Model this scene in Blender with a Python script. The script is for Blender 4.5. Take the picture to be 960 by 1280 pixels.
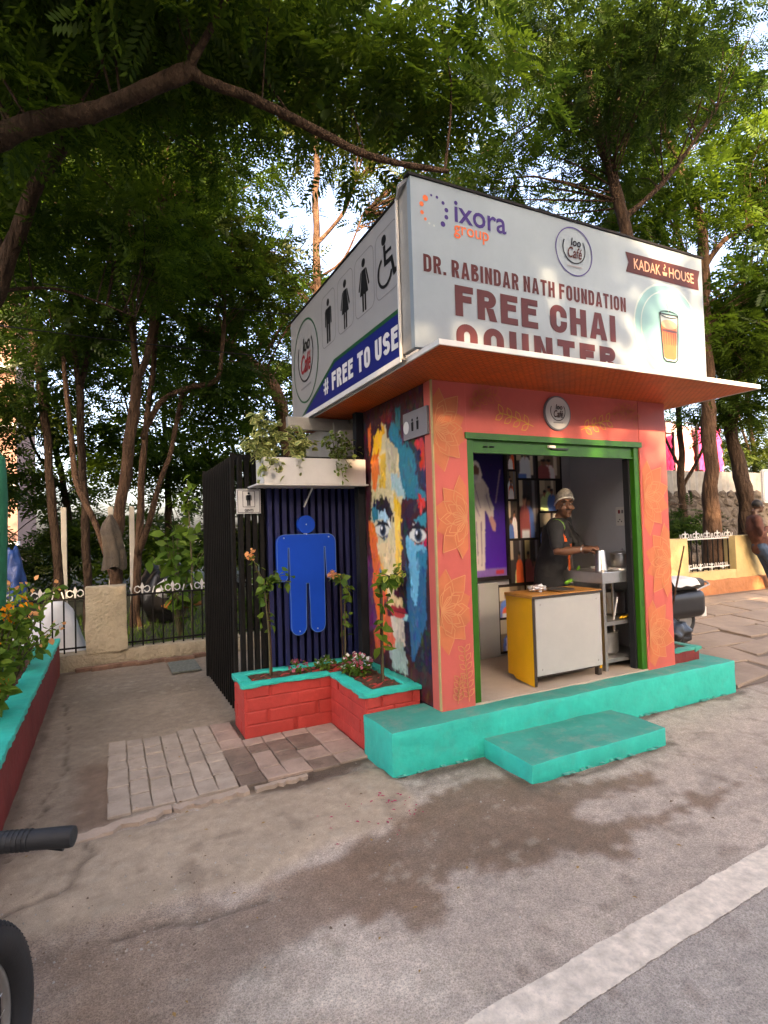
import bpy, bmesh, math, random
import numpy as np
from mathutils import Vector, Matrix, Euler

scene = bpy.context.scene
for o in list(bpy.data.objects):
    bpy.data.objects.remove(o)
COL = scene.collection
rnd = random.Random(7)

# ------------------------------------------------------------------ camera
CAM_YAW, CAM_PITCH, CAM_ROLL, CAM_H = math.radians(26.2), math.radians(1.6), math.radians(1.7), 1.65
fw = Vector((math.sin(CAM_YAW) * math.cos(CAM_PITCH), math.cos(CAM_YAW) * math.cos(CAM_PITCH), math.sin(CAM_PITCH)))
r0 = Vector((math.cos(CAM_YAW), -math.sin(CAM_YAW), 0))
u0 = r0.cross(fw)
rt = r0 * math.cos(CAM_ROLL) - u0 * math.sin(CAM_ROLL)
up = u0 * math.cos(CAM_ROLL) + r0 * math.sin(CAM_ROLL)
cam_data = bpy.data.cameras.new('camera')
cam = bpy.data.objects.new('camera', cam_data)
COL.objects.link(cam)
m = Matrix((rt, up, -fw)).transposed().to_4x4()
m.translation = Vector((0, 0, CAM_H))
cam.matrix_world = m
cam_data.sensor_fit = 'VERTICAL'
cam_data.sensor_height = 36
cam_data.lens = 36 * 695 / 1280
cam_data.clip_start = 0.05
cam_data.clip_end = 600
scene.camera = cam

# ------------------------------------------------------------------ sky, sun, exposure
TO_SUN = Vector((-0.30, -0.90, 0.33)).normalized()
SUN_EL = math.asin(TO_SUN.z)
world = bpy.data.worlds.new('World')
scene.world = world
world.use_nodes = True
wn = world.node_tree
bg = wn.nodes['Background']
sky = wn.nodes.new('ShaderNodeTexSky')
sky.sky_type = 'NISHITA'
sky.sun_disc = False
sky.sun_elevation = SUN_EL
sky.sun_rotation = math.atan2(TO_SUN.x, TO_SUN.y)
sky.air_density = 0.75
sky.dust_density = 6.0
sky.ozone_density = 1.0
wn.links.new(sky.outputs[0], bg.inputs[0])
bg.inputs[1].default_value = 0.15
sd = bpy.data.lights.new('sun', 'SUN')
sd.energy = 2.0
sd.angle = math.radians(0.5)
sd.color = (1.0, 0.76, 0.50)
sun = bpy.data.objects.new('sun', sd)
COL.objects.link(sun)
sun.rotation_euler = (-TO_SUN).to_track_quat('-Z', 'Y').to_euler()
sun.location = (-6, -18, 12)
scene.view_settings.view_transform = 'Standard'
scene.view_settings.look = 'None'
scene.view_settings.gamma = 1
scene.view_settings.use_curve_mapping = False
scene.view_settings.exposure = 3.3
scene.view_settings.use_white_balance = True        # camera balanced for open shade
scene.view_settings.white_balance_temperature = 7600
scene.view_settings.white_balance_tint = 17
scene.cycles.max_bounces = 6
scene.cycles.diffuse_bounces = 4
scene.cycles.transparent_max_bounces = 6
scene.cycles.transmission_bounces = 4
scene.cycles.use_denoising = True

# ------------------------------------------------------------------ materials
def lin(c):
    return tuple((v / 12.92 if v <= 0.04045 else ((v + 0.055) / 1.055) ** 2.4) for v in (x / 255 for x in c))

def pmat(name, col, rough=0.6, var=0.15, vs=3.0, bump=0.15, bs=60.0, metal=0.0, spec=0.4, dirt=0.0, dirtcol=(0.12, 0.09, 0.07), stretch=(1, 1, 1), bdist=0.004):
    """principled paint / plaster / metal with mottled colour, optional grime and fine relief"""
    col = tuple(c * (0.78 if metal < 0.5 else 1) for c in col)
    mt = bpy.data.materials.new(name)
    mt.use_nodes = True
    nt = mt.node_tree
    b = nt.nodes['Principled BSDF']
    b.inputs['Roughness'].default_value = rough
    b.inputs['Metallic'].default_value = metal
    b.inputs['Specular IOR Level'].default_value = spec
    geo = nt.nodes.new('ShaderNodeNewGeometry')
    mp = nt.nodes.new('ShaderNodeMapping')
    mp.inputs['Scale'].default_value = stretch
    nt.links.new(geo.outputs['Position'], mp.inputs['Vector'])
    n1 = nt.nodes.new('ShaderNodeTexNoise')
    n1.inputs['Scale'].default_value = vs
    n1.inputs['Detail'].default_value = 6
    n1.inputs['Roughness'].default_value = 0.65
    nt.links.new(mp.outputs[0], n1.inputs['Vector'])
    rp = nt.nodes.new('ShaderNodeValToRGB')
    rp.color_ramp.elements[0].position = 0.3
    rp.color_ramp.elements[1].position = 0.7
    rp.color_ramp.elements[0].color = tuple(c * (1 - var) for c in col) + (1,)
    rp.color_ramp.elements[1].color = tuple(min(1, c * (1 + var)) for c in col) + (1,)
    nt.links.new(n1.outputs[0], rp.inputs[0])
    out = rp.outputs[0]
    if dirt > 0:
        n3 = nt.nodes.new('ShaderNodeTexNoise')
        n3.inputs['Scale'].default_value = vs * 2.7
        n3.inputs['Detail'].default_value = 8
        n3.inputs['Roughness'].default_value = 0.75
        nt.links.new(mp.outputs[0], n3.inputs['Vector'])
        r3 = nt.nodes.new('ShaderNodeValToRGB')
        r3.color_ramp.elements[0].position = 0.5
        r3.color_ramp.elements[1].position = 0.75
        r3.color_ramp.elements[0].color = (0, 0, 0, 1)
        r3.color_ramp.elements[1].color = (dirt, dirt, dirt, 1)
        nt.links.new(n3.outputs[0], r3.inputs[0])
        mx = nt.nodes.new('ShaderNodeMix')
        mx.data_type = 'RGBA'
        mx.inputs['B'].default_value = tuple(dirtcol) + (1,)
        nt.links.new(r3.outputs[0], mx.inputs['Factor'])
        nt.links.new(out, mx.inputs['A'])
        out = mx.outputs['Result']
    nt.links.new(out, b.inputs['Base Color'])
    if bump > 0:
        n2 = nt.nodes.new('ShaderNodeTexNoise')
        n2.inputs['Scale'].default_value = bs
        n2.inputs['Detail'].default_value = 5
        nt.links.new(mp.outputs[0], n2.inputs['Vector'])
        bp = nt.nodes.new('ShaderNodeBump')
        bp.inputs['Strength'].default_value = bump
        bp.inputs['Distance'].default_value = bdist
        nt.links.new(n2.outputs[0], bp.inputs['Height'])
        nt.links.new(bp.outputs[0], b.inputs['Normal'])
    return mt

def attr_mat(name, attr='paint', rough=0.5, spec=0.35, bump=0.0, gain=1.0):
    mt = bpy.data.materials.new(name)
    mt.use_nodes = True
    nt = mt.node_tree
    b = nt.nodes['Principled BSDF']
    b.inputs['Roughness'].default_value = rough
    b.inputs['Specular IOR Level'].default_value = spec
    at = nt.nodes.new('ShaderNodeAttribute')
    at.attribute_name = attr
    nt.links.new(at.outputs['Color'], b.inputs['Base Color'])
    if bump:
        n2 = nt.nodes.new('ShaderNodeTexNoise')
        n2.inputs['Scale'].default_value = 45
        bp = nt.nodes.new('ShaderNodeBump')
        bp.inputs['Strength'].default_value = bump
        bp.inputs['Distance'].default_value = 0.004
        geo = nt.nodes.new('ShaderNodeNewGeometry')
        nt.links.new(geo.outputs['Position'], n2.inputs['Vector'])
        nt.links.new(n2.outputs[0], bp.inputs['Height'])
        nt.links.new(bp.outputs[0], b.inputs['Normal'])
    return mt

def leaf_mat(name, c0, c1, trans=0.35, attr='tint', useattr=False):
    """thin leaf: diffuse front plus light passing through; colour runs c0..c1 by the tint attribute"""
    mt = bpy.data.materials.new(name)
    mt.use_nodes = True
    nt = mt.node_tree
    nt.nodes.remove(nt.nodes['Principled BSDF'])
    o = nt.nodes['Material Output']
    at = nt.nodes.new('ShaderNodeAttribute')
    at.attribute_name = attr
    if useattr:
        colout = at.outputs['Color']
    else:
        mx = nt.nodes.new('ShaderNodeMix')
        mx.data_type = 'RGBA'
        mx.inputs['A'].default_value = tuple(c0) + (1,)
        mx.inputs['B'].default_value = tuple(c1) + (1,)
        nt.links.new(at.outputs['Fac'], mx.inputs['Factor'])
        colout = mx.outputs['Result']
    d = nt.nodes.new('ShaderNodeBsdfDiffuse')
    t = nt.nodes.new('ShaderNodeBsdfTranslucent')
    g = nt.nodes.new('ShaderNodeBsdfGlossy')
    g.inputs['Roughness'].default_value = 0.45
    g.inputs['Color'].default_value = (0.35, 0.38, 0.3, 1)
    nt.links.new(colout, d.inputs[0])
    hs = nt.nodes.new('ShaderNodeHueSaturation')
    hs.inputs['Value'].default_value = 1.5
    hs.inputs['Hue'].default_value = 0.485
    nt.links.new(colout, hs.inputs['Color'])
    nt.links.new(hs.outputs[0], t.inputs[0])
    s1 = nt.nodes.new('ShaderNodeMixShader')
    s1.inputs[0].default_value = trans
    nt.links.new(d.outputs[0], s1.inputs[1])
    nt.links.new(t.outputs[0], s1.inputs[2])
    s2 = nt.nodes.new('ShaderNodeMixShader')
    s2.inputs[0].default_value = 0.03
    nt.links.new(s1.outputs[0], s2.inputs[1])
    nt.links.new(g.outputs[0], s2.inputs[2])
    nt.links.new(s2.outputs[0], o.inputs[0])
    return mt

# ------------------------------------------------------------------ mesh helpers
OFF = {}

def off(o):
    return OFF.get(o.name, Vector((0, 0, 0))) if o is not None else Vector((0, 0, 0))

def thing(name, label, cat, loc=(0, 0, 0), group=None):
    o = bpy.data.objects.new(name, None)
    COL.objects.link(o)
    o.location = loc
    o.empty_display_size = 0.1
    OFF[o.name] = Vector(loc)
    o['label'] = label
    o['category'] = cat
    if group:
        o['group'] = group
    return o

def tag(o, label=None, cat=None, group=None, kind=None):
    if label: o['label'] = label
    if cat: o['category'] = cat
    if group: o['group'] = group
    if kind: o['kind'] = kind
    return o

class MB:
    def __init__(s):
        s.v, s.f, s.mi = [], [], []
        s.cur = 0
    def add(s, vs, fs):
        n = len(s.v)
        s.v += [tuple(p) for p in vs]
        s.f += [tuple(i + n for i in q) for q in fs]
        s.mi += [s.cur] * len(fs)
        return s
    def box(s, x0, x1, y0, y1, z0, z1):
        return s.add([(x0, y0, z0), (x1, y0, z0), (x1, y1, z0), (x0, y1, z0), (x0, y0, z1), (x1, y0, z1), (x1, y1, z1), (x0, y1, z1)],
                     [(0, 3, 2, 1), (4, 5, 6, 7), (0, 1, 5, 4), (1, 2, 6, 5), (2, 3, 7, 6), (3, 0, 4, 7)])
    def bbox(s, x0, x1, y0, y1, z0, z1, b=0.008):
        """box with chamfered edges"""
        bm = bmesh.new()
        bmesh.ops.create_cube(bm, size=1)
        for v in bm.verts:
            v.co = Vector(((x0 + x1) / 2 + v.co.x * (x1 - x0), (y0 + y1) / 2 + v.co.y * (y1 - y0), (z0 + z1) / 2 + v.co.z * (z1 - z0)))
        bmesh.ops.bevel(bm, geom=bm.edges[:], offset=b, segments=2, affect='EDGES', profile=0.5)
        bm.verts.index_update()
        s.add([v.co[:] for v in bm.verts], [[v.index for v in f.verts] for f in bm.faces])
        bm.free()
        return s
    def tube(s, pts, rad, n=8, cap=True):
        pts = [Vector(p) for p in pts]
        k = len(pts)
        rs = rad if isinstance(rad, (list, tuple)) else [rad] * k
        vs, fs = [], []
        prev = None
        for i, p in enumerate(pts):
            t = (pts[min(i + 1, k - 1)] - pts[max(i - 1, 0)])
            if t.length < 1e-9: t = Vector((0, 0, 1))
            t.normalize()
            if prev is None:
                a = Vector((0, 0, 1)) if abs(t.z) < 0.9 else Vector((1, 0, 0))
                x = t.cross(a).normalized()
            else:
                x = (prev - t * prev.dot(t))
                x = x.normalized() if x.length > 1e-6 else t.orthogonal().normalized()
            prev = x
            y = t.cross(x)
            for j in range(n):
                a = 2 * math.pi * j / n
                vs.append(p + (x * math.cos(a) + y * math.sin(a)) * rs[i])
        for i in range(k - 1):
            for j in range(n):
                a, b = i * n + j, i * n + (j + 1) % n
                fs.append((a, b, b + n, a + n))
        if cap:
            fs.append(tuple(range(n))[::-1])
            fs.append(tuple((k - 1) * n + j for j in range(n)))
        return s.add(vs, fs)
    def limb(s, pr, n=12):
        """tapered chain with rounded ends: pr = [(point, radius), ...]"""
        (p0, ra), (p1, rb) = pr[0], pr[-1]
        q0 = (Vector(p0) - Vector(pr[1][0])).normalized()
        q1 = (Vector(p1) - Vector(pr[-2][0])).normalized()
        pts, rs = [], []
        for a in (1.0, 0.85, 0.5):
            pts.append(Vector(p0) + q0 * ra * a); rs.append(max(ra * math.sqrt(1 - a * a), ra * 0.05))
        for p, r in pr:
            pts.append(Vector(p)); rs.append(r)
        for a in (0.5, 0.85, 1.0):
            pts.append(Vector(p1) + q1 * rb * a); rs.append(max(rb * math.sqrt(1 - a * a), rb * 0.05))
        return s.tube(pts, rs, n)
    def ell(s, c, r, n=14, k=9, rot=None):
        vs, fs = [], []
        for i in range(k + 1):
            th = math.pi * i / k
            for j in range(n):
                a = 2 * math.pi * j / n
                p = Vector((r[0] * math.sin(th) * math.cos(a), r[1] * math.sin(th) * math.sin(a), r[2] * math.cos(th)))
                if rot is not None: p = rot @ p
                vs.append(Vector(c) + p)
        for i in range(k):
            for j in range(n):
                fs.append((i * n + j, (i + 1) * n + j, (i + 1) * n + (j + 1) % n, i * n + (j + 1) % n))
        return s.add(vs, fs)
    def lathe(s, prof, c, n=24):
        """prof = [(radius, z), ...] about the vertical through c"""
        vs, fs = [], []
        for r, z in prof:
            for j in range(n):
                a = 2 * math.pi * j / n
                vs.append((c[0] + r * math.cos(a), c[1] + r * math.sin(a), c[2] + z))
        for i in range(len(prof) - 1):
            for j in range(n):
                fs.append((i * n + j, i * n + (j + 1) % n, (i + 1) * n + (j + 1) % n, (i + 1) * n + j))
        fs.append(tuple(range(n))[::-1])
        fs.append(tuple((len(prof) - 1) * n + j for j in range(n)))
        return s.add(vs, fs)
    def prism(s, poly, o, ux, uy, depth):
        """polygon (u,v) on plane o+u*ux+v*uy, pushed by the vector depth"""
        o, ux, uy, d = Vector(o), Vector(ux), Vector(uy), Vector(depth)
        n = len(poly)
        a = [o + ux * p[0] + uy * p[1] for p in poly]
        vs = a + [p + d for p in a]
        fs = [tuple(range(n)), tuple(range(2 * n - 1, n - 1, -1))]
        fs += [(i, i + n, (i + 1) % n + n, (i + 1) % n) for i in range(n)]
        return s.add(vs, fs)
    def sheet(s, poly, o, ux, uy):
        o, ux, uy = Vector(o), Vector(ux), Vector(uy)
        return s.add([o + ux * p[0] + uy * p[1] for p in poly], [tuple(range(len(poly)))])
    def ring(s, c, ra, rb, o, ux, uy, w, n=48, a0=0.0, a1=2 * math.pi):
        """flat ring band (ellipse radii ra, rb; width w) in a plane"""
        o, ux, uy = Vector(o), Vector(ux), Vector(uy)
        vs = []
        for i in range(n + 1):
            a = a0 + (a1 - a0) * i / n
            for k in (0, 1):
                vs.append(o + ux * (c[0] + (ra - k * w) * math.cos(a)) + uy * (c[1] + (rb - k * w) * math.sin(a)))
        return s.add(vs, [(2 * i, 2 * i + 2, 2 * i + 3, 2 * i + 1) for i in range(n)])
    def disc(s, c, ra, rb, o, ux, uy, n=40):
        return s.sheet([(c[0] + ra * math.cos(2 * math.pi * i / n), c[1] + rb * math.sin(2 * math.pi * i / n)) for i in range(n)], o, ux, uy)
    def band(s, pts, w, o, ux, uy):
        """flat painted line through 2D points"""
        o, ux, uy = Vector(o), Vector(ux), Vector(uy)
        pts = [p for i, p in enumerate(pts) if i == 0 or math.hypot(p[0] - pts[i - 1][0], p[1] - pts[i - 1][1]) > 1e-6]
        n = len(pts)
        if n < 2: return s
        closed = n > 3 and math.hypot(pts[0][0] - pts[-1][0], pts[0][1] - pts[-1][1]) < 1e-6
        vs = []
        for i in range(n):
            pa = pts[i - 1] if i > 0 else (pts[-2] if closed else pts[i])
            pb = pts[i + 1] if i < n - 1 else (pts[1] if closed else pts[i])
            d1 = Vector((pts[i][0] - pa[0], pts[i][1] - pa[1])); d2 = Vector((pb[0] - pts[i][0], pb[1] - pts[i][1]))
            if d1.length < 1e-9: d1 = d2
            if d2.length < 1e-9: d2 = d1
            d1 = d1.normalized(); d2 = d2.normalized()
            nn = Vector((-(d1.y + d2.y), d1.x + d2.x))
            nn = nn.normalized() if nn.length > 1e-6 else Vector((-d1.y, d1.x))
            k = w / 2 / max(0.45, nn.dot(Vector((-d1.y, d1.x))))
            for sg in (1, -1):
                vs.append(o + ux * (pts[i][0] + nn.x * k * sg) + uy * (pts[i][1] + nn.y * k * sg))
        return s.add(vs, [(2 * i, 2 * i + 1, 2 * i + 3, 2 * i + 2) for i in range(n - 1)])
    def build(s, name, mat, parent=None, smooth=False, local=False, fix=True, bevel=0.0):
        me = bpy.data.meshes.new(name)
        d = Vector((0, 0, 0)) if local else off(parent)
        me.from_pydata([(p[0] - d.x, p[1] - d.y, p[2] - d.z) for p in s.v], [], s.f)
        for mm in (mat if isinstance(mat, (list, tuple)) else [mat]):
            me.materials.append(mm)
        if any(s.mi):
            me.polygons.foreach_set('material_index', s.mi)
        if fix or bevel:
            bm = bmesh.new(); bm.from_mesh(me)
            if bevel:
                bmesh.ops.bevel(bm, geom=[e for e in bm.edges], offset=bevel, segments=2, affect='EDGES', profile=0.6)
            bmesh.ops.recalc_face_normals(bm, faces=bm.faces); bm.to_mesh(me); bm.free()
        if smooth:
            me.polygons.foreach_set('use_smooth', [True] * len(me.polygons))
            if smooth == 'auto':
                me.set_sharp_from_angle(angle=math.radians(40))
        o = bpy.data.objects.new(name, me)
        COL.objects.link(o)
        if parent is not None:
            o.parent = parent
            OFF[o.name] = d
        return o

def np_mesh(name, verts, quads, mat, parent=None, attrs=None, smooth=False):
    """fast mesh from numpy arrays of vertices and quads; attrs = {name: (type, array)} on points"""
    d = off(parent)
    verts = verts - np.array(d[:])
    me = bpy.data.meshes.new(name)
    nv, nq = len(verts), len(quads)
    me.vertices.add(nv)
    me.vertices.foreach_set('co', verts.astype(np.float32).ravel())
    me.loops.add(nq * 4)
    me.loops.foreach_set('vertex_index', quads.astype(np.int32).ravel())
    me.polygons.add(nq)
    me.polygons.foreach_set('loop_start', np.arange(0, nq * 4, 4, dtype=np.int32))
    if smooth:
        me.polygons.foreach_set('use_smooth', np.ones(nq, dtype=bool))
    me.update(calc_edges=True)
    for an, (ty, ar) in (attrs or {}).items():
        a = me.attributes.new(an, ty, 'POINT')
        if ty == 'FLOAT':
            a.data.foreach_set('value', ar.astype(np.float32).ravel())
        else:
            a.data.foreach_set('color', ar.astype(np.float32).ravel())
    me.materials.append(mat)
    o = bpy.data.objects.new(name, me)
    COL.objects.link(o)
    if parent is not None:
        o.parent = parent
        OFF[o.name] = d
    return o

def grid(name, nx, ny, o, ux, uy, rgb, mat, parent=None):
    """flat print: a (ny, nx, 3) picture held as point colours on a fine grid"""
    o, ux, uy = np.array(o, float), np.array(ux, float), np.array(uy, float)
    u, v = np.meshgrid(np.linspace(0, 1, nx), np.linspace(0, 1, ny))
    P = o + u[..., None] * ux + v[..., None] * uy
    i = np.arange(nx * ny).reshape(ny, nx)
    q = np.stack([i[:-1, :-1], i[:-1, 1:], i[1:, 1:], i[1:, :-1]], -1).reshape(-1, 4)
    col = np.concatenate([rgb.reshape(-1, 3), np.ones((nx * ny, 1))], 1)
    return np_mesh(name, P.reshape(-1, 3), q, mat, parent, {'paint': ('FLOAT_COLOR', col)})

class Canvas:
    """small numpy picture, u right, v up, 0..1"""
    def __init__(s, nx, ny, col):
        s.nx, s.ny = nx, ny
        s.a = np.tile(np.array(lin(col)), (ny, nx, 1))
        s.u, s.v = np.meshgrid(np.linspace(0, 1, nx), np.linspace(0, 1, ny))
    def poly(s, pts, col):
        m = np.zeros((s.ny, s.nx), bool)
        n = len(pts)
        for i in range(n):
            (x0, y0), (x1, y1) = pts[i], pts[(i + 1) % n]
            if y0 == y1: continue
            c = ((y0 > s.v) != (y1 > s.v)) & (s.u < (x1 - x0) * (s.v - y0) / (y1 - y0) + x0)
            m ^= c
        s.a[m] = lin(col)
    def rect(s, u0, v0, u1, v1, col):
        s.a[(s.u >= u0) & (s.u <= u1) & (s.v >= v0) & (s.v <= v1)] = lin(col)
    def ell(s, c, r, col):
        s.a[((s.u - c[0]) / r[0]) ** 2 + ((s.v - c[1]) / r[1]) ** 2 < 1] = lin(col)
    def strokes(s, n, lmax, wmax, jit, seed, vert=0.7, asp=1.0):
        r = np.random.RandomState(seed)
        src = s.a.copy()
        for _ in range(n):
            cu, cv = r.rand(), r.rand()
            c = src[int(cv * (s.ny - 1)), int(cu * (s.nx - 1))] * (1 + jit * (r.rand() - 0.5) * 2) + (r.rand(3) - 0.5) * 0.07
            ang = (math.pi / 2 + r.randn() * 0.35) if r.rand() < vert else r.rand() * math.pi
            L, W = lmax * (0.3 + 0.7 * r.rand()), wmax * (0.3 + 0.7 * r.rand())
            du, dv = (s.u - cu) * asp, s.v - cv
            a = du * math.cos(ang) + dv * math.sin(ang)
            b = -du * math.sin(ang) + dv * math.cos(ang)
            s.a[(abs(a) < L) & (abs(b) < W * (1 - 0.5 * a / L))] = np.clip(c, 0, 1)

def blur(a, n=1):
    for _ in range(n):
        p = np.pad(a, ((1, 1), (1, 1), (0, 0)), mode='edge')
        a = (p[1:-1, 1:-1] * 2 + p[:-2, 1:-1] + p[2:, 1:-1] + p[1:-1, :-2] + p[1:-1, 2:]) / 6
    return a

def crumple(o, amp, freq, seed=0):
    from mathutils import noise as mn
    vs = o.data.vertices
    nrm = [v.normal.copy() for v in vs]
    co = []
    for v, nn in zip([v.co.copy() for v in vs], nrm):
        q = v * freq + Vector((seed, 0, 0))
        co.extend(v + nn * amp * (mn.noise(q) + 0.5 * mn.noise(q * 2.3)))
    vs.foreach_set('co', co)
    return o

def text(name, body, box, o, ux, uy, mat, parent, bold=0.0, shear=0.0, slant=0.0):
    """flat lettering fitted exactly to box=(u0,v0,u1,v1) on the plane o+u*ux+v*uy"""
    cu = bpy.data.curves.new('letters', 'FONT')
    cu.body = body
    cu.size = 1
    cu.offset = bold
    cu.shear = shear
    cu.resolution_u = 3
    t = bpy.data.objects.new('letters', cu)
    COL.objects.link(t)
    dg = bpy.context.evaluated_depsgraph_get()
    me = bpy.data.meshes.new_from_object(t.evaluated_get(dg))
    bpy.data.objects.remove(t)
    bpy.data.curves.remove(cu)
    n = len(me.vertices)
    co = np.empty(n * 3, np.float32)
    me.vertices.foreach_get('co', co)
    co = co.reshape(-1, 3)
    lo, hi = co.min(0), co.max(0)
    uvv = (co[:, :2] - lo[:2]) / np.maximum(hi[:2] - lo[:2], 1e-6)
    u = box[0] + uvv[:, 0] * (box[2] - box[0])
    v = box[1] + uvv[:, 1] * (box[3] - box[1]) + slant * uvv[:, 0]
    o, ux, uy = np.array(o, float), np.array(ux, float), np.array(uy, float)
    P = o + u[:, None] * ux + v[:, None] * uy - np.array(off(parent)[:])
    me.vertices.foreach_set('co', P.astype(np.float32).ravel())
    me.update()
    me.name = name
    me.materials.clear()
    me.materials.append(mat)
    ob = bpy.data.objects.new(name, me)
    COL.objects.link(ob)
    ob.parent = parent
    OFF[ob.name] = off(parent)
    return ob

def glyph(ch, s, w):
    """heavy block capital in a w x 1 box, stroke s: list of polygons"""
    P = []
    t = s * 0.9
    rect = lambda a, b, c_, d: P.append([(a, b), (c_, b), (c_, d), (a, d)])
    def arc(cx, cy, rx, ry, a0, a1, n=8):
        q = []
        for i in range(n + 1):
            a = math.radians(a0 + (a1 - a0) * i / n)
            q.append((math.cos(a), math.sin(a)))
        for i in range(n):
            (c0, s0), (c1, s1) = q[i], q[i + 1]
            P.append([(cx + rx * c0, cy + ry * s0), (cx + rx * c1, cy + ry * s1), (cx + (rx - s) * c1, cy + (ry - t) * s1), (cx + (rx - s) * c0, cy + (ry - t) * s0)])
    r_ = w / 2
    def bowl(y0, y1, x1):
        rr = min((y1 - y0) / 2, x1 * 0.5)
        rect(s, y1 - t, x1 - rr, y1); rect(s, y0, x1 - rr, y0 + t)
        arc(x1 - rr, y1 - rr, rr, rr, 0, 90); arc(x1 - rr, y0 + rr, rr, rr, 270, 360)
        if y1 - y0 - 2 * rr > 1e-4: rect(x1 - s, y0 + rr, x1, y1 - rr)
    if ch in 'FE':
        rect(0, 0, s, 1); rect(s, 1 - t, w, 1); rect(s, 0.46, w * 0.9, 0.46 + t)
        if ch == 'E': rect(s, 0, w, t)
    elif ch == 'H':
        rect(0, 0, s, 1); rect(w - s, 0, w, 1); rect(s, 0.43, w - s, 0.43 + t)
    elif ch == 'I': rect(0, 0, s, 1)
    elif ch == '.': rect(0, 0, s, s)
    elif ch == 'T':
        rect(0, 1 - t, w, 1); rect(w / 2 - s / 2, 0, w / 2 + s / 2, 1 - t)
    elif ch == 'N':
        rect(0, 0, s, 1); rect(w - s, 0, w, 1); P.append([(s, 1), (s, 0.60), (w - s, 0), (w - s, 0.40)])
    elif ch == 'U':
        rect(0, r_, s, 1); rect(w - s, r_, w, 1); arc(r_, r_, r_, r_, 180, 360, 14)
    elif ch == 'O':
        rect(0, r_, s, 1 - r_); rect(w - s, r_, w, 1 - r_); arc(r_, r_, r_, r_, 180, 360, 14); arc(r_, 1 - r_, r_, r_, 0, 180, 14)
    elif ch == 'C':
        rect(0, r_, s, 1 - r_); arc(r_, r_, r_, r_, 180, 360, 14); arc(r_, 1 - r_, r_, r_, 0, 180, 14)
        rect(w - s, r_, w, r_ + 0.10); rect(w - s, 1 - r_ - 0.10, w, 1 - r_)
    elif ch == 'D':
        rect(0, 0, s, 1); bowl(0, 1, w)
    elif ch == 'R':
        rect(0, 0, s, 1); bowl(0.42, 1, w * 0.97); P.append([(w - s * 1.02, 0), (w, 0), (w * 0.82, 0.42), (w * 0.82 - s, 0.42)])
    elif ch == 'B':
        rect(0, 0, s, 1); bowl(0.0, 0.5 + t / 2 - 0.0005, w); P2 = len(P); bowl(0.5 + t / 2, 1, w * 0.95)
    elif ch == 'A':
        P.append([(0, 0), (s * 1.02, 0), (w / 2, 0.80), (w / 2, 1), (w / 2 - s * 0.55, 1)])
        P.append([(w - s * 1.02, 0), (w, 0), (w / 2 + s * 0.55, 1), (w / 2, 1), (w / 2, 0.80)])
        x = lambda y: s * 1.02 + (w / 2 - s * 1.02) * y / 0.80
        P.append([(x(0.18), 0.18), (w - x(0.18), 0.18), (w - x(0.18 + t), 0.18 + t), (x(0.18 + t), 0.18 + t)])
    elif ch == 'S':
        ry = (1 + t) / 4
        arc(r_, 1 - ry, r_, ry, 15, 270, 16); arc(r_, ry, r_, ry, -165, 90, 16)
    elif ch == '#':
        k = s * 0.6
        P.append([(w * 0.2, 0), (w * 0.2 + k, 0), (w * 0.32 + k, 0.9), (w * 0.32, 0.9)]); P.append([(w * 0.6, 0), (w * 0.6 + k, 0), (w * 0.72 + k, 0.9), (w * 0.72, 0.9)])
        for (a, b) in ((0, 0.24), (w * 0.36, w * 0.60), (w * 0.80, w)):
            pass
        for y in (0.24, 0.56):
            rect(w * 0.24 + k, y, w * 0.62, y + k); rect(0, y, w * 0.22, y + k); rect(w * 0.68 + k, y, w, y + k)
    return P

def block(name, body, box, o, ux, uy, mat, parent, s=0.26, w=0.62, gap=0.10, space=0.36):
    """line of heavy block capitals fitted to box"""
    x, polys = 0.0, []
    for ci, ch in enumerate(body):
        if ch == ' ':
            x += space - gap; continue
        cw = {'I': s, '.': s, 'E': w * 0.92, 'F': w * 0.9, 'A': w * 1.12, 'T': w * 0.98, '#': w * 1.1}.get(ch, w)
        for p in glyph(ch, s, cw): polys.append((ci, [(a + x, b) for a, b in p]))
        x += cw + gap
    tot = x - gap
    for key in sorted({k for k, _ in polys}):
        mb = MB()
        for k, p in polys:
            if k == key:
                mb.sheet([(box[0] + a / tot * (box[2] - box[0]), box[1] + b * (box[3] - box[1])) for a, b in p], o, ux, uy)
        mb.build(name, mat, parent, fix=False)

def copy_tree(o, parent=None):
    c = o.copy()
    COL.objects.link(c)
    if parent is not None:
        c.parent = parent
    OFF[c.name] = off(o)
    for ch in o.children:
        copy_tree(ch, c)
    return c

def baked(o, mods):
    """apply modifiers (list of (type, {settings})) and keep the result as plain mesh"""
    for ty, st in mods:
        md = o.modifiers.new(ty.lower(), ty)
        for k, v in st.items():
            setattr(md, k, v)
    dg = bpy.context.evaluated_depsgraph_get()
    me = bpy.data.meshes.new_from_object(o.evaluated_get(dg))
    o.modifiers.clear()
    old = o.data
    mats = list(old.materials)
    o.data = me
    bpy.data.meshes.remove(old)
    me.materials.clear()
    for mm in mats: me.materials.append(mm)
    me.polygons.foreach_set('use_smooth', [True] * len(me.polygons))
    return o

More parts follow.
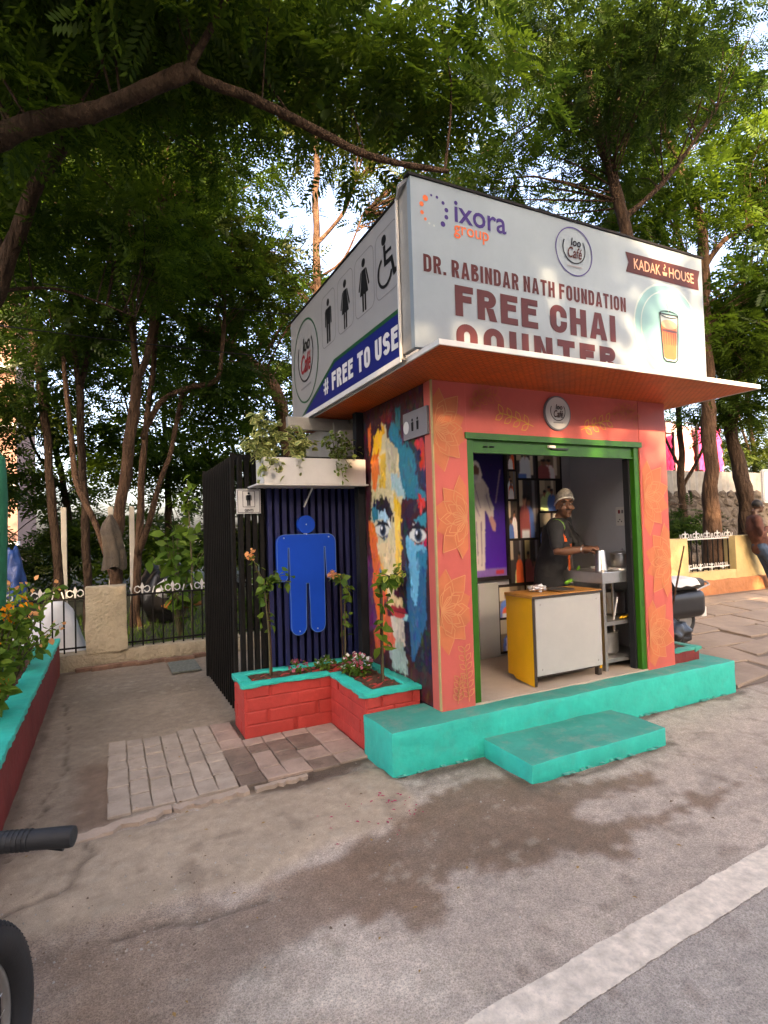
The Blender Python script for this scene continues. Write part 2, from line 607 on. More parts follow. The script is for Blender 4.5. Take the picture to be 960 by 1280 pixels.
NOISE_T = {}
def vnoise(x, y, seed=0):
    """smooth value noise on arrays"""
    if seed not in NOISE_T: NOISE_T[seed] = np.random.RandomState(seed).rand(256, 256)
    T = NOISE_T[seed]
    xi, yi = np.floor(x).astype(int), np.floor(y).astype(int)
    fx, fy = x - xi, y - yi
    fx, fy = fx * fx * (3 - 2 * fx), fy * fy * (3 - 2 * fy)
    g = lambda a, b: T[a % 256, b % 256]
    return (g(xi, yi) * (1 - fx) + g(xi + 1, yi) * fx) * (1 - fy) + (g(xi, yi + 1) * (1 - fx) + g(xi + 1, yi + 1) * fx) * fy

def fbm(x, y, seed=0, oct=4):
    s, a = 0, 0.5
    for k in range(oct):
        s = s + a * vnoise(x * 2 ** k, y * 2 ** k, seed + k)
        a *= 0.5
    return s / (1 - 0.5 ** oct)

# ------------------------------------------------------------------ palette
M = {}
M['coral'] = pmat('coral_paint', (0.70, 0.135, 0.105), 0.55, 0.10, 2.5, 0.25, 25, dirt=0.12, dirtcol=(0.4, 0.09, 0.05))
M['motif'] = pmat('motif_paint', (0.70, 0.20, 0.080), 0.6, 0.12, 6, 0.1, 60)
M['motif_line'] = pmat('motif_line_paint', (0.76, 0.31, 0.13), 0.6, 0.12, 9, 0.05, 60)
M['sprig'] = pmat('sprig_paint', (0.80, 0.42, 0.06), 0.6, 0.12, 9, 0.05, 60)
M['teal'] = pmat('teal_paint', (0.001, 0.58, 0.46), 0.5, 0.16, 4, 0.5, 18, dirt=0.24, dirtcol=(0.16, 0.28, 0.22), bdist=0.01)
M['teal_worn'] = pmat('worn_teal_paint', (0.035, 0.34, 0.26), 0.65, 0.2, 2.2, 0.4, 20, dirt=0.75, dirtcol=(0.25, 0.27, 0.22), bdist=0.008)
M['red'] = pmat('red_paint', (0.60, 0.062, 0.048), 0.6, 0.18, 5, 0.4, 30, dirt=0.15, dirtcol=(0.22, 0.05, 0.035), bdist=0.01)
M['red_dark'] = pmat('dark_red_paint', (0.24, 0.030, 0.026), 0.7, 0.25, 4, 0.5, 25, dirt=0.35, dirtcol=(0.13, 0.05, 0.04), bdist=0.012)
M['green'] = pmat('green_enamel', (0.024, 0.15, 0.005), 0.35, 0.18, 5, 0.2, 30, dirt=0.25, dirtcol=(0.03, 0.08, 0.01))
M['canopy'] = pmat('orange_sheet', (0.80, 0.125, 0.008), 0.45, 0.22, 3, 0.0, dirt=0.2, dirtcol=(0.2, 0.04, 0.01))
M['white'] = pmat('white_enamel', (0.74, 0.73, 0.70), 0.4, 0.06, 4, 0.1, 40, dirt=0.25, dirtcol=(0.4, 0.36, 0.3))
M['grey_metal'] = pmat('grey_sheet_metal', (0.36, 0.35, 0.32), 0.45, 0.15, 4, 0.1, 40, metal=0.3, dirt=0.2)
M['vinyl'] = pmat('printed_vinyl', (0.245, 0.305, 0.345), 0.38, 0.14, 0.9, 0.22, 2.5, spec=0.25, bdist=0.03)
M['vinyl_side'] = pmat('side_vinyl', (0.33, 0.33, 0.33), 0.35, 0.06, 1.5, 0.03, 4)
M['vinyl_aqua'] = pmat('aqua_print', (0.15, 0.31, 0.32), 0.32, 0.08, 2, 0)
M['vinyl_pale'] = pmat('pale_print', (0.36, 0.43, 0.42), 0.32, 0.05, 2, 0)
M['ink_purple'] = pmat('purple_ink', (0.055, 0.035, 0.17), 0.35, 0.05, 2, 0, spec=0.12)
M['ink_orange'] = pmat('orange_ink', (0.72, 0.16, 0.06), 0.35, 0.05, 2, 0, spec=0.12)
M['ink_brown'] = pmat('brown_ink', (0.085, 0.022, 0.022), 0.3, 0.1, 2, 0, spec=0.12)
M['ink_black'] = pmat('black_ink', (0.012, 0.012, 0.014), 0.35, 0.05, 2, 0, spec=0.12)
M['ink_grey'] = pmat('grey_ink', (0.25, 0.24, 0.25), 0.4, 0.05, 2, 0, spec=0.12)
M['ink_navy'] = pmat('navy_ink', (0.010, 0.018, 0.16), 0.35, 0.12, 2, 0, spec=0.12)
M['ink_green'] = pmat('green_ink', (0.012, 0.085, 0.035), 0.35, 0.1, 2, 0, spec=0.12)
M['ink_white'] = pmat('white_ink', (0.72, 0.71, 0.70), 0.35, 0.04, 2, 0)
M['ink_maroon'] = pmat('maroon_ink', (0.065, 0.016, 0.010), 0.35, 0.15, 6, 0, spec=0.12)
M['ink_red'] = pmat('red_ink', (0.30, 0.02, 0.03), 0.35, 0.05, 2, 0, spec=0.12)
M['tea'] = pmat('tea_print', (0.60, 0.13, 0.03), 0.35, 0.15, 12, 0)
M['tea_dark'] = pmat('dark_tea_print', (0.10, 0.025, 0.015), 0.35, 0.1, 8, 0)
M['tea_foam'] = pmat('foam_print', (0.62, 0.33, 0.18), 0.35, 0.1, 12, 0)
M['inside_grey'] = pmat('grey_inside_paint', (0.50, 0.51, 0.54), 0.5, 0.08, 2, 0.12, 30)
M['floor_tan'] = pmat('tan_floor', (0.55, 0.45, 0.35), 0.5, 0.12, 3, 0.1, 40, dirt=0.3, dirtcol=(0.18, 0.13, 0.09))
M['cream_wall'] = pmat('cream_plaster', (0.45, 0.42, 0.36), 0.8, 0.12, 2, 0.3, 30, dirt=0.3)
M['dark_panel'] = pmat('dark_backing', (0.010, 0.011, 0.014), 0.8, 0.2, 4, 0.1, 30)
M['blue_slat'] = pmat('blue_slat_paint', (0.010, 0.014, 0.085), 0.6, 0.2, 4, 0.1, 40, dirt=0.2, dirtcol=(0.02, 0.02, 0.05))
M['blue_sign'] = pmat('bright_blue_panel', (0.001, 0.078, 0.62), 0.5, 0.06, 3, 0.03, 20, spec=0.15)
M['black_iron'] = pmat('black_iron', (0.010, 0.009, 0.008), 0.65, 0.3, 8, 0.15, 60, spec=0.15, dirt=0.12, dirtcol=(0.07, 0.05, 0.035))
M['steel'] = pmat('stainless_steel', (0.52, 0.51, 0.49), 0.28, 0.12, 5, 0.04, 60, metal=0.95)
M['steel_dull'] = pmat('dull_steel', (0.33, 0.32, 0.30), 0.42, 0.2, 5, 0.05, 50, metal=0.85)
M['yellow'] = pmat('orange_yellow_laminate', (1.0, 0.50, 0.012), 0.35, 0.12, 2.5, 0.05, 30)
M['laminate'] = pmat('white_laminate', (0.50, 0.50, 0.47), 0.3, 0.06, 3, 0.03, 20, dirt=0.12, dirtcol=(0.5, 0.45, 0.36))
M['orange_top'] = pmat('tan_laminate_top', (0.58, 0.25, 0.045), 0.4, 0.12, 4, 0.03, 20)
M['dark_edge'] = pmat('dark_edge_band', (0.05, 0.035, 0.025), 0.5, 0.2, 8, 0.05, 40)
M['plastic_white'] = pmat('white_plastic', (0.70, 0.69, 0.65), 0.35, 0.03, 4, 0)
M['plastic_black'] = pmat('black_plastic', (0.012, 0.012, 0.013), 0.35, 0.2, 8, 0.1, 40)
M['rubber'] = pmat('black_rubber', (0.018, 0.018, 0.019), 0.6, 0.2, 15, 0.2, 120)
M['foil'] = pmat('crumpled_foil', (0.72, 0.71, 0.70), 0.3, 0.15, 30, 0.8, 70, metal=0.9, bdist=0.02)
M['soil'] = pmat('soil', (0.105, 0.050, 0.026), 0.95, 0.45, 14, 0.9, 40, bdist=0.03)
M['bark'] = pmat('bark', (0.052, 0.033, 0.022), 0.95, 0.6, 9, 1.0, 22, stretch=(1, 1, 0.3), bdist=0.09, spec=0.15)
M['bark_pale'] = pmat('pale_bark', (0.095, 0.056, 0.035), 0.95, 0.55, 9, 1.0, 22, stretch=(1, 1, 0.3), bdist=0.09, spec=0.15)
M['stem'] = pmat('green_stem', (0.12, 0.10, 0.045), 0.8, 0.25, 20, 0.2, 60)
M['plaster_yellow'] = pmat('cream_roughcast', (0.44, 0.37, 0.255), 0.9, 0.22, 3, 1.0, 28, dirt=0.45, dirtcol=(0.20, 0.15, 0.09), bdist=0.03)
M['plaster_warm'] = pmat('warm_yellow_plaster', (0.55, 0.42, 0.19), 0.85, 0.15, 3, 0.4, 20, dirt=0.25, dirtcol=(0.3, 0.2, 0.1), bdist=0.02)
M['terracotta'] = pmat('terracotta_paint', (0.42, 0.17, 0.07), 0.85, 0.2, 4, 0.7, 12, dirt=0.3, dirtcol=(0.25, 0.12, 0.06), bdist=0.03)
M['white_cloth'] = pmat('white_sheet', (0.62, 0.63, 0.64), 0.85, 0.08, 4, 0.3, 12, bdist=0.02)
M['stone_wall'] = pmat('dark_stone', (0.045, 0.037, 0.030), 0.95, 0.4, 4, 1.0, 10, bdist=0.05)
M['pink'] = pmat('pink_cloth', (0.75, 0.05, 0.20), 0.8, 0.3, 3, 0.2, 10)
M['pink_pale'] = pmat('pale_pink_cloth', (0.80, 0.36, 0.34), 0.8, 0.2, 3, 0.2, 10)
LEAF = {}
LEAF['tree'] = leaf_mat('tree_leaf', (0.014, 0.038, 0.004), (0.066, 0.122, 0.010), 0.48)
LEAF['tree_dark'] = leaf_mat('dark_tree_leaf', (0.011, 0.030, 0.005), (0.045, 0.085, 0.010), 0.42)
LEAF['tree_olive'] = leaf_mat('olive_tree_leaf', (0.018, 0.032, 0.005), (0.062, 0.085, 0.012), 0.42)
LEAF['plant'] = leaf_mat('plant_leaf', (0.045, 0.11, 0.015), (0.17, 0.26, 0.035), 0.4)
LEAF['varieg'] = leaf_mat('variegated_leaf', (0, 0, 0), (1, 1, 1), 0.35, 'paint', True)
PRINT = attr_mat('mural_paint', rough=0.5, bump=0.25)
PHOTO = attr_mat('photo_print', rough=0.4)

# weave relief for the canopy lining
def weave(mt, s1=38):
    nt = mt.node_tree
    b = nt.nodes['Principled BSDF']
    geo = nt.nodes.new('ShaderNodeNewGeometry')
    ck = nt.nodes.new('ShaderNodeTexBrick')
    ck.inputs['Scale'].default_value = 1
    ck.inputs['Brick Width'].default_value = 0.055
    ck.inputs['Row Height'].default_value = 0.028
    ck.inputs['Mortar Size'].default_value = 0.006
    ck.inputs['Mortar Smooth'].default_value = 0.8
    ck.inputs['Color1'].default_value = (1, 1, 1, 1)
    ck.inputs['Color2'].default_value = (0.75, 0.75, 0.75, 1)
    ck.inputs['Mortar'].default_value = (0, 0, 0, 1)
    nt.links.new(geo.outputs['Position'], ck.inputs['Vector'])
    bp = nt.nodes.new('ShaderNodeBump')
    bp.inputs['Strength'].default_value = 0.9
    bp.inputs['Distance'].default_value = 0.006
    mlt = nt.nodes.new('ShaderNodeMix'); mlt.data_type = 'RGBA'; mlt.blend_type = 'MULTIPLY'
    mlt.inputs['Factor'].default_value = 0.55
    src = b.inputs['Base Color'].links[0].from_socket
    nt.links.new(src, mlt.inputs['A']); nt.links.new(ck.outputs['Color'], mlt.inputs['B'])
    nt.links.new(mlt.outputs['Result'], b.inputs['Base Color'])
    nt.links.new(ck.outputs['Color'], bp.inputs['Height'])
    nt.links.new(bp.outputs[0], b.inputs['Normal'])
weave(M['canopy'])

# ------------------------------------------------------------------ ground
def ground_mat():
    mt = bpy.data.materials.new('worn_ground')
    mt.use_nodes = True
    nt = mt.node_tree
    N, L = nt.nodes, nt.links
    b = N['Principled BSDF']
    geo = N.new('ShaderNodeNewGeometry')
    base = N.new('ShaderNodeAttribute'); base.attribute_name = 'paint'
    wet = N.new('ShaderNodeAttribute'); wet.attribute_name = 'wet'
    grit = N.new('ShaderNodeAttribute'); grit.attribute_name = 'grit'
    def noise(scale, det, rough=0.6):
        n = N.new('ShaderNodeTexNoise'); n.inputs['Scale'].default_value = scale; n.inputs['Detail'].default_value = det; n.inputs['Roughness'].default_value = rough
        L.new(geo.outputs['Position'], n.inputs['Vector']); return n.outputs[0]
    def math_(op, a, bb):
        n = N.new('ShaderNodeMath'); n.operation = op
        for i, x in enumerate((a, bb)):
            if isinstance(x, (int, float)): n.inputs[i].default_value = x
            else: L.new(x, n.inputs[i])
        return n.outputs[0]
    n_big, n_mid, n_fine = noise(1.6, 8, 0.7), noise(14, 6, 0.7), noise(320, 3, 0.7)
    vor = N.new('ShaderNodeTexVoronoi'); vor.inputs['Scale'].default_value = 150
    L.new(geo.outputs['Position'], vor.inputs['Vector'])
    f1 = math_('MULTIPLY_ADD', n_big, 0.5)
    N_ = f1.node; N_.inputs[2].default_value = 0.75
    f2 = math_('MULTIPLY_ADD', n_mid, 0.8); f2.node.inputs[2].default_value = 0.60
    speck = math_('MULTIPLY', math_('SUBTRACT', vor.outputs['Distance'], 0.45), 0.6)
    speck = math_('MULTIPLY', speck, grit.outputs['Fac'])
    f3 = math_('MULTIPLY_ADD', n_fine, 1.7); f3.node.inputs[2].default_value = 0.15
    vc = N.new('ShaderNodeTexVoronoi'); vc.inputs['Scale'].default_value = 150
    L.new(geo.outputs['Position'], vc.inputs['Vector'])
    sx_ = N.new('ShaderNodeSeparateColor'); L.new(vc.outputs['Color'], sx_.inputs[0])
    speck = math_('ADD', speck, math_('MULTIPLY', math_('SUBTRACT', sx_.outputs[0], 0.5), math_('MULTIPLY', grit.outputs['Fac'], 0.36)))
    k = math_('MULTIPLY', math_('MULTIPLY', f1, f2), math_('ADD', f3, speck))
    mul = N.new('ShaderNodeVectorMath'); mul.operation = 'SCALE'
    L.new(base.outputs['Color'], mul.inputs[0]); L.new(k, mul.inputs['Scale'])
    L.new(mul.outputs[0], b.inputs['Base Color'])
    rr = math_('SUBTRACT', 0.88, math_('MULTIPLY', wet.outputs['Fac'], 0.28))
    L.new(rr, b.inputs['Roughness'])
    b.inputs['Specular IOR Level'].default_value = 0.3
    h = math_('ADD', math_('MULTIPLY', n_mid, 1.2), math_('ADD', math_('MULTIPLY', n_fine, 0.5), math_('MULTIPLY', vor.outputs['Distance'], math_('MULTIPLY', grit.outputs['Fac'], 0.6))))
    bp = N.new('ShaderNodeBump'); bp.inputs['Strength'].default_value = 0.8; bp.inputs['Distance'].default_value = 0.012
    L.new(h, bp.inputs['Height']); L.new(bp.outputs[0], b.inputs['Normal'])
    return mt
GROUND = ground_mat()
GX0, GX1, GY0, GY1, CELL = -2.4, 8.0, 0.3, 7.86, 0.0265
nx, ny = int((GX1 - GX0) / CELL), int((GY1 - GY0) / CELL)
gx, gy = np.meshgrid(np.linspace(GX0, GX1, nx), np.linspace(GY0, GY1, ny))

def inpoly(x, y, pts):
    mk = np.zeros(x.shape, bool)
    n = len(pts)
    for i in range(n):
        (x0, y0), (x1, y1) = pts[i], pts[(i + 1) % n]
        if y0 == y1: continue
        mk ^= ((y0 > y) != (y1 > y)) & (x < (x1 - x0) * (y - y0) / (y1 - y0) + x0)
    return mk

def soft(mk, k):
    a = mk.astype(float)
    for _ in range(k):
        p = np.pad(a, 1, mode='edge')
        a = (p[1:-1, 1:-1] * 2 + p[:-2, 1:-1] + p[2:, 1:-1] + p[1:-1, :-2] + p[1:-1, 2:]) / 6
    return a
wx = gx + (fbm(gx * 4, gy * 4, 1) - 0.5) * 0.34 + (fbm(gx * 16, gy * 16, 5) - 0.5) * 0.20
wy = gy + (fbm(gx * 4, gy * 4, 3) - 0.5) * 0.30 + (fbm(gx * 16, gy * 16, 8) - 0.5) * 0.20
WET = [(-0.24, 2.6), (0.1, 2.66), (0.62, 2.65), (1.31, 2.77), (1.63, 2.99), (1.88, 3.03), (2.37, 3.01), (2.48, 2.68), (3.09, 2.66), (3.08, 2.53), (2.86, 2.47), (2.39, 2.46), (2.21, 2.4), (2.38, 2.22), (2.93, 2.2), (3.15, 2.3), (3.43, 2.2), (3.21, 2.09), (2.89, 2.12), (2.46, 2.08), (1.95, 2.12), (1.68, 2.16), (1.56, 2.31), (1.39, 2.19), (1.2, 2.06), (1.01, 2.16), (0.74, 2.21), (0.57, 2.2), (0.27, 2.0), (-0.36, 2.1), (-0.9, 2.2), (-0.9, 2.54)]
APRON = [(-0.21, 3.44), (0.36, 3.5), (0.85, 3.56), (1.61, 3.52), (1.64, 3.23), (1.62, 3.0), (1.48, 2.86), (1.27, 2.79), (1.07, 2.77), (0.84, 2.74), (0.63, 2.68), (0.11, 2.71), (-0.26, 2.75), (-0.8, 2.74), (-1.5, 3.0), (-1.5, 3.64)]
LIGHT = [(0.05, 1.95), (0.38, 2.15), (0.65, 2.25), (0.8, 2.2), (0.89, 2.07), (1.1, 2.0), (1.07, 1.57), (0.5, 1.5)]
m_wet = soft(inpoly(wx, wy, WET), 1) * (0.72 + 0.5 * fbm(gx * 3.5, gy * 3.5, 61))
m_wet = np.clip(m_wet, 0, 1) * np.clip((gx + 0.3) / 1.3, 0.38, 1)
ax = gx + (fbm(gx * 5, gy * 5, 11) - 0.5) * 0.10
ay = gy + (fbm(gx * 5, gy * 5, 13) - 0.5) * 0.12
m_apron = soft(inpoly(ax, ay, APRON), 2)
m_light = soft(inpoly(wx, wy, LIGHT), 8)
m_path = soft((gy > 3.6 + 0.05 * np.sin(gx * 6)) & (gx < 2.2), 3)
m_dirt = soft(inpoly(ax, ay, [(-0.2, 4.65), (0.02, 4.54), (0.02, 3.6), (-0.22, 3.55)]), 3)
m_wet2 = soft(inpoly(wx, wy, [(0.78, 4.24), (1.15, 4.28), (1.45, 4.2), (1.66, 4.3), (1.66, 3.7), (1.6, 3.62), (1.44, 3.5), (1.21, 3.48), (0.85, 3.5), (0.75, 3.81)]), 3)
line_y = 1.6 + 0.0625 * (gx - 1.03)
m_grey = soft(gy < line_y - 0.05, 4)
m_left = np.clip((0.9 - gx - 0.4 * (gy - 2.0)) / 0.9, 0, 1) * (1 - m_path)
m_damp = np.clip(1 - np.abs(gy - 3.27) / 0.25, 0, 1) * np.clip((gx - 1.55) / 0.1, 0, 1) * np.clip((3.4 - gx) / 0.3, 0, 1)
c = np.tile(np.array((0.53, 0.455, 0.395)), (ny, nx, 1))
def lay(mk, col):
    global c
    c = c * (1 - mk[..., None]) + np.array(col) * mk[..., None]
lay(m_grey, (0.49, 0.445, 0.405))
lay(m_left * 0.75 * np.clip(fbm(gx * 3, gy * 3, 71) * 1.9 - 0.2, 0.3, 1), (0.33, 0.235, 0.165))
lay(m_light * 0.8 * fbm(gx * 12, gy * 12, 21) * 1.5, (0.70, 0.63, 0.55))
lay(m_path, (0.37, 0.305, 0.24))
lay(m_wet * 0.92, (0.25, 0.165, 0.112))
lay(m_apron, (0.50, 0.41, 0.315))
lay(soft((gy > 6.2) & (gx < 1.2), 20) * 0.35, (0.21, 0.17, 0.13))
lay(m_dirt * 0.85, (0.25, 0.175, 0.13))
lay(m_wet2 * 0.9, (0.14, 0.10, 0.075))
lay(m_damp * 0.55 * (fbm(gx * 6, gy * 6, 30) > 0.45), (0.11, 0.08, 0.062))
blot = np.clip((fbm(gx * 7, gy * 7, 40) - 0.62) * 6, 0, 1) * (gy < 3.6) * (gx > 2.4)
lay(blot * 0.35, (0.14, 0.105, 0.085))
b2 = fbm(gx * 2.3 + 5, gy * 2.3, 81, 5); b3 = fbm(gx * 9, gy * 9, 83, 5); b4 = fbm(gx * 30, gy * 30, 85, 3)
c = c * (0.72 + 0.36 * b2 + 0.20 * b3)[..., None] * (0.90 + 0.20 * b4)[..., None]
lay(np.clip((b3 - 0.60) * 7, 0, 1) * 0.45 * (gy < 3.55), (0.20, 0.15, 0.115))
lay(np.clip((fbm(gx * 13, gy * 13, 87) - 0.66) * 9, 0, 1) * 0.5 * (gx < 2.2), (0.50, 0.44, 0.36))
def near_line(pts, w, jx=ax, jy=ay):
    dmin = np.full(gx.shape, 9.0)
    for (p, q) in zip(pts[:-1], pts[1:]):
        vx, vy = q[0] - p[0], q[1] - p[1]
        t = np.clip(((jx - p[0]) * vx + (jy - p[1]) * vy) / (vx * vx + vy * vy), 0, 1)
        dmin = np.minimum(dmin, np.hypot(jx - p[0] - t * vx, jy - p[1] - t * vy))
    return np.clip(1.3 - dmin / w, 0, 1)
lay(near_line([(0.92, 4.95), (0.92, 4.49), (1.66, 4.49), (1.65, 3.75)], 0.07) * 0.8, (0.085, 0.062, 0.048))
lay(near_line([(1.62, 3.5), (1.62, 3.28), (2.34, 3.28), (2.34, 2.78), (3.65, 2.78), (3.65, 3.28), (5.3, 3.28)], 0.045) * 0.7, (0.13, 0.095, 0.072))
lay(near_line([(-0.56, 2.0), (-0.56, 7.8), (1.0, 7.8)], 0.06) * 0.7, (0.14, 0.10, 0.075))
lay(near_line([(-0.06, 3.55), (0.4, 3.58), (0.75, 3.62), (1.3, 3.6)], 0.035) * 0.6, (0.12, 0.09, 0.07))
# hairline cracks where the apron and slabs broke
def crack(pts, w):
    dmin = np.full(gx.shape, 9.0)
    for (p, q) in zip(pts[:-1], pts[1:]):
        vx, vy = q[0] - p[0], q[1] - p[1]
        t = np.clip(((ax - p[0]) * vx + (ay - p[1]) * vy) / (vx * vx + vy * vy), 0, 1)
        dmin = np.minimum(dmin, np.hypot(ax - p[0] - t * vx, ay - p[1] - t * vy))
    return np.clip(1 - dmin / w, 0, 1)
m_crack = np.maximum.reduce([crack([(-0.14, 3.42), (-0.10, 3.25), (-0.22, 3.05), (-0.45, 2.9), (-0.8, 2.85)], 0.022), crack([(0.0, 2.62), (0.35, 2.52), (0.6, 2.55)], 0.025), crack([(-0.5, 3.4), (-0.3, 4.6), (-0.42, 6.4)], 0.012)])
lay(m_crack * 0.65, (0.09, 0.066, 0.05))
gz = (fbm(gx * 2.2, gy * 2.2, 50) - 0.5) * 0.018 * np.clip((gy - 1.9) / 0.5, 0, 1) + m_apron * 0.016 + soft(m_apron > 0.5, 14) * 0.012 - m_crack * 0.012 + (fbm(gx * 16, gy * 16, 51) - 0.5) * 0.006 * np.clip((gy - 1.9) / 0.4, 0, 1) * (1 - 0.6 * m_path)
keep_low = np.clip(1 - np.maximum(np.abs(gx - 0.8) - 0.85, np.abs(gy - 4.3) - 0.75) / 0.1, 0, 1)
gz = np.where(keep_low > 0, np.minimum(gz, gz * (1 - keep_low) + keep_low * 0.0), gz)
P = np.stack([gx, gy, gz], -1).reshape(-1, 3)
idx = np.arange(nx * ny).reshape(ny, nx)
Q = np.stack([idx[:-1, :-1], idx[:-1, 1:], idx[1:, 1:], idx[1:, :-1]], -1).reshape(-1, 4)
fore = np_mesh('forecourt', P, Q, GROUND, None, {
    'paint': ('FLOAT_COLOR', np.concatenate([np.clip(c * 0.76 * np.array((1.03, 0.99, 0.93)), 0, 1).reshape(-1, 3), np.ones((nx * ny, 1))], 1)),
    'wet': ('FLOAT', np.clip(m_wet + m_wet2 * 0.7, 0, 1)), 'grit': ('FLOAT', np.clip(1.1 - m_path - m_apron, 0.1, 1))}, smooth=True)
tag(fore, kind='structure')

M['asphalt'] = pmat('asphalt', (0.47, 0.43, 0.39), 0.9, 0.2, 1.5, 0.7, 160, bdist=0.006)
M['grass_soil'] = pmat('park_soil', (0.045, 0.050, 0.022), 1.0, 0.5, 2.5, 1.0, 12, bdist=0.05)
M['paving'] = pmat('buff_paving', (0.17, 0.125, 0.09), 0.85, 0.22, 1.6, 0.6, 30, dirt=0.3, dirtcol=(0.15, 0.11, 0.08), bdist=0.01)
def slab(name, poly, z, mat):
    o = MB().sheet(poly, (0, 0, z), (1, 0, 0), (0, 1, 0)).build(name, mat, fix=False)
    return tag(o, kind='structure')
slab('ground', [(-150, -150), (150, -150), (150, 150), (-150, 150)], -0.03, M['grass_soil'])
slab('road', [(-90, -7.5), (90, -7.5), (90, 3.36), (-90, 3.36)], -0.022, M['asphalt'])
foot = MB()
for (xa, xb) in ((5.27, 9), (9, 14), (14, 45)):
    foot.add([(xa, 3.34, 0.012), (xb, 3.34, 0.012), (xb, 6.0, 0.24), (xa, 6.0, 0.24), (xb, 9.0, 0.25), (xa, 9.0, 0.25)], [(0, 1, 2, 3), (3, 2, 4, 5)])
foot = tag(foot.build('footpath', M['paving']), kind='structure')
# flagstones near the kiosk, tilted with the footpath
M['flag'] = pmat('flagstone', (0.33, 0.25, 0.185), 0.85, 0.2, 2.3, 0.7, 26, dirt=0.3, dirtcol=(0.17, 0.12, 0.09), bdist=0.012)
def fz(y): return 0.012 + 0.228 * min(1, max(0, (y - 3.34) / 2.66))
r = random.Random(3)
yy = 3.40
row = 0
while yy < 6.2:
    hgt = 0.42 + r.random() * 0.14
    xx = 5.34 + (0.3 if row % 2 else 0)
    while xx < 10.5:
        w = 0.7 + r.random() * 0.4
        g = 0.012 + r.random() * 0.015
        dz = r.random() * 0.012 + 0.008
        j = lambda s=0.015: (r.random() - 0.5) * 2 * s
        br = 0.075 if yy < 4.3 else 0.012
        cs = [(xx + g + j(br), yy + g + j(br)), (xx + w - g + j(br), yy + g + j(br)), (xx + w - g + j(br), yy + hgt - g + j(br)), (xx + g + j(br), yy + hgt - g + j(br))]
        ti = j(0.008)
        top = [(a, b, fz(b) + dz + (ti if k in (0, 3) else -ti)) for k, (a, b) in enumerate(cs)]
        inn = [(a + (0.012 if k in (0, 3) else -0.012), b + (0.012 if k < 2 else -0.012), z + 0.006) for k, (a, b, z) in enumerate(top)]
        bot = [(a, b, fz(b) - 0.02) for a, b in cs]
        mb = MB().add(bot + top + inn, [(8, 9, 10, 11)] + [(i, (i + 1) % 4, 4 + (i + 1) % 4, 4 + i) for i in range(4)] + [(4 + i, 4 + (i + 1) % 4, 8 + (i + 1) % 4, 8 + i) for i in range(4)])
        mb.build('flagstone', M['flag'], foot)
        xx += w
    yy += hgt
    row += 1

# clay pavers at the gents' entrance
M['paver'] = pmat('buff_paver', (0.44, 0.36, 0.285), 0.85, 0.2, 5, 0.6, 40, dirt=0.45, dirtcol=(0.15, 0.11, 0.085), bdist=0.006)
M['paver_pink'] = pmat('pink_paver', (0.44, 0.32, 0.25), 0.85, 0.22, 5, 0.6, 40, dirt=0.45, dirtcol=(0.14, 0.10, 0.08), bdist=0.006)
M['paver_wet'] = pmat('stained_paver', (0.25, 0.185, 0.14), 0.6, 0.35, 4, 0.5, 40, dirt=0.95, dirtcol=(0.08, 0.06, 0.045), bdist=0.006)
xs = [-0.045, 0.085, 0.205, 0.335, 0.465, 0.595, 0.725, 0.90, 1.05, 1.22, 1.42, 1.655]
r = random.Random(12)
for i in range(len(xs) - 1):
    ytop = 4.97 - (0.02 * i if i < 4 else 0)
    if xs[i] >= 0.88: ytop = 4.49
    yb = 3.67 + (0.02 if i % 3 else 0)
    cuts = [yb]
    while cuts[-1] < ytop - 0.12:
        cuts.append(min(ytop, cuts[-1] + (0.15 if (i + len(cuts)) % 3 else 0.22) + r.random() * 0.10))
    if ytop - cuts[-1] < 0.12: cuts[-1] = ytop
    for a, b in zip(cuts[:-1], cuts[1:]):
        g = 0.0015 + r.random() * 0.004
        z = 0.010 + r.random() * 0.003
        tx, ty = (r.random() - 0.5) * 0.004, (r.random() - 0.5) * 0.004
        x0, x1, y0, y1 = xs[i] + g, xs[i + 1] - g, a + g, b - g
        sh = (r.random() - 0.5) * 0.012
        e = 0.006
        top = [(x0 + sh, y0, z - tx - ty), (x1 + sh, y0, z + tx - ty), (x1 - sh, y1, z + tx + ty), (x0 - sh, y1, z - tx + ty)]
        inn = [(p[0] + (e if k in (0, 3) else -e), p[1] + (e if k < 2 else -e), p[2] + 0.004) for k, p in enumerate(top)]
        mb = MB().add([(p[0], p[1], -0.03) for p in top] + top + inn, [(8, 9, 10, 11)] + [(k, (k + 1) % 4, 4 + (k + 1) % 4, 4 + k) for k in range(4)] + [(4 + k, 4 + (k + 1) % 4, 8 + (k + 1) % 4, 8 + k) for k in range(4)])
        mid = ((x0 + x1) / 2, (y0 + y1) / 2)
        mt = M['paver_wet'] if (mid[0] > 0.70 and mid[1] < 4.35 and r.random() < 0.6) else (M['paver_pink'] if mid[0] > 0.75 else M['paver'])
        mb.build('paver', mt, fore)
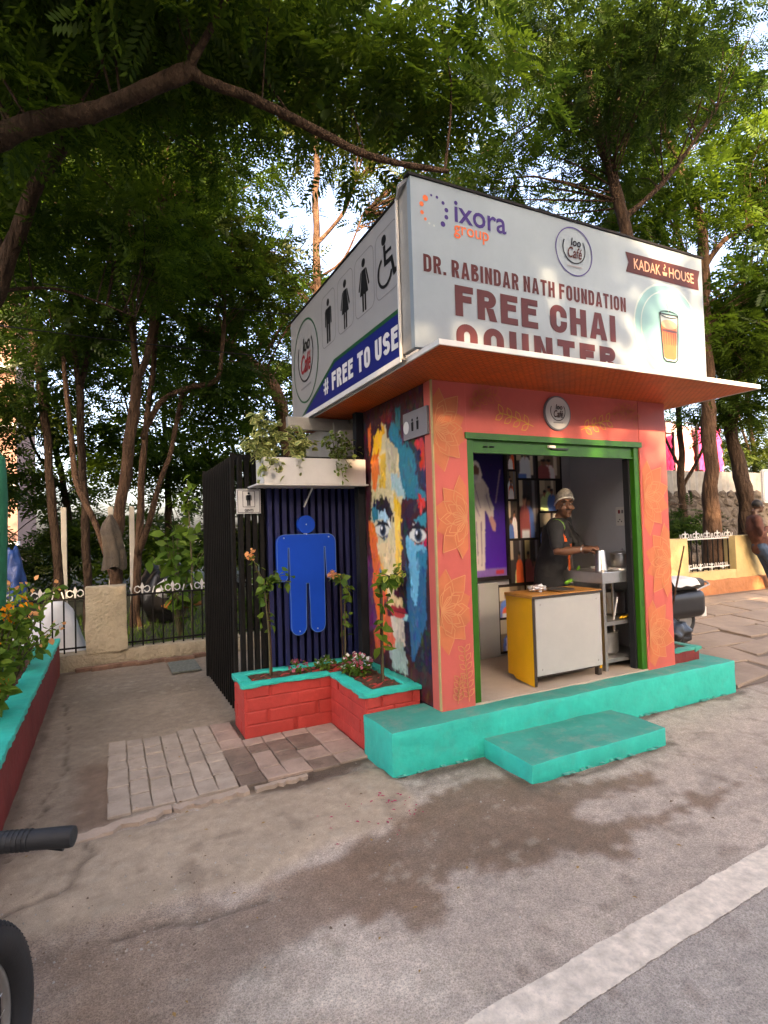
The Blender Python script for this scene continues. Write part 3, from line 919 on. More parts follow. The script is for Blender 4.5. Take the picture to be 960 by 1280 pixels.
# broken mortar strip along the pavers' lower edge
M['mortar'] = pmat('pale_mortar', (0.48, 0.375, 0.29), 0.9, 0.2, 6, 0.8, 30, dirt=0.3, dirtcol=(0.2, 0.14, 0.1), bdist=0.01)
r = random.Random(5)
for (xa, xb, ya, yb_, w) in ((-0.24, 0.30, 3.50, 3.62, 0.055), (0.31, 0.76, 3.60, 3.63, 0.05), (0.80, 1.15, 3.60, 3.62, 0.03)):
    n = 12
    pl = [(xa + (xb - xa) * k / n, ya + (yb_ - ya) * k / n - w * (0.5 + r.random())) for k in range(n + 1)]
    pu = [(xa + (xb - xa) * k / n, ya + (yb_ - ya) * k / n + w * (0.1 + 0.5 * r.random())) for k in range(n, -1, -1)]
    MB().prism(pl + pu, (0, 0, -0.02), (1, 0, 0), (0, 1, 0), (0, 0, 0.044)).build('mortar_strip', M['mortar'], fore)

# worn white edge line of the road
lw = []
n = 1100
r = random.Random(8)
xs_l = np.linspace(-2.3, 7.9, n)
K = 7
vs, qs = [], []
for i, x in enumerate(xs_l):
    yc = 1.6 + 0.0625 * (x - 1.03)
    for k in range(K):
        e = (float(fbm(np.array(x * 9.0), np.array(k * 3.3), 77)) - 0.5) * 0.018 if k in (0, K - 1) else 0.0
        e += (r.random() - 0.5) * 0.004
        vs.append((x, yc - 0.165 * k / (K - 1) + e, 0.0045))
for i in range(n - 1):
    for k in range(K - 1):
        a = i * K + k
        qs.append((a, a + 1, a + K + 1, a + K))
M['line_paint'] = pmat('worn_road_paint', (0.76, 0.66, 0.54), 0.8, 0.3, 14, 0.6, 160, dirt=0.9, dirtcol=(0.42, 0.37, 0.32), bdist=0.005)
tag(np_mesh('road_marking', np.array(vs), np.array(qs), M['line_paint']), kind='structure')
MURAL=[
((200,185,140),[(0.13,0.816),(0.22,0.897),(0.33,0.934),(0.42,0.917),(0.43,0.871),(0.6,0.822),(0.61,0.758),(0.68,0.726),(0.7,0.683),(0.63,0.633),(0.61,0.552),(0.08,0.555),(0.11,0.666)]),
((225,110,40),[(0.13,0.824),(0.28,0.83),(0.27,0.758),(0.19,0.687),(0.13,0.705)]),
((245,180,50),[(0.15,0.823),(0.2,0.887),(0.33,0.934),(0.37,0.91),(0.3,0.829)]),
((205,165,60),[(0.28,0.815),(0.4,0.822),(0.38,0.695),(0.26,0.7)]),
((175,165,135),[(0.4,0.87),(0.59,0.823),(0.59,0.758),(0.45,0.744),(0.4,0.822)]),
((225,175,40),[(0.5,0.679),(0.63,0.629),(0.61,0.552),(0.53,0.552)]),
((150,180,180),[(0.47,0.744),(0.68,0.733),(0.7,0.662),(0.59,0.658),(0.49,0.691)]),
((10,110,130),[(0.44,0.879),(0.52,0.926),(0.62,0.888),(0.65,0.837),(0.84,0.818),(0.89,0.775),(0.9,0.675),(1,0.662),(0.98,0.64),(0.82,0.644),(0.68,0.656),(0.61,0.758),(0.6,0.822)]),
((20,100,110),[(0.59,0.963),(0.66,0.959),(0.65,0.879),(0.57,0.904)]),
((35,35,60),[(0.73,0.833),(1.02,0.818),(0.99,0.662),(0.9,0.675),(0.85,0.791)]),
((190,50,40),[(0.82,0.833),(0.97,0.828),(1,0.806),(0.98,0.723),(0.93,0.733),(0.93,0.786)]),
((110,25,30),[(0.31,0.962),(0.53,0.962),(0.52,0.923),(0.31,0.935)]),
((20,110,130),[(0.11,0.638),(0.28,0.626),(0.26,0.592),(0.17,0.555),(0.12,0.586)]),
((150,190,205),[(0.23,0.628),(0.43,0.605),(0.43,0.582),(0.23,0.585)]),
((35,20,35),[(0.11,0.635),(0.2,0.66),(0.39,0.665),(0.48,0.611),(0.52,0.567),(0.47,0.56),(0.37,0.609),(0.18,0.625)]),
((45,20,45),[(0.64,0.587),(0.73,0.626),(0.9,0.649),(0.98,0.64),(0.98,0.614),(0.81,0.598),(0.68,0.551),(0.64,0.552)]),
((210,50,45),[(0.87,0.64),(0.98,0.646),(0.98,0.614),(0.89,0.603)]),
((30,130,145),[(0.81,0.577),(0.99,0.601),(0.98,0.549),(0.86,0.563)]),
((225,105,45),[(0.07,0.937),(0.14,0.931),(0.13,0.84),(0.09,0.827)]),
((205,190,150),[(0.14,0.585),(0.63,0.578),(0.64,0.496),(0.53,0.41),(0.3,0.395),(0.18,0.465)]),
((225,105,45),[(0.05,0.586),(0.13,0.575),(0.17,0.556),(0.2,0.465),(0.33,0.37),(0.34,0.282),(0.19,0.328),(0.11,0.408),(0.05,0.515)]),
((90,45,85),[(-0.02,0.452),(0.11,0.431),(0.2,0.31),(0.27,0.202),(-0.01,0.158),(-0.03,0.347)]),
((225,175,45),[(0.53,0.579),(0.63,0.578),(0.64,0.471),(0.53,0.453)]),
((240,175,50),[(0.44,0.46),(0.56,0.504),(0.64,0.471),(0.61,0.405),(0.49,0.401)]),
((40,25,45),[(0.65,0.578),(0.8,0.576),(0.73,0.533),(0.69,0.496),(0.72,0.456),(0.73,0.408),(0.78,0.386),(0.54,0.36),(0.58,0.287),(0.68,0.252),(0.71,0.214),(0.67,0.435)]),
((95,165,190),[(0.68,0.533),(0.81,0.505),(0.98,0.491),(0.98,0.438),(0.9,0.359),(0.8,0.307),(0.78,0.386),(0.73,0.408),(0.69,0.48)]),
((20,110,140),[(0.83,0.474),(0.98,0.483),(0.97,0.415),(0.88,0.358),(0.82,0.34)]),
((170,45,50),[(0.81,0.521),(0.93,0.536),(0.99,0.551),(0.99,0.506),(0.9,0.498),(0.82,0.501)]),
((200,120,80),[(0.78,0.525),(0.84,0.521),(0.88,0.505),(0.81,0.505)]),
((210,210,200),[(0.17,0.556),(0.28,0.578),(0.44,0.577),(0.46,0.555),(0.36,0.538),(0.21,0.538)]),
((25,22,30),[(0.29,0.583),(0.39,0.581),(0.39,0.555),(0.34,0.547),(0.29,0.556)]),
((60,90,110),[(0.2,0.565),(0.25,0.583),(0.28,0.556),(0.24,0.545)]),
((220,215,205),[(0.77,0.549),(0.84,0.568),(0.93,0.548),(0.9,0.525),(0.81,0.533)]),
((25,25,50),[(0.82,0.564),(0.89,0.569),(0.92,0.551),(0.89,0.535),(0.83,0.538)]),
((70,90,110),[(0.32,0.533),(0.41,0.542),(0.39,0.516),(0.31,0.507)]),
((20,110,140),[(0.2,0.406),(0.31,0.404),(0.3,0.368),(0.22,0.361)]),
((230,200,140),[(0.38,0.363),(0.54,0.36),(0.55,0.302),(0.47,0.281),(0.36,0.265)]),
((30,25,40),[(0.78,0.307),(0.97,0.412),(0.99,0.107),(0.82,0.086),(0.66,0.138),(0.68,0.252)]),
((150,30,40),[(0.4,0.267),(0.53,0.286),(0.68,0.277),(0.64,0.254),(0.47,0.255)]),
((200,190,175),[(0.36,0.239),(0.66,0.255),(0.64,0.217),(0.5,0.193),(0.37,0.205)]),
((130,180,190),[(0.58,0.249),(0.66,0.255),(0.64,0.217),(0.59,0.205)]),
((40,20,30),[(0.48,0.188),(0.67,0.199),(0.73,0.176),(0.6,0.16)]),
((190,80,50),[(0.08,0.165),(0.34,0.273),(0.37,0.165),(0.26,0.098),(0.11,0.103)]),
((170,180,160),[(0.35,0.195),(0.46,0.186),(0.58,0.159),(0.61,0.108),(0.41,0.105),(0.33,0.162)]),
((110,170,190),[(0.58,0.167),(0.63,0.167),(0.63,0.109),(0.58,0.109)]),
((20,90,120),[(0.76,0.226),(0.83,0.236),(0.83,0.2),(0.77,0.195)]),
((200,50,45),[(0.19,0.328),(0.29,0.35),(0.32,0.298),(0.26,0.277)]),
((60,110,130),[(0.35,0.203),(0.41,0.191),(0.45,0.117),(0.36,0.117)])]

# ------------------------------------------------------------------ plinth with step
XA, XB, YA, YB = 2.13, 4.67, 3.48, 4.71        # kiosk plan
ZT = 2.73                                     # underside of the canopy
def rough_block(x0, x1, y0, y1, z0, z1, seed, amp=0.008, step=0.07, lumps=0.0):
    """hand-plastered block: subdivided box with wavering faces and rounded arrises"""
    bm = bmesh.new()
    bmesh.ops.create_cube(bm, size=1)
    for v in bm.verts:
        v.co = Vector(((x0 + x1) / 2 + v.co.x * (x1 - x0), (y0 + y1) / 2 + v.co.y * (y1 - y0), (z0 + z1) / 2 + v.co.z * (z1 - z0)))
    bmesh.ops.bevel(bm, geom=bm.edges[:], offset=0.012, segments=2, affect='EDGES', profile=0.6)
    for ax_, (a, b) in enumerate(((x0, x1), (y0, y1), (z0, z1))):
        k = max(1, int((b - a) / step))
        for i in range(1, k):
            co = [0, 0, 0]; co[ax_] = a + (b - a) * i / k
            no = [0, 0, 0]; no[ax_] = 1
            bmesh.ops.bisect_plane(bm, geom=bm.verts[:] + bm.edges[:] + bm.faces[:], plane_co=co, plane_no=no)
    from mathutils import noise as mn
    for v in bm.verts:
        q = v.co * 5 + Vector((seed * 3.1, seed, 0))
        dv = Vector((mn.noise(q), mn.noise(q + Vector((9, 0, 0))), mn.noise(q + Vector((0, 9, 0)))))
        v.co += dv * amp
    bm.verts.index_update()
    mb = MB()
    mb.add([v.co[:] for v in bm.verts], [[v.index for v in f.verts] for f in bm.faces])
    bm.free()
    return mb
plinth = thing('plinth', 'long teal painted concrete plinth with a low step, carrying the kiosk', 'plinth', (3.4, 3.3, 0))
pb = rough_block(1.63, 5.27, 3.30, 3.755, -0.03, 0.30, 1)
po = pb.build('platform', [M['teal'], M['teal_worn']], plinth, smooth='auto')
for f in po.data.polygons:
    f.material_index = 1 if f.normal.z > 0.7 else 0
sb = rough_block(2.36, 3.63, 2.80, 3.32, -0.03, 0.125, 2, amp=0.011)
so = sb.build('step', [M['teal'], M['teal_worn']], plinth, smooth='auto')
for f in so.data.polygons:
    f.material_index = 1 if f.normal.z > 0.7 else 0
M['splash'] = pmat('paint_splash', (0.10, 0.42, 0.33), 0.8, 0.3, 20, 0.3, 60)
r = random.Random(4)
sp = MB()
for (xa, xb, y) in ((1.66, 2.36, 3.29), (2.4, 3.58, 2.79), (3.64, 5.2, 3.29)):
    k = int((xb - xa) / 0.03)
    for i in range(k):
        if r.random() < 0.3:
            x = xa + (xb - xa) * i / k
            sp.add([(x, y + 0.01, 0.017), (x, y - 0.008 - r.random() * 0.03, 0.017), (x + 0.035, y - 0.008 - r.random() * 0.03, 0.017), (x + 0.035, y + 0.01, 0.017)], [(0, 1, 2, 3)])
tag(sp.build('paint_drips', M['splash'], plinth, fix=False), kind='stuff')

# ------------------------------------------------------------------ kiosk
kiosk = thing('kiosk', 'small coral orange tea kiosk with green framed opening and flat orange canopy', 'kiosk', (3.4, 4.1, 0.3))
O1, O2, OZ = 2.43, 4.31, 2.34
pl = MB().box(XA, O1, YA, YA + 0.12, 0.29, ZT).build('pillar', M['coral'], kiosk, bevel=0.006)
pr = MB().box(O2, XB, YA, YA + 0.12, 0.29, ZT).build('pillar', M['coral'], kiosk, bevel=0.006)
lt = MB().box(O1, O2, YA + 0.004, YA + 0.12, OZ, ZT).build('lintel', M['coral'], kiosk)
sw = MB().box(XA + 0.004, XA + 0.10, YA + 0.12, YB, 0.02, ZT).build('side_wall', M['dark_panel'], kiosk)
MB().box(XA - 0.004, XA + 0.006, YA - 0.003, YA + 0.02, 0.31, ZT).build('corner_strip', M['plaster_warm'], kiosk)
MB().box(XB - 0.08, XB - 0.004, YA + 0.12, YB, 0.02, ZT).build('right_wall', M['coral'], kiosk)
MB().box(XA + 0.1, XB - 0.08, 4.60, YB, 0.02, ZT).build('back_wall', M['inside_grey'], kiosk)
MB().box(XB - 0.10, XB - 0.082, YA + 0.124, 4.598, 0.30, ZT).build('wall_lining', M['inside_grey'], kiosk)
MB().box(XA + 0.102, XA + 0.115, YA + 0.124, 4.598, 0.30, ZT).build('wall_lining', M['inside_grey'], kiosk)
MB().box(XA + 0.10, XB - 0.08, YA + 0.003, 4.60, 0.20, 0.312).build('floor', M['floor_tan'], kiosk)
MB().box(XA + 0.115, XB - 0.10, YA + 0.124, 4.598, 2.60, 2.625).build('ceiling', M['white'], kiosk)
# toilet block behind the kiosk, under the same canopy
MB().box(XA + 0.02, XB - 0.02, YB, 5.88, 0.0, ZT).build('rear_block', M['cream_wall'], kiosk)
MB().box(1.95, XA + 0.02, 5.0, 5.88, 2.33, ZT - 0.05).build('rear_fascia', M['grey_metal'], kiosk)
MB().box(XA - 0.07, XA + 0.003, 4.72, 4.80, 0.3, ZT).build('corner_post', M['dark_panel'], kiosk)

# canopy with white edging
cn = MB().box(1.775, 4.925, 2.785, 5.915, ZT, ZT + 0.028).build('canopy', M['canopy'], kiosk)
for (a, b, cc, d) in ((1.76, 4.94, 2.770, 2.785), (1.76, 1.775, 2.785, 5.92), (4.925, 4.94, 2.785, 5.92)):
    MB().box(a, b, cc, d, ZT - 0.003, ZT + 0.030).build('edging', M['white'], cn)
# roller-shutter frame
fr = MB().box(O1 - 0.02, O1 + 0.062, YA + 0.012, YA + 0.10, 0.305, OZ - 0.002).build('door_frame', M['green'], kiosk, bevel=0.004)
MB().box(O2 - 0.062, O2 + 0.02, YA + 0.012, YA + 0.10, 0.305, OZ - 0.002).build('jamb', M['green'], fr, bevel=0.004)
hd = MB().box(O1 - 0.02, O2 + 0.02, YA - 0.012, YA + 0.11, OZ - 0.035, OZ + 0.012)
hd.box(O1 + 0.055, O2 - 0.055, YA + 0.03, YA + 0.13, OZ - 0.125, OZ - 0.036)
hd.box(O1 + 0.055, O2 - 0.055, YA + 0.022, YA + 0.04, OZ - 0.135, OZ - 0.12)
hd.build('shutter_box', M['green'], fr)
MB().box(3.28, 3.46, YA + 0.008, YA + 0.03, OZ - 0.085, OZ - 0.072).build('shutter_handle', M['plastic_black'], fr)
MB().bbox(3.25, 3.32, YA + 0.006, YA + 0.03, OZ - 0.075, OZ - 0.052, 0.004).build('latch', M['plastic_white'], fr)
for x in (2.62, 2.68):
    MB().lathe([(0.02, 0), (0.022, 0.006), (0.012, 0.01)], (x, YA + 0.026, OZ - 0.09), 10).build('bolt_hole', M['plastic_black'], fr)
MB().box(O2 - 0.088, O2 - 0.064, YA + 0.06, YA + 0.12, 0.312, OZ - 0.13).build('shutter_guide', M['dark_panel'], fr)

# painted flowers on the pillars
def petal(mbf, mbl, cxy, ang, L, W, xr, zr, plane_y):
    ca, sa = math.cos(ang), math.sin(ang)
    out = []
    for t, w in ((0, 0), (0.25, 0.62), (0.5, 1.0), (0.72, 0.72), (1.0, 0), (0.72, -0.72), (0.5, -1.0), (0.25, -0.62)):
        x, z = cxy[0] + ca * t * L - sa * w * W, cxy[1] + sa * t * L + ca * w * W
        out.append((x, z))
    cl = [(min(max(x, xr[0]), xr[1]), min(max(z, zr[0]), zr[1])) for x, z in out]
    mbf.append(cl)
    for p, q in zip(out, out[1:] + out[:1]):
        if all(xr[0] < a[0] < xr[1] and zr[0] < a[1] < zr[1] for a in (p, q)):
            mbl.band([p, q], 0.0065, (0, plane_y - 0.0070 - 0.00025 * len(mbf), 0), (1, 0, 0), (0, 0, 1))
def flower(parent, cxy, a0, a1, xr, R=0.29):
    fills, ln = [], MB()
    for k in range(6):
        a = a0 + (a1 - a0) * k / 5
        petal(fills, ln, cxy, a, R * (1.0 if k % 2 == 0 else 0.92), R * 0.27, xr, (0.32, ZT - 0.01), YA)
    for k in range(5):
        a = a0 + (a1 - a0) * (k + 0.5) / 5
        petal(fills, ln, cxy, a, R * 0.58, R * 0.15, xr, (0.32, ZT - 0.01), YA)
    o = None
    for k, f in enumerate(fills):
        z = YA - 0.003 - 0.0003 * k
        mb = MB().sheet(f, (0, z, 0), (1, 0, 0), (0, 0, 1))
        if o is None:
            acc = mb
            o = 1
        else:
            acc.add(mb.v, mb.f)
    fo = acc.build('flower_motif', M['motif'], parent, fix=False)
    ln.build('flower_outline', M['motif_line'], parent, fix=False)
H = math.pi / 2
xl, xr_ = (XA + 0.006, O1 - 0.022), (O2 + 0.022, XB - 0.008)
flower(pl, (XA + 0.01, 2.37), -H * 0.85, H * 0.9, xl, 0.33)
flower(pl, (O1 - 0.03, 1.70), H * 1.1, H * 2.9, xl, 0.33)
flower(pl, (XA + 0.02, 1.03), -H * 0.9, H * 0.9, xl, 0.33)
flower(pr, (O2 + 0.03, 1.86), -H * 0.9, H * 0.9, xr_, 0.36)
flower(pr, (XB - 0.02, 1.26), H * 1.1, H * 2.9, xr_, 0.36)
flower(pr, (O2 + 0.03, 0.62), -H * 0.9, H * 0.9, xr_, 0.33)
def sprig(parent, p0, p1, n, mat, L=0.06, w=0.0065, full=False):
    mb = MB()
    o, ux, uy = (0, YA - 0.005, 0), (1, 0, 0), (0, 0, 1)
    pts = [(p0[0] + (p1[0] - p0[0]) * t, p0[1] + (p1[1] - p0[1]) * t + 0.012 * math.sin(t * 3)) for t in [i / 8 for i in range(9)]]
    mb.band(pts, w, o, ux, uy)
    base = math.atan2(p1[1] - p0[1], p1[0] - p0[0])
    for i in range(n):
        t = (i + 0.6) / n
        c0 = (p0[0] + (p1[0] - p0[0]) * t, p0[1] + (p1[1] - p0[1]) * t)
        for s in (1, -1):
            a = base + s * 0.85
            lp = []
            for tt, ww in ((0, 0), (0.3, 0.22), (0.65, 0.25), (1, 0), (0.65, -0.25), (0.3, -0.22), (0, 0)):
                lp.append((c0[0] + L * (math.cos(a) * tt - math.sin(a) * ww), c0[1] + L * (math.sin(a) * tt + math.cos(a) * ww)))
            mb.band(lp, w, o, ux, uy)
    mb.build('leaf_motif', mat, parent, fix=False)
sprig(lt, (3.08, 2.43), (2.74, 2.52), 4, M['sprig'], 0.085)
sprig(lt, (3.60, 2.43), (3.94, 2.53), 4, M['sprig'], 0.085)
sprig(pl, (2.37, 0.34), (2.34, 0.74), 6, M['motif_line'], 0.07)
sprig(pl, (2.27, 0.34), (2.29, 0.52), 4, M['motif_line'], 0.06)
sprig(lt, (2.46, 2.60), (2.72, 2.66), 4, M['motif'], 0.08)
sprig(lt, (2.46, 2.50), (2.60, 2.69), 3, M['motif'], 0.08)
sprig(lt, (3.95, 2.58), (4.28, 2.64), 4, M['motif'], 0.08)
sprig(lt, (4.05, 2.69), (4.29, 2.55), 3, M['motif'], 0.08)

def loo_logo(parent, c, R, o, ux, uy, step, ringmat, tip, oval=1.0, plate=None):
    """round cafe emblem: rim ring, smile arc and two lines of script"""
    e = lambda k: tuple(a + b * k for a, b in zip(o, step))
    if plate:
        MB().disc(c, R, R * oval, e(1), ux, uy).build('emblem_plate', plate, parent, fix=False)
    MB().ring(c, R, R * oval, e(2), ux, uy, R * 0.045).build('emblem_ring', ringmat, parent, fix=False)
    MB().ring((c[0], c[1] + R * 0.12 * oval), R * 0.62, R * 0.62 * oval, e(2), ux, uy, R * 0.05, 40, math.radians(150), math.radians(395)).build('emblem_arc', M['ink_black'], parent, fix=False)
    text('lettering', 'loo', (c[0] - R * 0.18, c[1] + R * 0.22 * oval, c[0] + R * 0.38, c[1] + R * 0.56 * oval), e(3), ux, uy, M['ink_black'], parent, 0.02, 0.2)
    text('lettering', 'Café', (c[0] - R * 0.36, c[1] - R * 0.28 * oval, c[0] + R * 0.42, c[1] + R * 0.18 * oval), e(3), ux, uy, tip, parent, 0.015, 0.25)
    MB().band([(c[0] - R * 0.4, c[1] - R * 0.62 * oval), (c[0] + R * 0.4, c[1] - R * 0.60 * oval)], R * 0.05, e(2), ux, uy).build('emblem_line', M['ink_grey'], parent, fix=False)
FX, FZ = (1, 0, 0), (0, 0, 1)
eb = thing('round_emblem', 'round white cafe emblem fixed on the coral lintel above the opening', 'sign', (3.34, 3.478, 2.42))
MB().prism([(3.34 + 0.145 * math.cos(2 * math.pi * k / 40), 2.555 + 0.145 * math.sin(2 * math.pi * k / 40)) for k in range(40)], (0, YA + 0.003, 0), FX, FZ, (0, -0.012, 0)).build('plate', M['ink_grey'], eb)
loo_logo(eb, (3.34, 2.555), 0.132, (0, YA - 0.0095, 0), FX, FZ, (0, -0.0015, 0), M['plastic_white'], M['ink_maroon'], 1.0, M['plastic_white'])

# ------------------------------------------------------------------ mural on the side wall
cv = Canvas(120, 320, (62, 20, 30))
for colr, pts in MURAL:
    cv.poly(pts, colr)
for colr, pts in [((215, 100, 45), [(0.10, 0.52), (0.20, 0.44), (0.30, 0.28), (0.36, 0.15), (0.24, 0.12), (0.10, 0.30)]), ((222, 196, 148), [(0.20, 0.50), (0.50, 0.50), (0.53, 0.37), (0.40, 0.29), (0.26, 0.36)]),
        ((235, 150, 70), [(0.20, 0.47), (0.30, 0.42), (0.36, 0.31), (0.28, 0.33)]), ((245, 195, 80), [(0.52, 0.60), (0.60, 0.60), (0.60, 0.37), (0.52, 0.345)]), ((60, 40, 62), [(0.61, 0.58), (0.68, 0.54), (0.67, 0.37), (0.60, 0.335)]),
        ((70, 30, 34), [(0.45, 0.338), (0.60, 0.334), (0.58, 0.318), (0.47, 0.322)]), ((228, 192, 138), [(0.40, 0.316), (0.60, 0.314), (0.62, 0.28), (0.40, 0.28)]), ((30, 88, 125), [(0.68, 0.42), (0.96, 0.42), (0.94, 0.25), (0.76, 0.12), (0.62, 0.14), (0.68, 0.27)]),
        ((90, 160, 190), [(0.72, 0.44), (0.88, 0.44), (0.82, 0.30), (0.74, 0.32)]), ((205, 190, 170), [(0.40, 0.24), (0.64, 0.24), (0.62, 0.17), (0.46, 0.15)]), ((200, 90, 60), [(0.30, 0.24), (0.40, 0.24), (0.46, 0.14), (0.36, 0.12)]),
        ((24, 22, 40), [(0.62, 0.24), (0.70, 0.24), (0.72, 0.13), (0.60, 0.13)]), ((150, 170, 160), [(0.36, 0.13), (0.62, 0.14), (0.66, 0.06), (0.40, 0.06)])]:
    cv.poly(pts, colr)
cv.strokes(650, 0.026, 0.010, 0.25, 3, 0.75, 0.55)
EYES = [((0.30, 0.543), 1), ((0.86, 0.525), 1)]
cv.strokes(1100, 0.016, 0.0035, 0.35, 4, 0.6, 0.55)
for (u, v), s in EYES:
    cv.ell((u, v), (0.12, 0.022), (205, 205, 195))
    cv.ell((u + 0.01, v + 0.002), (0.055, 0.022), (50, 70, 90))
    cv.ell((u + 0.01, v + 0.002), (0.032, 0.014), (10, 10, 16))
    cv.ell((u - 0.01, v + 0.010), (0.014, 0.006), (235, 235, 235))
    cv.poly([(u - 0.16, v + 0.012), (u - 0.05, v + 0.034), (u + 0.09, v + 0.030), (u + 0.15, v + 0.006), (u + 0.07, v + 0.020), (u - 0.05, v + 0.023)], (18, 14, 22))
    cv.poly([(u - 0.13, v - 0.004), (u, v - 0.024), (u + 0.13, v - 0.006), (u, v - 0.031)], (40, 22, 34))
cv.poly([(0.36, 0.268), (0.46, 0.283), (0.52, 0.277), (0.58, 0.283), (0.68, 0.264), (0.52, 0.262)], (160, 32, 42))
cv.poly([(0.38, 0.262), (0.66, 0.260), (0.58, 0.243), (0.48, 0.243)], (198, 66, 62))
cv.poly([(0.36, 0.267), (0.52, 0.265), (0.68, 0.264), (0.52, 0.260)], (50, 12, 20))
cv.a = np.clip(cv.a * 1.1 + 0.006, 0, 1)
cv.a = blur(cv.a, 1)
mu = grid('mural', 120, 320, (XA + 0.001, YB - 0.003, 0.31), (0, -(YB - YA - 0.123), 0), (0, 0, ZT - 0.315), cv.a, PRINT, sw)
tag(mu, 'painted mural of a face in bold multicoloured strokes')
sg = thing('small_sign', 'small grey toilet sign plate high on the mural wall under the canopy', 'sign', (2.12, 3.7, 2.33))
MB().box(2.108, 2.127, 3.52, 3.89, 2.335, 2.545).build('plate', M['ink_grey'], sg)
SO, SU = (2.106, 0, 0), (0, -1, 0)
MB().disc((-3.84, 2.43), 0.045, 0.05, SO, SU, FZ, 24).build('emblem', M['plastic_white'], sg, fix=False)
pic = MB()
for y in (3.74, 3.66):
    pic.disc((-y, 2.475), 0.012, 0.012, SO, SU, FZ, 12)
    pic.sheet([(-y - 0.014, 2.39), (-y + 0.014, 2.39), (-y + 0.018, 2.458), (-y - 0.018, 2.458)], SO, SU, FZ)
pic.build('pictogram', M['ink_black'], sg, fix=False)

# ------------------------------------------------------------------ rooftop billboard
bb = thing('billboard', 'large white free chai counter billboard box on top of the kiosk canopy', 'billboard', (3.1, 4.2, 2.77))
fp = MB().box(1.72, 4.56, 2.985, 3.03, 2.772, 3.86).build('front_panel', M['vinyl'], bb)
sp_ = MB().box(1.718, 1.75, 3.165, 5.57, 2.742, 3.80).build('side_panel', M['vinyl_side'], bb)
MB().box(1.726, 1.76, 3.031, 3.164, 2.775, 3.845).build('corner_return', M['grey_metal'], bb)
MB().box(4.52, 4.558, 3.031, 5.55, 2.772, 3.80).build('end_panel', M['grey_metal'], bb)
MB().box(1.751, 4.519, 5.53, 5.56, 2.772, 3.80).build('back_panel', M['grey_metal'], bb)
MB().box(1.70, 4.575, 2.975, 3.04, 3.861, 3.878).build('top_trim', M['black_iron'], bb)
MB().box(1.712, 1.745, 3.05, 5.58, 3.846, 3.858).build('top_trim', M['black_iron'], bb) if False else MB().box(1.708, 1.752, 3.165, 5.58, 3.801, 3.816).build('top_trim', M['black_iron'], bb)
MB().box(1.705, 1.716, 3.16, 5.60, 2.722, 2.762).build('bottom_trim', M['white'], bb)
MB().box(1.704, 1.72, 3.155, 3.168, 2.745, 3.80).build('edge_trim', M['white'], bb)
fold = MB().tube([(1.722, 3.02, 3.86), (1.70, 3.09, 3.84), (1.715, 3.16, 3.80)], [0.012, 0.02, 0.008], 6).build('loose_flap', M['vinyl_side'], bb)
FO = (0, 2.982, 0)
def fo(k): return (0, 2.9835 - 0.0015 * k, 0)
# printed tea cup roundel
MB().disc((4.09, 3.19), 0.40, 0.375, fo(1), FX, FZ).build('roundel', M['vinyl_pale'], fp, fix=False)
MB().disc((4.09, 3.19), 0.385, 0.36, fo(2), FX, FZ).build('roundel_ring', M['vinyl_aqua'], fp, fix=False)
MB().disc((4.09, 3.19), 0.325, 0.31, fo(3), FX, FZ).build('roundel_ring', M['vinyl_pale'], fp, fix=False)
MB().disc((4.09, 3.19), 0.315, 0.30, fo(4), FX, FZ).build('roundel_centre', M['vinyl_aqua'], fp, fix=False)
gl = [(3.985, 3.31), (4.205, 3.31), (4.18, 2.95), (4.15, 2.925), (4.04, 2.925), (4.01, 2.95)]
MB().sheet(gl, fo(5), FX, FZ).build('glass_print', M['vinyl_pale'], fp, fix=False)
MB().sheet([(4.0, 3.225), (4.19, 3.225), (4.168, 2.96), (4.142, 2.945), (4.048, 2.945), (4.022, 2.96)], fo(6), FX, FZ).build('tea_print', M['tea'], fp, fix=False)
MB().disc((4.095, 3.228), 0.096, 0.038, fo(7), FX, FZ).build('foam_print', M['tea_foam'], fp, fix=False)
dk = MB()
for k in range(6):
    x = 4.022 + k * 0.0285
    dk.sheet([(x, 3.16), (x + 0.009, 3.16), (x + 0.008, 3.06), (x + 0.002, 3.06)], fo(7), FX, FZ)
dk.sheet([(4.006, 3.185), (4.186, 3.185), (4.184, 3.165), (4.008, 3.165)], fo(7), FX, FZ)
dk.build('tea_shade_print', M['tea_dark'], fp, fix=False)
ol = MB().band(gl + gl[:1], 0.008, fo(8), FX, FZ)
ol.ring((4.095, 3.31), 0.112, 0.03, fo(8), FX, FZ, 0.007)
ol.build('glass_outline', M['ink_black'], fp, fix=False)
MB().band([(4.09, 3.33), (4.10, 3.37), (4.075, 3.41), (4.09, 3.44)], 0.007, fo(8), FX, FZ).build('steam_print', M['ink_white'], fp, fix=False)
# ribbon
MB().sheet([(3.632, 3.745), (4.525, 3.75), (4.497, 3.665), (4.505, 3.58), (3.628, 3.588), (3.66, 3.665)], fo(1), FX, FZ).build('ribbon', M['ink_maroon'], fp, fix=False)
text('lettering', 'KADAK', (3.72, 3.625, 4.03, 3.71), fo(2), FX, FZ, M['tea_foam'], fp, 0.01)
text('lettering', 'HOUSE', (4.13, 3.625, 4.44, 3.71), fo(2), FX, FZ, M['tea_foam'], fp, 0.01)
MB().sheet([(4.05, 3.66), (4.11, 3.66), (4.10, 3.63), (4.06, 3.63)], fo(2), FX, FZ).add(*[(lambda q: (q.v, q.f))(MB().band([(4.08, 3.67), (4.07, 3.69), (4.09, 3.705), (4.08, 3.725)], 0.008, fo(2), FX, FZ))][0]).build('cup_print', M['tea_foam'], fp, fix=False)
loo_logo(fp, (3.09, 3.637), 0.182, (0, 2.9835, 0), FX, FZ, (0, -0.0015, 0), M['ink_purple'], M['ink_maroon'])
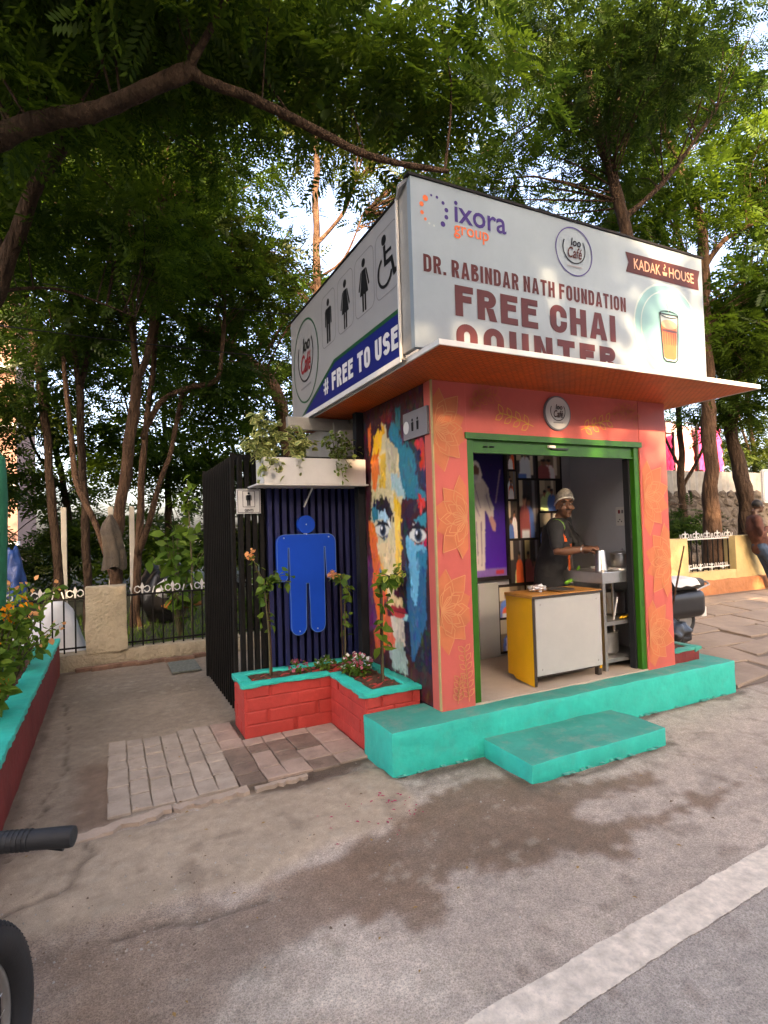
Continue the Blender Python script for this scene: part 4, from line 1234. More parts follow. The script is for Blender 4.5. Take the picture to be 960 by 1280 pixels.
# company mark
for k, (x, z, rr, mt) in enumerate(((1.827, 3.738, 0.020, 'ink_orange'), (1.797, 3.694, 0.016, 'ink_orange'), (1.799, 3.640, 0.013, 'ink_orange'), (1.822, 3.602, 0.010, 'ink_orange'), (1.871, 3.767, 0.008, 'ink_purple'), (1.914, 3.764, 0.010, 'ink_purple'), (1.959, 3.737, 0.012, 'ink_purple'), (1.983, 3.695, 0.015, 'ink_purple'), (1.981, 3.648, 0.015, 'ink_purple'), (1.953, 3.597, 0.018, 'ink_purple'), (1.85, 3.58, 0.008, 'vinyl_pale'), (1.885, 3.572, 0.008, 'vinyl_pale'))):
    MB().disc((x, z), rr, rr, fo(1), FX, FZ, 18).build('logo_dot', M[mt], fp, fix=False)
text('lettering', 'ixora', (2.045, 3.632, 2.468, 3.775), fo(1), FX, FZ, M['ink_purple'], fp, 0.012)
text('lettering', 'group', (2.035, 3.525, 2.315, 3.612), fo(2), FX, FZ, M['ink_orange'], fp, 0.006)
block('letter', 'DR. RABINDAR NATH FOUNDATION', (1.797, 3.262, 3.612, 3.375), fo(1), FX, FZ, M['ink_brown'], fp, 0.19, 0.50, 0.12, 0.36)
block('letter', 'FREE CHAI', (2.027, 3.012, 3.488, 3.215), fo(1), FX, FZ, M['ink_brown'], fp, 0.25, 0.66, 0.13, 0.46)
block('letter', 'COUNTER', (2.027, 2.776, 3.479, 2.965), fo(1), FX, FZ, M['ink_brown'], fp, 0.29, 0.80, 0.22, 0.46)
# side panel print
def so_(k): return (1.7175 - 0.0015 * k, 0, 0)
MB().sheet([(-5.285, 2.764), (-4.36, 3.085), (-3.17, 3.085), (-3.17, 2.764)], so_(1), SU, FZ).build('banner', M['ink_navy'], sp_, fix=False)
MB().sheet([(-5.285, 2.764), (-4.36, 3.085), (-3.17, 3.085), (-3.17, 3.055), (-4.345, 3.055), (-5.19, 2.764)], so_(2), SU, FZ).build('banner_edge', M['ink_green'], sp_, fix=False)
block('letter', '# FREE TO USE', (-4.62, 2.832, -3.195, 2.985), so_(3), SU, FZ, M['ink_white'], sp_, 0.25, 0.62, 0.12, 0.5)
loo_logo(sp_, (-5.11, 3.285), 0.375, (1.7175, 0, 0), SU, FZ, (-0.0015, 0, 0), M['ink_green'], M['ink_red'], 1.08)
def rrect(c, w, h, rad, n=6):
    pts = []
    for (sx, sz, a0) in ((1, 1, 0), (-1, 1, 90), (-1, -1, 180), (1, -1, 270)):
        for i in range(n + 1):
            a = math.radians(a0 + 90 * i / n)
            pts.append((c[0] + sx * (w - rad) + rad * math.cos(a), c[1] + sz * (h - rad) + rad * math.sin(a)))
    return pts
for (ya, yb_) in ((4.63, 4.305), (4.24, 3.92), (3.88, 3.54), (3.505, 3.165)):
    pr_ = rrect((-(ya + yb_) / 2, 3.47), (ya - yb_) / 2, 0.225, 0.06)
    MB().band(pr_ + pr_[:1], 0.008, so_(1), SU, FZ).build('icon_frame', M['ink_grey'], sp_, fix=False)
def man_icon(mb, c, s, o, ux, uy, skirt=False, n=20):
    mb.disc((c[0], c[1] + 0.17 * s), 0.033 * s, 0.033 * s, o, ux, uy, n)
    if skirt:
        mb.sheet([(c[0] - 0.03 * s, c[1] + 0.12 * s), (c[0] + 0.03 * s, c[1] + 0.12 * s), (c[0] + 0.075 * s, c[1] - 0.07 * s), (c[0] - 0.075 * s, c[1] - 0.07 * s)], o, ux, uy)
        for sg_ in (-1, 1):
            mb.sheet([(c[0] + sg_ * 0.035 * s, c[1] + 0.12 * s), (c[0] + sg_ * 0.055 * s, c[1] + 0.11 * s), (c[0] + sg_ * 0.10 * s, c[1] - 0.02 * s), (c[0] + sg_ * 0.08 * s, c[1] - 0.03 * s)], o, ux, uy)
            mb.sheet([(c[0] + sg_ * 0.008 * s, c[1] - 0.07 * s), (c[0] + sg_ * 0.035 * s, c[1] - 0.07 * s), (c[0] + sg_ * 0.035 * s, c[1] - 0.20 * s), (c[0] + sg_ * 0.008 * s, c[1] - 0.20 * s)], o, ux, uy)
    else:
        mb.sheet([(c[0] - 0.055 * s, c[1] + 0.12 * s), (c[0] + 0.055 * s, c[1] + 0.12 * s), (c[0] + 0.05 * s, c[1] - 0.03 * s), (c[0] - 0.05 * s, c[1] - 0.03 * s)], o, ux, uy)
        for sg_ in (-1, 1):
            mb.sheet([(c[0] + sg_ * 0.06 * s, c[1] + 0.12 * s), (c[0] + sg_ * 0.082 * s, c[1] + 0.10 * s), (c[0] + sg_ * 0.082 * s, c[1] - 0.04 * s), (c[0] + sg_ * 0.06 * s, c[1] - 0.04 * s)], o, ux, uy)
            mb.sheet([(c[0] + sg_ * 0.006 * s, c[1] - 0.03 * s), (c[0] + sg_ * 0.048 * s, c[1] - 0.03 * s), (c[0] + sg_ * 0.045 * s, c[1] - 0.20 * s), (c[0] + sg_ * 0.009 * s, c[1] - 0.20 * s)], o, ux, uy)
    return mb
man_icon(MB(), (-4.47, 3.455), 0.95, so_(1), SU, FZ).build('pictogram', M['ink_black'], sp_, fix=False)
man_icon(MB(), (-4.085, 3.455), 0.98, so_(1), SU, FZ, True).build('pictogram', M['ink_black'], sp_, fix=False)
man_icon(MB(), (-3.715, 3.46), 0.98, so_(1), SU, FZ, True).build('pictogram', M['ink_black'], sp_, fix=False)
wc = MB().disc((-3.37, 3.63), 0.036, 0.036, so_(1), SU, FZ, 20)
wc.band([(-3.365, 3.59), (-3.355, 3.46), (-3.26, 3.46), (-3.225, 3.35), (-3.19, 3.36)], 0.035, so_(1), SU, FZ)
wc.band([(-3.36, 3.53), (-3.26, 3.53)], 0.022, so_(2), SU, FZ)
wc.ring((-3.36, 3.41), 0.115, 0.115, so_(3), SU, FZ, 0.022, 40, math.radians(115), math.radians(345))
wc.build('pictogram', M['ink_black'], sp_, fix=False)

# ------------------------------------------------------------------ things inside the kiosk
def picture(parent, x0, z0, x1, z1, cvs, name='picture', y=4.585):
    return grid(name, cvs.nx, cvs.ny, (x0, y, z0), (x1 - x0, 0, 0), (0, 0, z1 - z0), cvs.a, PHOTO, parent)
M['frame'] = pmat('dark_wood_frame', (0.022, 0.014, 0.011), 0.4, 0.2, 10, 0.05, 40)
po_ = thing('poster', 'tall framed poster of a figure in pale robes on a violet ground, inside kiosk', 'poster', (3.28, 4.58, 1.08))
MB().box(2.90, 3.665, 4.572, 4.598, 1.085, 2.48).build('frame', M['frame'], po_)
for (a, b, cc, d) in ((2.90, 2.935, 1.085, 2.48), (3.63, 3.665, 1.085, 2.48), (2.935, 3.63, 1.085, 1.125), (2.935, 3.63, 2.45, 2.48)):
    MB().box(a, b, 4.552, 4.571, cc, d).build('moulding', M['frame'], po_)
cv = Canvas(110, 190, (16, 14, 62))
gradv = cv.v[..., None]
cv.a = np.array(lin((88, 40, 175))) * (1 - gradv) ** 1.2 + np.array(lin((8, 10, 48))) * (1 - (1 - gradv) ** 1.2)
cv.rect(0, 0, 1, 0.06, (130, 100, 170))
cv.poly([(0.40, 0.74), (0.62, 0.745), (0.72, 0.67), (0.74, 0.52), (0.64, 0.50), (0.63, 0.30), (0.61, 0.05), (0.37, 0.05), (0.33, 0.50), (0.30, 0.66)], (212, 200, 190))
cv.poly([(0.40, 0.78), (0.44, 0.86), (0.50, 0.885), (0.56, 0.86), (0.61, 0.78), (0.59, 0.71), (0.41, 0.71)], (222, 214, 206))
cv.ell((0.50, 0.80), (0.062, 0.048), (118, 76, 62))
cv.poly([(0.45, 0.775), (0.55, 0.775), (0.52, 0.735), (0.48, 0.735)], (190, 184, 180))
cv.poly([(0.66, 0.70), (0.80, 0.52), (0.79, 0.45), (0.72, 0.44), (0.62, 0.54)], (200, 188, 180))
cv.poly([(0.76, 0.47), (0.83, 0.40), (0.82, 0.34), (0.77, 0.35), (0.71, 0.44)], (188, 140, 130))
for (a, b) in (((0.46, 0.70), (0.56, 0.52)), ((0.40, 0.62), (0.54, 0.46)), ((0.47, 0.42), (0.49, 0.10)), ((0.56, 0.42), (0.55, 0.08)), ((0.66, 0.62), (0.74, 0.50)), ((0.41, 0.36), (0.41, 0.1))):
    cv.poly([a, (a[0] + 0.022, a[1]), (b[0] + 0.014, b[1]), b], (142, 116, 140))
cv.poly([(0.83, 0.56), (0.85, 0.56), (0.95, 0.82), (0.93, 0.82)], (150, 130, 150))
cv.rect(0.80, 0.015, 0.95, 0.045, (190, 60, 70))
cv.strokes(150, 0.02, 0.008, 0.12, 8, 0.6)
cv.a = blur(cv.a, 2)
picture(po_, 2.936, 1.126, 3.629, 2.449, cv, 'print', 4.5705)
pw = thing('photo_wall', 'black grid of framed photographs on the back wall of the kiosk', 'photo frame', (3.9, 4.58, 0.4))
PH = [(3.69, 2.22, 3.79, 2.46), (3.82, 2.13, 4.07, 2.46), (4.11, 2.13, 4.41, 2.46), (3.69, 1.91, 3.80, 2.19), (3.84, 1.5, 4.08, 2.10), (4.12, 1.78, 4.34, 2.10), (3.69, 1.5, 3.80, 1.88), (3.70, 1.04, 3.86, 1.47), (3.89, 1.04, 4.08, 1.47), (4.11, 1.43, 4.36, 1.75), (4.11, 1.04, 4.36, 1.40), (3.54, 0.70, 3.86, 1.00), (3.54, 0.36, 3.86, 0.67), (3.89, 0.70, 4.36, 1.00), (3.89, 0.36, 4.36, 0.67)]
MB().box(3.675, 4.44, 4.588, 4.599, 0.33, 2.49).box(3.52, 3.675, 4.588, 4.599, 0.33, 1.03).build('backing', M['frame'], pw)
r = random.Random(21)
skins = [(122, 80, 62), (142, 96, 74), (100, 66, 50)]
cloths = [(206, 186, 190), (150, 170, 120), (60, 90, 150), (190, 80, 40), (170, 175, 180), (120, 60, 60), (215, 205, 195)]
for k, (a, b, cc, d) in enumerate(PH):
    bgc = r.choice([(96, 82, 66), (60, 50, 46), (120, 108, 92), (44, 38, 40), (80, 74, 84)])
    cv = Canvas(40, 56, bgc)
    cv.rect(0.0, 0.55, r.random() * 0.5 + 0.2, 1, r.choice([(150, 140, 120), (48, 44, 42), (130, 120, 84)]))
    cv.rect(0.7, 0.1, 0.86, 1, r.choice([(170, 164, 150), (60, 52, 40), (90, 90, 96)]))
    for q in range(2 if r.random() < 0.7 else 3):
        u = 0.2 + 0.55 * r.random(); v = 0.38 + 0.3 * r.random()
        cl = r.choice(cloths)
        cv.poly([(u - 0.30, 0), (u - 0.26, v - 0.14), (u - 0.16, v - 0.04), (u - 0.05, v), (u + 0.05, v), (u + 0.16, v - 0.04), (u + 0.26, v - 0.14), (u + 0.30, 0)], cl)
        cv.poly([(u - 0.03, v), (u + 0.03, v), (u, v - 0.12)], r.choice(skins))
        cv.ell((u, v + 0.075), (0.10, 0.085), r.choice(skins))
        cv.ell((u, v + 0.135), (0.10, 0.05), (26, 22, 22))
    if r.random() < 0.5: cv.rect(0.1, 0.0, 0.5, 0.14, r.choice(cloths))
    cv.strokes(40, 0.03, 0.02, 0.2, k, 0.5)
    cv.a = np.clip(blur(cv.a, 2) * 2.0 + 0.015, 0, 1)
    picture(pw, a - 0.003, b - 0.003, cc + 0.003, d + 0.003, cv, 'picture', 4.5865)
wb = MB().bbox(3.27, 3.515, 4.57, 4.597, 0.315, 1.06, 0.004).build('white_board', M['laminate'])
tag(wb, 'plain white board leaning on back wall below the violet poster', 'board')

ct = thing('counter', 'serving counter with orange side and white front panel inside the kiosk', 'counter', (3.46, 3.73, 0.312))
MB().prism([(3.90, 0.36), (3.90, 1.03), (3.565, 1.03), (3.565, 0.315), (3.80, 0.335), (3.83, 0.36)], (3.075, 0, 0), (0, 1, 0), FZ, (0.022, 0, 0)).build('side_board', M['yellow'], ct)
MB().box(3.808, 3.83, 3.565, 3.90, 0.37, 1.03).build('side_board', M['yellow'], ct)
fpn = MB().bbox(3.098, 3.828, 3.553, 3.566, 0.40, 1.028, 0.003).build('front_board', M['laminate'], ct)
for (x, z) in ((3.15, 0.45), (3.78, 0.45), (3.15, 0.98), (3.78, 0.98)):
    MB().ell((x, 3.552, z), (0.008, 0.004, 0.008), 10, 6).build('screw', M['steel_dull'], fpn)
MB().box(3.098, 3.808, 3.88, 3.90, 0.40, 1.03).build('back_board', M['yellow'], ct)
MB().box(3.098, 3.808, 3.567, 3.88, 0.385, 0.40).build('bottom_board', M['dark_edge'], ct)
tp = MB().bbox(3.062, 3.842, 3.545, 3.905, 1.0315, 1.058, 0.003).build('counter_top', M['orange_top'], ct)
MB().box(3.060, 3.844, 3.541, 3.545, 1.032, 1.050).build('edge_band', M['dark_edge'], tp)
MB().box(3.072, 3.098, 3.560, 3.564, 0.318, 1.03).build('edge_band', M['dark_edge'], ct)
for x in (3.79,):
    MB().box(x, x + 0.04, 3.57, 3.61, 0.312, 0.385).build('foot', M['dark_edge'], ct)
    MB().box(x, x + 0.04, 3.85, 3.89, 0.312, 0.385).build('foot', M['dark_edge'], ct)

tb = thing('steel_table', 'stainless steel work table with two shelves beside the orange counter', 'table', (4.23, 3.83, 0.312))
for (x, y) in ((3.93, 3.615), (4.52, 3.615), (3.93, 4.045), (4.52, 4.045)):
    MB().box(x, x + 0.032, y, y + 0.032, 0.312, 1.09).build('leg', M['steel_dull'], tb)
MB().bbox(3.915, 4.562, 3.60, 4.09, 1.09, 1.19, 0.004).build('table_top', M['steel'], tb)
for z in (0.71, 0.38):
    MB().box(3.935, 4.548, 3.618, 4.075, z, z + 0.035).build('shelf', M['steel_dull'], tb)
MB().tube([(4.20, 3.75, 0.745), (4.20, 3.75, 1.088)], 0.012, 8).build('brace', M['steel'], tb)
MB().tube([(4.10, 3.66, 0.752), (4.16, 3.66, 0.95)], 0.008, 6).build('brace', M['plastic_white'], tb)
MB().tube([(4.20, 3.75, 0.416), (4.20, 3.75, 0.709)], 0.012, 8).build('brace', M['steel'], tb)

jug = MB().lathe([(0.056, 0), (0.058, 0.006), (0.054, 0.02), (0.040, 0.185), (0.037, 0.195), (0.030, 0.197)], (3.985, 3.675, 1.191), 28).build('steel_jug', M['steel'], smooth='auto')
tag(jug, 'tall tapered steel tumbler jug under the tea seller\'s hands', 'jug')
tr = thing('white_tray', 'white enamel tray on the steel table under the cooking pot', 'tray', (4.36, 3.80, 1.191))
MB().bbox(4.16, 4.54, 3.63, 3.96, 1.191, 1.203, 0.003).build('tray_base', M['plastic_white'], tr)
tm = MB()
for (a, b, cc, d) in ((4.16, 4.54, 3.63, 3.642), (4.16, 4.54, 3.948, 3.96), (4.16, 4.172, 3.642, 3.948), (4.528, 4.54, 3.642, 3.948)):
    tm.box(a, b, cc, d, 1.203, 1.216)
tm.build('tray_rim', M['plastic_white'], tr)
pt = thing('cooking_pot', 'lidded stainless cooking pot standing on the white tray', 'pot', (4.425, 3.82, 1.2035))
MB().lathe([(0.098, 0), (0.104, 0.01), (0.104, 0.125), (0.110, 0.130)], (4.425, 3.82, 1.2035), 32).build('pot_body', M['steel'], pt, smooth='auto')
MB().lathe([(0.110, 0.1305), (0.108, 0.137), (0.06, 0.15), (0.012, 0.154), (0.014, 0.17), (0.010, 0.175)], (4.425, 3.82, 1.2035), 32).build('lid', M['steel'], pt, smooth='auto')
p2 = MB().lathe([(0.13, 0), (0.15, 0.02), (0.15, 0.20), (0.158, 0.205), (0.146, 0.206)], (4.15, 3.86, 0.416), 32).build('steel_vessel', M['steel_dull'], smooth='auto')
tag(p2, 'wide steel vessel on the lowest shelf of the steel table', 'vessel')
p3_ = MB().lathe([(0.11, 0), (0.13, 0.02), (0.13, 0.22), (0.136, 0.225), (0.126, 0.226)], (4.37, 3.93, 0.746), 32).build('steel_vessel', M['steel_dull'], smooth='auto')
tag(p3_, 'tall steel vessel on the middle shelf of the steel table', 'vessel')
yl = MB()
for k in range(5):
    yl.limb([((4.18 + 0.018 * k, 3.655 + 0.01 * (k % 2), 0.760), 0.012), ((4.27 + 0.018 * k, 3.69, 0.762), 0.012)], 8)
tag(yl.build('yellow_cloth', pmat('yellow_cloth', (0.75, 0.42, 0.02), 0.8), smooth=True), 'yellow folded cloth on the middle shelf of the steel table', 'cloth')
pl2 = MB().lathe([(0.085, 0), (0.115, 0.008), (0.118, 0.014), (0.10, 0.018), (0.09, 0.012)], (3.50, 3.68, 1.0585), 32).build('steel_plate', M['steel'], smooth='auto')
tag(pl2, 'round steel plate on the orange counter top', 'plate')
fb = bmesh.new()
bmesh.ops.create_icosphere(fb, subdivisions=3, radius=1)
from mathutils import noise as mnoise
for v in fb.verts:
    k = 1 + 0.55 * mnoise.noise(v.co * 3.1) + 0.3 * mnoise.noise(v.co * 7)
    v.co = Vector((3.29 + v.co.x * 0.075 * k, 3.74 + v.co.y * 0.06 * k, 1.088 + v.co.z * 0.032 * k))
    v.co.z = max(v.co.z, 1.0585)
me = bpy.data.meshes.new('crumpled_foil'); fb.to_mesh(me); fb.free(); me.materials.append(M['foil'])
fo_ = bpy.data.objects.new('crumpled_foil', me); COL.objects.link(fo_)
tag(fo_, 'crumpled silver foil on the left of the orange counter top', 'foil')

sk = thing('switchboard', 'white socket switchboard on the grey wall right of the tea seller', 'socket', (4.57, 3.88, 1.6))
MB().bbox(4.545, 4.5685, 3.79, 3.98, 1.60, 1.785, 0.005).build('plate', M['plastic_white'], sk)
MB().box(4.540, 4.5455, 3.925, 3.945, 1.72, 1.755).build('switch', M['ink_red'], sk)
MB().box(4.540, 4.5455, 3.885, 3.905, 1.72, 1.755).build('switch', M['ink_grey'], sk)
MB().bbox(4.52, 4.546, 3.815, 3.855, 1.63, 1.68, 0.006).build('plug', M['plastic_black'], sk)
for (y, z) in ((3.93, 1.66), (3.91, 1.64), (3.95, 1.64)):
    MB().box(4.5425, 4.5455, y - 0.005, y + 0.005, z - 0.006, z + 0.006).build('socket_hole', M['plastic_black'], sk)
cd = MB().tube([(4.53, 3.835, 1.632), (4.53, 3.83, 1.57), (4.545, 3.80, 1.48), (4.55, 3.74, 1.38), (4.555, 3.70, 1.20), (4.56, 3.68, 0.8)], 0.006, 6).build('power_cord', M['plastic_black'], smooth=True)
tag(cd, 'black power cord hanging from the switchboard plug', 'cord')
co_ = MB().bbox(4.548, 4.5685, 3.835, 3.862, 1.79, 2.22, 0.003).build('cable_conduit', M['plastic_white'])
tag(co_, 'white vertical cable conduit above the switchboard', 'conduit')

# ------------------------------------------------------------------ gents' screen, gate and signs
def shared(name, me, parent, loc, rot=(0, 0, 0), sc=(1, 1, 1)):
    o = bpy.data.objects.new(name, me)
    COL.objects.link(o)
    o.parent = parent
    o.location = Vector(loc) - off(parent)
    o.rotation_euler = rot
    o.scale = sc
    OFF[o.name] = off(parent)
    return o
def mesh_of(mb, name, mat, smooth=False):
    o = mb.build(name, mat, None, smooth=smooth)
    me = o.data
    bpy.data.objects.remove(o)
    return me
scn = thing('slatted_screen', 'dark blue vertical slat screen between black gate and mural wall', 'screen', (1.6, 5.0, 0))
MB().box(1.26, 2.125, 5.10, 5.13, 0.05, 2.34).build('backing', M['dark_panel'], scn)
slat = mesh_of(MB().bbox(-0.02, 0.02, -0.045, 0.03, 0.05, 2.32, 0.003), 'slat', M['blue_slat'])
for k in range(13):
    shared('slat', slat, scn, (1.29 + k * 0.068, 5.0, 0))
bs = mesh_of(MB().bbox(-0.02, 0.02, -0.03, 0.03, 0.05, 2.32, 0.003), 'slat', M['black_iron'])
for k in range(4):
    shared('slat', bs, scn, (1.035 + k * 0.062, 5.0, 0))
MB().box(0.99, 2.125, 5.035, 5.075, 2.30, 2.345).build('top_rail', M['black_iron'], scn)
MB().box(0.99, 2.125, 5.035, 5.075, 0.05, 0.10).build('bottom_rail', M['black_iron'], scn)
gt = thing('slatted_gate', 'open black gate of close upright slats left of the gents sign', 'gate', (0.98, 5.8, 0))
gs = mesh_of(MB().bbox(-0.018, 0.018, -0.014, 0.014, 0.045, 2.335, 0.003), 'slat', M['black_iron'])
for k in range(15):
    shared('slat', gs, gt, (0.99 - 0.012 * k / 15, 5.12 + k * 0.104, 0))
MB().box(0.968, 0.998, 5.04, 5.08, 0.02, 2.36).build('post', M['black_iron'], gt)
MB().box(0.958, 0.995, 6.63, 6.68, 0.02, 2.36).build('post', M['black_iron'], gt)
for z in (0.10, 1.15, 2.26):
    MB().box(1.018, 1.034, 5.08, 6.64, z, z + 0.045).build('cross_rail', M['black_iron'], gt)

gn = thing('gents_sign', 'small white gents sign with a man pictogram on black slats', 'sign', (1.1, 4.96, 1.81))
MB().bbox(0.995, 1.207, 4.945, 4.965, 1.808, 2.028, 0.002).build('plate', M['white'], gn)
GO = (0, 4.9435, 0)
bd = rrect((1.101, 1.918), 0.096, 0.100, 0.006, 2)
MB().band(bd + bd[:1], 0.004, GO, FX, FZ).build('border', M['ink_black'], gn, fix=False)
bd = rrect((1.101, 1.938), 0.052, 0.070, 0.004, 2)
MB().band(bd + bd[:1], 0.004, (0, 4.9430, 0), FX, FZ).build('border', M['ink_black'], gn, fix=False)
man_icon(MB(), (1.101, 1.938), 0.30, (0, 4.9425, 0), FX, FZ).build('pictogram', M['ink_black'], gn, fix=False)
text('lettering', 'GENTS', (1.062, 1.826, 1.142, 1.850), (0, 4.9425, 0), FX, FZ, M['ink_black'], gn, 0.02)

# big blue man panel
def fig_outline():
    P = []
    def arc(cx, cz, rad, a0, a1, n=8):
        for i in range(n + 1):
            a = math.radians(a0 + (a1 - a0) * i / n)
            P.append((cx + rad * math.cos(a), cz + rad * math.sin(a)))
    cx = 1.615
    arc(cx - 0.205, 1.535, 0.075, 180, 90)
    arc(cx + 0.205, 1.535, 0.075, 90, 0)
    arc(cx + 0.2325, 1.235, 0.0475, 0, -180)
    P.append((cx + 0.178, 1.49)); P.append((cx + 0.166, 1.49))
    arc(cx + 0.092, 0.775, 0.070, 0, -180)
    P.append((cx + 0.014, 1.16)); P.append((cx - 0.014, 1.16))
    arc(cx - 0.092, 0.765, 0.070, 0, -180)
    P.append((cx - 0.166, 1.49)); P.append((cx - 0.178, 1.49))
    arc(cx - 0.2325, 1.235, 0.0475, 0, -180)
    return P
bf = thing('blue_man_sign', 'large bright blue cut-out of a man on the dark slat screen', 'sign', (1.615, 4.92, 0.7))
outl = fig_outline()
MB().prism(outl, (0, 4.955, 0), FX, FZ, (0, -0.045, 0)).build('body_panel', M['blue_sign'], bf)
MB().band(outl + outl[:1], 0.006, (0, 4.9085, 0), FX, FZ).build('edge_line', pmat('pale_blue_edge', (0.10, 0.22, 0.55), 0.4), bf, fix=False)
hp = [(1.615 + 0.083 * math.cos(2 * math.pi * k / 36), 1.70 + 0.083 * math.sin(2 * math.pi * k / 36)) for k in range(36)]
MB().prism(hp, (0, 4.955, 0), FX, FZ, (0, -0.045, 0)).build('head_panel', M['blue_sign'], bf)
for (x, z) in ((1.40, 1.58), (1.83, 1.58), (1.615, 1.612), (1.70, 0.74), (1.53, 0.73), (1.615, 1.70)):
    MB().ell((x, 4.909, z), (0.007, 0.004, 0.007), 8, 5).build('screw', M['steel'], bf)
MB().prism([(1.60, 1.60), (1.615, 1.60), (1.635, 1.635), (1.60, 1.64)], (0, 4.957, 0), FX, FZ, (0, -0.03, 0)).build('neck_tab', M['white'], bf)
br_ = MB().tube([(1.67, 4.86, 2.04), (1.60, 4.92, 1.86)], 0.008, 6).build('bracket_strut', M['white'])
tag(br_, 'thin white strut slanting down under the white flower box', 'strut')

# white flower box on the screen
fbx = thing('flower_box', 'long white flower box fixed above the blue slat screen', 'flower box', (1.62, 4.74, 2.05))
b0 = MB()
b0.bbox(1.16, 2.10, 4.62, 4.635, 2.05, 2.275, 0.003)
MB().bbox(1.16, 2.10, 4.62, 4.634, 2.05, 2.275, 0.003).build('front_board', M['white'], fbx)
MB().box(1.16, 2.10, 4.88, 4.893, 2.05, 2.275).build('back_board', M['white'], fbx)
MB().box(1.161, 1.174, 4.635, 4.88, 2.05, 2.274).build('end_board', M['white'], fbx)
MB().box(2.086, 2.099, 4.635, 4.88, 2.05, 2.274).build('end_board', M['white'], fbx)
MB().box(1.175, 2.085, 4.635, 4.88, 2.052, 2.07).build('base_board', M['white'], fbx)
MB().box(1.10, 2.12, 4.61, 5.03, 2.036, 2.049).build('bracket', M['white'], fbx)
MB().box(1.175, 2.085, 4.635, 4.88, 2.071, 2.235).build('soil', M['soil'], fbx)
vb = thing('vent_box', 'pale box in the gap under canopy above the flower box', 'vent', (2.07, 5.0, 2.34))
MB().bbox(1.99, 2.12, 4.93, 5.03, 2.347, 2.60, 0.004).build('box_panel', M['cream_wall'], vb)
MB().bbox(1.50, 2.125, 5.035, 5.09, 2.60, 2.72, 0.004).build('lintel', M['grey_metal'], vb)

# ------------------------------------------------------------------ leaf kit
LV = np.array([(0, 0, 0), (0.36, 0, 0.02), (0.70, 0, -0.01), (1, 0, -0.10), (0.36, 0.30, 0.09), (0.70, 0.22, 0.04), (0.36, -0.30, 0.09), (0.70, -0.22, 0.04)])
LQ = np.array([(0, 6, 1, 4), (1, 6, 7, 2), (1, 2, 5, 4), (2, 7, 3, 5)])
EDGE = np.array([0.3, 0, 0, 0.8, 1, 1, 1, 1.0])
def frames(d, rng, upb=0.6):
    """orthonormal frames with x along d (n,3)"""
    d = d / np.linalg.norm(d, axis=1, keepdims=True)
    a = np.tile(np.array([0, 0, 1.0]), (len(d), 1)) * upb + rng.randn(len(d), 3) * 0.5
    y = np.cross(a, d); y /= np.linalg.norm(y, axis=1, keepdims=True) + 1e-9
    z = np.cross(d, y)
    return np.stack([d, y, z], 1)
def leaves(name, pos, dirs, size, mat, parent, seed=0, width=1.0, vari=None, tint=(0, 1)):
    rng = np.random.RandomState(seed)
    pos, dirs = np.array(pos, float), np.array(dirs, float)
    n = len(pos)
    Fm = frames(dirs, rng)
    s = size * (0.6 + 0.7 * rng.rand(n))
    V = LV * np.array([1, width, 1])
    W = np.einsum('vk,nkj->nvj', V, Fm) * s[:, None, None] + pos[:, None, :]
    Qn = (LQ[None] + 8 * np.arange(n)[:, None, None]).reshape(-1, 4)
    t = tint[0] + (tint[1] - tint[0]) * rng.rand(n)
    at = {'tint': ('FLOAT', np.repeat(t, 8))}
    if vari is not None:
        c0, c1 = np.array(vari[0]), np.array(vari[1])
        cc = c0 + (c1 - c0) * EDGE[:, None]
        cc = cc[None] * (0.75 + 0.5 * rng.rand(n)[:, None, None])
        cc = np.concatenate([cc, np.ones((n, 8, 1))], -1).reshape(-1, 4)
        at['paint'] = ('FLOAT_COLOR', np.clip(cc, 0, 1))
    return np_mesh(name, W.reshape(-1, 3), Qn, mat, parent, at)
def along(pts, n, rng, spread, out=0.7, droop=-0.2):
    """leaf roots and directions along a polyline"""
    pts = np.array(pts, float)
    seg = rng.randint(0, len(pts) - 1, n)
    t = rng.rand(n)[:, None]
    p = pts[seg] * (1 - t) + pts[seg + 1] * t
    d = rng.randn(n, 3) * out
    d[:, 2] = d[:, 2] * 0.5 + droop
    return p + rng.randn(n, 3) * spread, d
VARI = ((0.06, 0.13, 0.025), (0.55, 0.55, 0.22))

def trailing(name, label, base, runs, n, size, group=None, vari=VARI, seed=1, mat=None, stemr=0.005):
    t = thing(name, label, 'plant', base, group)
    st = MB()
    rng = np.random.RandomState(seed)
    P, Dd = [], []
    for q in runs:
        st.tube(q, [stemr * (1 - 0.5 * i / max(1, len(q) - 1)) for i in range(len(q))], 5)
        p, d = along(q, int(n / len(runs)), rng, 0.022)
        P.append(p); Dd.append(d)
    st.build('stem', M['stem'], t)
    leaves('foliage', np.concatenate(P), np.concatenate(Dd), size, mat or LEAF['varieg'], t, seed, 1.0, vari)
    return t
r = random.Random(31)
def runs_from(base, targets, sag=0.1):
    out = []
    for tg in targets:
        b, e = Vector(base), Vector(tg)
        q = []
        for k in range(6):
            s = k / 5
            p = b.lerp(e, s)
            p.z += sag * math.sin(s * math.pi)
            q.append(p[:])
        out.append(q)
    return out
trailing('trailing_plant', 'bushy cream edged plant spilling over the left end of white flower box', (1.24, 4.76, 2.235),
         runs_from((1.24, 4.76, 2.22), [(1.10, 4.70, 2.62), (1.20, 4.72, 2.60), (1.30, 4.66, 2.55), (1.06, 4.62, 2.25), (1.12, 4.58, 2.10), (1.30, 4.585, 2.14), (1.38, 4.68, 2.45), (1.22, 4.59, 2.2), (1.08, 4.70, 2.45), (1.0, 4.66, 2.35)], 0.12), 330, 0.075, 'plants in the white flower box', VARI, 2)
